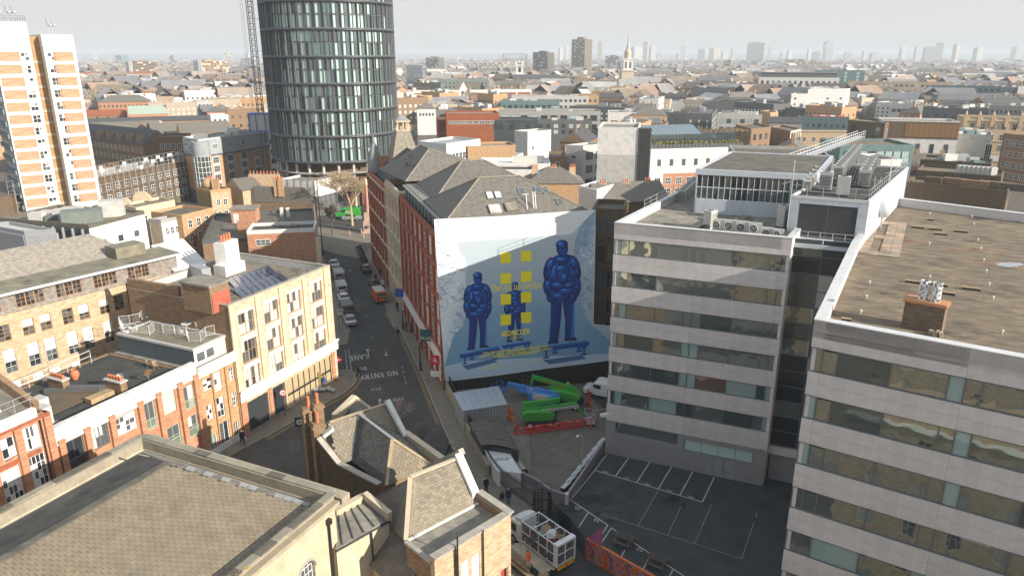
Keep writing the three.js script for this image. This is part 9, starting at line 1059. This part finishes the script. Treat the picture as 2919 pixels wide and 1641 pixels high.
// ================================================================ terrace furniture on the row of roofs
{
const chair=(n,l,xz,y,ry,m)=>{const t=thing(n,l,'chair',xz,y,ry);part('seat',new G().box(-0.22,0.42,-0.22,0.22,0.46,0.22).geom,m,t);const b=new G();for(let k=0;k<4;k++)b.box(-0.2,0.52+k*0.11,-0.25,0.2,0.59+k*0.11,-0.22);part('backrest',b.geom,m,t);for(const x of[-0.2,0.2])part('leg',new G().bar([x,0,0.25],[x,0.95,-0.25],0.025,4).bar([x,0,-0.25],[x,0.44,0.22],0.025,4).geom,m,t);};
const C3=(x,y,h)=>at(250+x/3.217,850+y/3.217,h);chair('folding_chair','upright wooden folding chair on the dark roof by the blue grey wall',C3(560,630,10.35),10.35,2.2,M.woodPale);chair('folding_chair','tilted wooden folding chair right of the upright one',C3(620,650,10.35),10.35,0.9,M.woodPale);chair('garden_chair','white chair at the back of the roof terrace by the brick wall',C3(968,250,12.42),12.42,0.4,M.whiteMetal);chair('garden_chair','white chair beside the round terrace table',C3(1015,285,12.42),12.42,1.4,M.whiteMetal);chair('garden_chair','white chair behind the right hand terrace fence',C3(850,330,12.42),12.42,2.6,M.whiteMetal);
let t=thing('garden_table','round white metal table on the roof terrace','table',C3(905,285,12.42),12.42);part('top',new G().cyl(0,0.68,0,0.55,0.55,0.04,22).geom,M.whiteMetal,t);part('leg',new G().bar([-0.35,0,0],[0.2,0.68,0],0.02).bar([0.35,0,0],[-0.2,0.68,0],0.02).bar([0,0,0.35],[0,0.68,-0.2],0.02).geom,M.whiteMetal,t);
t=thing('barbecue','rusty orange drum barbecue against the dark brick wall','barbecue',C3(815,240,12.42),12.42,0.3);part('drum',new G().geo(new THREE.CylinderGeometry(0.28,0.28,1.0,14),new THREE.Matrix4().makeRotationZ(Math.PI/2).setPosition(0,0.85,0)).geom,M.terracotta,t);part('stand',new G().bar([-0.35,0,0],[-0.35,0.7,0],0.03).bar([0.35,0,0],[0.35,0.7,0],0.03).geom,M.darkMetal,t);t=thing('barbecue','small dark kettle barbecue at the back left of the roof terrace','barbecue',C3(540,230,12.42),12.42);part('bowl',new G().sph(0,0.75,0,0.3,0.9).geom,M.darkMetal,t);for(let k=0;k<3;k++)part('leg',new G().bar([0,0.6,0],[Math.cos(k*2.1)*0.3,0,Math.sin(k*2.1)*0.3],0.02).geom,M.darkMetal,t);
const fen=(l,pts)=>{const o=C3(...pts[0],12.42),q=thing('mesh_fence',l,'fence',o,12.42),g=new G();pts.forEach((p,i)=>{const a=sub(C3(...p,12.42),o);g.bar([a[0],0,a[1]],[a[0],1.1,a[1]],0.03,4);if(i){const b=sub(C3(...pts[i-1],12.42),o);for(const y of[0.1,1.1])g.bar([b[0],y,b[1]],[a[0],y,a[1]],0.025,4);const n=Math.round(Math.hypot(a[0]-b[0],a[1]-b[1])/0.14);for(let k=1;k<n;k++)g.bar([lerp(b[0],a[0],k/n),0.1,lerp(b[1],a[1],k/n)],[lerp(b[0],a[0],k/n),1.1,lerp(b[1],a[1],k/n)],0.008,3);}});g.mesh('panel',M.whiteMetal,q);};fen('white mesh fence along the left and back edge of the roof terrace',[[340,330],[290,250],[385,240],[480,220],[505,190],[640,170]]);fen('white mesh fence zigzagging along the right edge of the roof terrace',[[800,330],[905,350],[925,395],[1035,400],[1085,350],[1165,330]]);fen('low white rail across the middle of the roof terrace',[[340,330],[450,320],[565,340],[610,300],[690,320],[795,330]]);
t=thing('roof_clutter','heap of white sheets and folded chairs at the left of the roof terrace','clutter',C3(375,300,12.42),12.42);const cg=new G();for(let k=0;k<18;k++)cg.bx(rr(-0.9,0.9),rr(0.05,0.5),rr(-0.5,0.5),rr(0.3,0.9),0.03,rr(0.2,0.5),rr(0,3),rr(-0.6,0.6));stuff(cg.mesh('sheet',M.white,t));t=thing('dry_plant','dry brown plant growing at the edge of the white parapet','plant',C3(560,770,10.4),10.4);const[dg,dc]=treeGeo(1.9,4,0.7,77,6,0.008);part('stem',dg,M.twig,t);part('twigs',dc,M.twigRust,t);
t=thing('planter','wooden roof planters with bare stems behind the white parapet','planter',C3(110,920,10.4),10.4,1.1);part('box',new G().box(-1.2,0,-0.5,1.2,0.5,0.5).geom,M.woodPale,t);part('stem',new G().bar([0,0.4,0],[0.2,1.3,0.1],0.02).bar([0.5,0.4,0],[0.3,1.1,0.1],0.02).geom,M.twig,t);t=thing('flower_pot','terracotta urn on the deck by the yellow warehouse','pot',at(214,1082,10.4),10.4);part('urn',new G().lathe([[0.2,0],[0.45,0.5],[0.4,0.9],[0.25,1.0],[0.3,1.1]],14,0,0,0).geom,M.terracotta,t);
}
// ================================================================ square: fountain column, bollards, lamp posts, signs
{
let t=thing('drinking_fountain','pink granite drinking fountain column with a square stone base in the square','monument',at(1051,664));part('base',new G().box(-1.3,0,-1.3,1.3,0.6,1.3).box(-1.05,0.6,-1.05,1.05,3.2,1.05).box(-0.8,3.2,-0.8,0.8,5.2,0.8).geom,tint('pink',[0.62,0.47,0.38]),t);part('column',new G().cyl(0,5.2,0,0.42,0.3,6.6,14).geom,tint('pink',[0.6,0.3,0.22]),t);part('capital',new G().lathe([[0.3,11.8],[0.55,12.1],[0.3,12.6],[0.35,13.0],[0.25,13.3],[0.02,13.6]],12,0,0,0).geom,M.stone,t);part('basin',new G().cyl(0,1.6,1.05,0.45,0.45,0.5,12).geom,M.darkGrey,t);
let b;for(const[x,y]of[[1019,661],[1030,668],[996,672],[1036,680]]){const l='short stone bollard near the fountain column';if(!b){b=thing('bollard',l,'bollard',at(x,y),0.1,0,'bollards in the square');part('post',new G().cyl(0,0,0,0.2,0.16,1.1,10).sph(0,1.1,0,0.17).geom,tint('pink',[0.5,0.32,0.24]),b);}else copy(b,l,at(x,y),0.1);}
const lamp=(l,x,y,ytop,arm=0.9)=>{const p=at(x,y),h=heightAt(p,ytop),q=thing('street_lamp',l,'lamp post',p,0,rr(0,1));part('post',new G().cyl(0,0,0,0.12,0.07,h,8).cyl(0,0,0,0.18,0.15,1.4,10).geom,M.blackMetal,q);part('lamp_head',new G().bar([0,h,0],[arm,h+0.2,0],0.04).bx(arm,h+0.2,0,0.7,0.14,0.25).geom,M.blackMetal,q);};lamp('tall black lamp post on the left kerb by the brick building',920,728,500);lamp('black lamp post on the right pavement by the red brick block',1199,1058,980,0.6);lamp('tall lamp post in front of the wrapped scaffold',905,600,492);lamp('lamp post at the far crossroads by the hotel',613,560,480);lamp('slim post on the right pavement half way up the street',1149,940,890,0.3);
const sign=(n,l,x,y,yt,f)=>{const p=at(x,y),h=heightAt(p,yt),q=thing(n,l,'sign',p,0.1,0.25);part('post',new G().cyl(0,0,0,0.045,0.045,h,6).geom,M.darkMetal,q);f(q,h);return q;},disc=(q,h,r,m,z=0.06,nm='sign_face')=>part(nm,new G().geo(new THREE.CylinderGeometry(r,r,0.03,22),new THREE.Matrix4().makeRotationX(Math.PI/2).setPosition(0,h-r,z)).geom,m,q);
sign('no_entry_sign','red no entry sign with a white bar at the corner of the cream building',970,1075,1018,(q,h)=>{disc(q,h,0.42,M.signRed);part('bar',new G().box(-0.3,h-0.5,0.076,0.3,h-0.35,0.085).geom,M.white,q);});sign('speed_sign','round red rimmed speed sign on the pavement before the black shopfront',813,1190,1112,(q,h)=>{disc(q,h,0.4,M.signRed);disc(q,h-0.08,0.32,M.white,0.075,'white_disc');const w=part('numeral',textG('20',0.3,0.01),M.black,q);w.position.set(0,h-0.4,0.095);});sign('speed_sign','low dark framed twenty sign beside the chimney stacks',855,1230,1190,(q,h)=>{part('frame',new G().box(-0.5,h-1.2,0.04,0.5,h,0.07).geom,M.darkMetal,q);disc(q,h-0.3,0.34,M.white,0.085,'white_disc');const w=part('numeral',textG('20',0.26,0.01),M.black,q);w.position.set(0,h-0.64,0.105);});
sign('parking_sign','white square parking sign on twin posts beside the parked vans',968,950,882,(q,h)=>{part('second_post',new G().cyl(0.5,0,0,0.045,0.045,h,6).geom,M.darkMetal,q);part('sign_face',new G().box(-0.15,h-1.0,0.05,0.75,h,0.08).geom,M.white,q);const w=part('lettering',textG('S&D',0.24,0.01),M.black,q);w.position.set(0.3,h-0.35,0.085);});
const MBF=new Fac([-18,-115.3],[-9,-87.3]),hang=(n,l,s,h,w,hh,m,txt,tm,tr=0)=>{const q=thing(n,l,'sign',MBF.xz(s,0.9),h,-0.15);part('board',new G().box(-w/2,0,-0.05,w/2,hh,0.05).geom,m,q);part('bracket',new G().bar([0.5,hh*0.5,0],[1.1,hh*0.5,0],0.03).geom,M.darkMetal,q);txt.forEach((x2,i)=>{const t2=part('lettering',textG(x2,hh/txt.length*0.42,0.01),tm,q);t2.position.set(0,hh*(1-(i+0.5)/txt.length),0.055);});};hang('letting_board','teal and white to let board on the red brick wall',23.0,4.6,1.5,1.7,tint('teal',[0.03,0.14,0.16]),['','TO LET'],M.white);hang('hanging_sign','square red sign with a white emblem at the corner of the banner',29.0,3.6,1.1,1.3,M.signRed,['&'],M.white);hang('hanging_sign','pale box sign below the red one at the banner corner',29.1,1.9,1.4,0.8,M.white,[],M.black);hang('hanging_sign','blue sign on the far brick building',1.0,4,1.4,1.4,tint('liftBlue',[0.03,0.1,0.4]),[],M.white);
t=thing('rubbish_heap','pile of clear rubbish bags on the pavement by the cream corner','rubbish',at(925,1118),0.12);const rg=new G();for(let k=0;k<12;k++)rg.sph(rr(-1.2,1.2),rr(0.15,0.45),rr(-0.4,0.4),rr(0.22,0.38),0.8,8);stuff(rg.mesh('bag',M.lightGrey,t));t=thing('works_sign','yellow warning board on a post outside the cream corner shop','sign',at(912,1112),0.12);part('board',new G().box(-0.4,1.6,-0.02,0.4,2.1,0.02).box(-0.25,2.15,-0.02,0.25,2.5,0.02).geom,M.yellowPaint,t);part('post',new G().cyl(0,0,-0.05,0.04,0.04,2.4).geom,M.darkMetal,t);
t=thing('site_hoarding','dark graffiti covered site hoarding around the foot of the round tower','hoarding',at(870,590));const h0=at(870,590),h1=at(1062,582),n=22;for(let k=0;k<n;k++){const a=sub(mix2(h0,h1,k/n),h0),c=sub(mix2(h0,h1,(k+0.97)/n),h0);part('board',new G().slabq([a[0],0,a[1]],[c[0],0,c[1]],[c[0],2.5,c[1]-0.02],[a[0],2.5,a[1]-0.02],0.05).geom,tint('darkGrey',[rr(0.03,0.14),rr(0.02,0.06),rr(0.04,0.16)]),t);}
bld('street_wall','dark brick side street front with a rear yard behind the slate school','building',{p:[[300,1075],[420,1030]],h:4,depth:6,wm:M.brownBrick,rm:M.felt});
}
// ================================================================ people
{
function figure(pose){
const N=64,S2=1.95,cell=S2/N,J=(x,y,z)=>V(x,y,z),w=pose==='walk'?1:0.12,hip=0.92,L={};
const sk=(list,inflate)=>{const mc=new MarchingCubes(N,new THREE.MeshStandardMaterial(),false,false,60000);mc.isolation=0;for(let k=0;k<N;k++)for(let j=0;j<N;j++)for(let i=0;i<N;i++){const p=V((i-N/2)*cell,j*cell-0.06,(k-N/2)*cell);let f=9;for(const[a,b,ra,rb]of list){const ab=V().subVectors(b,a),t=Math.max(0,Math.min(1,V().subVectors(p,a).dot(ab)/ab.lengthSq())),d=p.distanceTo(a.clone().addScaledVector(ab,t))-lerp(ra,rb,t)-inflate,h=Math.max(0,Math.min(1,0.5+(d-f)/0.06));f=lerp(d,f,h)-0.03*h*(1-h);}mc.field[i+j*N+k*N*N]=-f;}mc.update();const n=mc.count,g=new THREE.BufferGeometry(),pa=new Float32Array(n*3);for(let v=0;v<n;v++){pa[v*3]=mc.positionArray[v*3]*S2/2;pa[v*3+1]=(mc.positionArray[v*3+1]+1)*S2/2-0.06;pa[v*3+2]=mc.positionArray[v*3+2]*S2/2;}g.setAttribute('position',new THREE.BufferAttribute(pa,3));g.setAttribute('normal',new THREE.BufferAttribute(mc.normalArray.slice(0,n*3),3));return g;};
const legs=[-1,1].map((s)=>{const f=s*w,h=J(s*0.09,hip,0),k=J(s*0.1,0.5,f*0.22+0.04),a=J(s*0.1,f<0?0.16:0.09,f*0.36-(f<0?0.08:0));return[[h,k,0.085,0.058],[k,a,0.058,0.042],[a,J(a.x,a.y-0.05,a.z+0.15),0.045,0.035]];}),arms=[-1,1].map((s)=>{const sh=J(s*0.19,1.42,0),e=J(s*0.25,1.13,-s*w*0.14),hd=J(s*0.24,0.88,-s*w*0.2+0.14);return[[sh,e,0.055,0.042],[e,hd,0.042,0.03],[hd,J(hd.x,hd.y-0.09,hd.z+0.02),0.034,0.022]];});
const torso=[[J(0,0.95,0),J(0,1.2,0),0.13,0.13],[J(-0.12,1.38,0),J(0.12,1.38,0),0.11,0.11],[J(0,1.2,0),J(0,1.4,0),0.13,0.12],[J(0,1.4,0),J(0,1.55,0.01),0.055,0.055]],head=[[J(0,1.6,0.01),J(0,1.67,0),0.085,0.095],[J(0,1.6,0.09),J(0,1.63,0.1),0.015,0.012],[J(-0.09,1.63,0),J(0.09,1.63,0),0.02,0.02]];
return{body:sk([...torso,...head,...legs.flat(),...arms.flat()],0),coat:sk([...torso.slice(0,3),[J(0,0.95,0),J(0,0.82,0),0.15,0.16],...arms.map((a)=>a.slice(0,2)).flat()],0.022),legs:sk(legs.map((a)=>a.slice(0,2)).flat(),0.016),hair:sk([[J(0,1.69,-0.03),J(0,1.66,-0.045),0.09,0.085]],0.012),shoes:sk(legs.map((a)=>a[2]),0.018)};
}
const P={walk:figure('walk'),stand:figure('stand')};mat('skin',[0.45,0.27,0.19],{roughness:0.6});const cl={black:[0.015,0.015,0.018],navy:[0.02,0.03,0.07],grey:[0.12,0.12,0.13],green:[0.03,0.05,0.03],blue:[0.03,0.12,0.45],orange:[0.75,0.14,0.03],lime:[0.45,0.6,0.05],brown:[0.1,0.06,0.03],white:[0.6,0.6,0.58],denim:[0.06,0.12,0.2]},cm={};for(const k in cl)cm[k]=mat('cloth_'+k,cl[k],{roughness:0.95});
const person=(label,xz,ry,pose,coat,legs,hair='brown',y=0.12)=>{const t=thing('person',label,'person',xz,y,ry),g=P[pose];part('body',g.body,M.skin,t);part('coat',g.coat,cm[coat],t);part('trousers',g.legs,cm[legs],t);part('shoes',g.shoes,cm.black,t);if(hair)part('hair',g.hair,cm[hair],t);return t;};
{const t=person('person in a dark coat carrying a pale bag by the white doors',at(692,1268),0.6,'walk','black','black');part('bag',new G().bx(0.3,0.72,0.2,0.12,0.3,0.35).geom,M.white,t);}
person('person in black crossing the street just below the painted lettering',at(1022,1074),2.2,'walk','black','black','brown',0);person('person in dark clothes walking near the kerb by the doorway group',at(1135,964),0.3,'walk','navy','grey','brown',0.02);person('left one of two people standing at the shop door by the red brick wall',at(1158,946),1.5,'stand','black','grey');person('right one of two people standing at the shop door by the red brick wall',at(1171,948),-1.2,'stand','grey','black');person('person in dark clothes far up the right pavement, left of a pair',at(1084,789),0.4,'walk','black','navy');person('person in a grey coat far up the right pavement, right of a pair',at(1094,788),0.5,'walk','grey','black');person('person walking between the taxi and the black car',at(1071,802),0.2,'walk','black','black','brown',0);person('person in a pale jacket beside the black car',at(1093,822),0.3,'walk','white','grey');person('person in black leaning by the shopfronts beyond the orange van',at(1133,888),0.2,'stand','black','black');
person('person in a dark green jacket striding on the road edge behind the school roof',at(1280,1302),0.9,'walk','green','black');{const t=person('person in dark clothes with a pale rucksack beside the fence bend',at(1386,1406),0.5,'stand','black','black');part('rucksack',new G().bx(0,1.25,-0.22,0.3,0.42,0.18).geom,M.lightGrey,t);}{person('bald person in a navy jacket and jeans standing by the palisade fence',at(1449,1438),0.2,'stand','navy','denim',null);const s=thing('suitcase','small black wheeled case behind the bald person','suitcase',at(1431,1424),0.12,0.5);part('case',new G().bx(0,0.35,0,0.4,0.55,0.25).geom,M.black,s);part('handle',new G().bar([0,0.6,0],[0.1,0.95,0],0.02).geom,M.darkMetal,s);}
person('person in a bright blue coat outside the cream corner shop',at(925,1107),2.4,'stand','blue','grey');person('worker in a lime vest standing on the plinth by the black hoarding',E4(1730,292,0.05),0.2,'stand','lime','black','brown',0.05);person('worker in an orange jacket and white trousers on the trailer boards',F5(525,1335,0.7),0.9,'stand','orange','white','brown',0.68);person('person in a lime jacket at the far crossroads by the hotel',at(486,556),0.5,'walk','lime','navy');
}
{
const lm=[['the spire church',/^spire_church/],['the round tower',/^round_tower/],['the white church tower',/^church_tower/],['the arched hall',/^arched_hall/],['the long white office',/^office_slab$/],['the rust clad blocks',/^rust_clad/],['the ornate white building',/^ornate_building$/],['the green roofed hall',/^green_roof_hall/],['the hotel',/^hotel/],['the council tower',/^tower_block$/],['the tan brick office',/^brick_office/],['the black clad block',/^dark_block$/],['the blue grey office',/^glass_building_002/],['the Victorian corner building',/^ornate_building_001/],['the olive flats',/^olive_block$/],['the gasholder',/^gasholder/]].map(([n,re])=>[n,scene.children.find((o)=>re.test(o.name))]).filter((q)=>q[1]);
const scr=(o)=>[o.position.x/-o.position.z,40/-o.position.z*3],ord=ORD,sets={};
for(const o of scene.children){const far=o.userData.group==='far rooftops between the named buildings',sky=/^skyscraper/.test(o.name),pt=/^park_tree/.test(o.name);if(!far&&!sky&&!pt)continue;const p=scr(o);let w=sky?(p[0]<-0.05?'on the left horizon':p[0]<0.22?'behind the spire':p[0]<0.45?'right of the spire':'on the far right horizon'):'near '+lm.map(([n,q])=>[n,Math.hypot(scr(q)[0]-p[0],scr(q)[1]-p[1])]).sort((a,b)=>a[1]-b[1])[0][0];const k=sky?'hazy pale skyscraper':pt?'bare brown park tree':o.userData.label.replace(' among the far rooftops','');(sets[k+'|'+w]??=[]).push(o);}
for(const key in sets){const[k,w]=key.split('|');sets[key].sort((a,b)=>scr(a)[0]-scr(b)[0]).forEach((o,i,A)=>{o.userData.label=A.length===1?`${k} ${w}`:i===A.length-1&&i>1?`rightmost ${k} ${w}`:`${k} ${w}, ${ord[i] ?? 'late'} from the left`;});}
}
scene.traverse((o)=>{if(o.isMesh){o.castShadow=o.receiveShadow=true;}delete o.userData.at;delete o.userData.y0;});
camera.far=30000;camera.updateProjectionMatrix();
renderer.render(scene,camera);
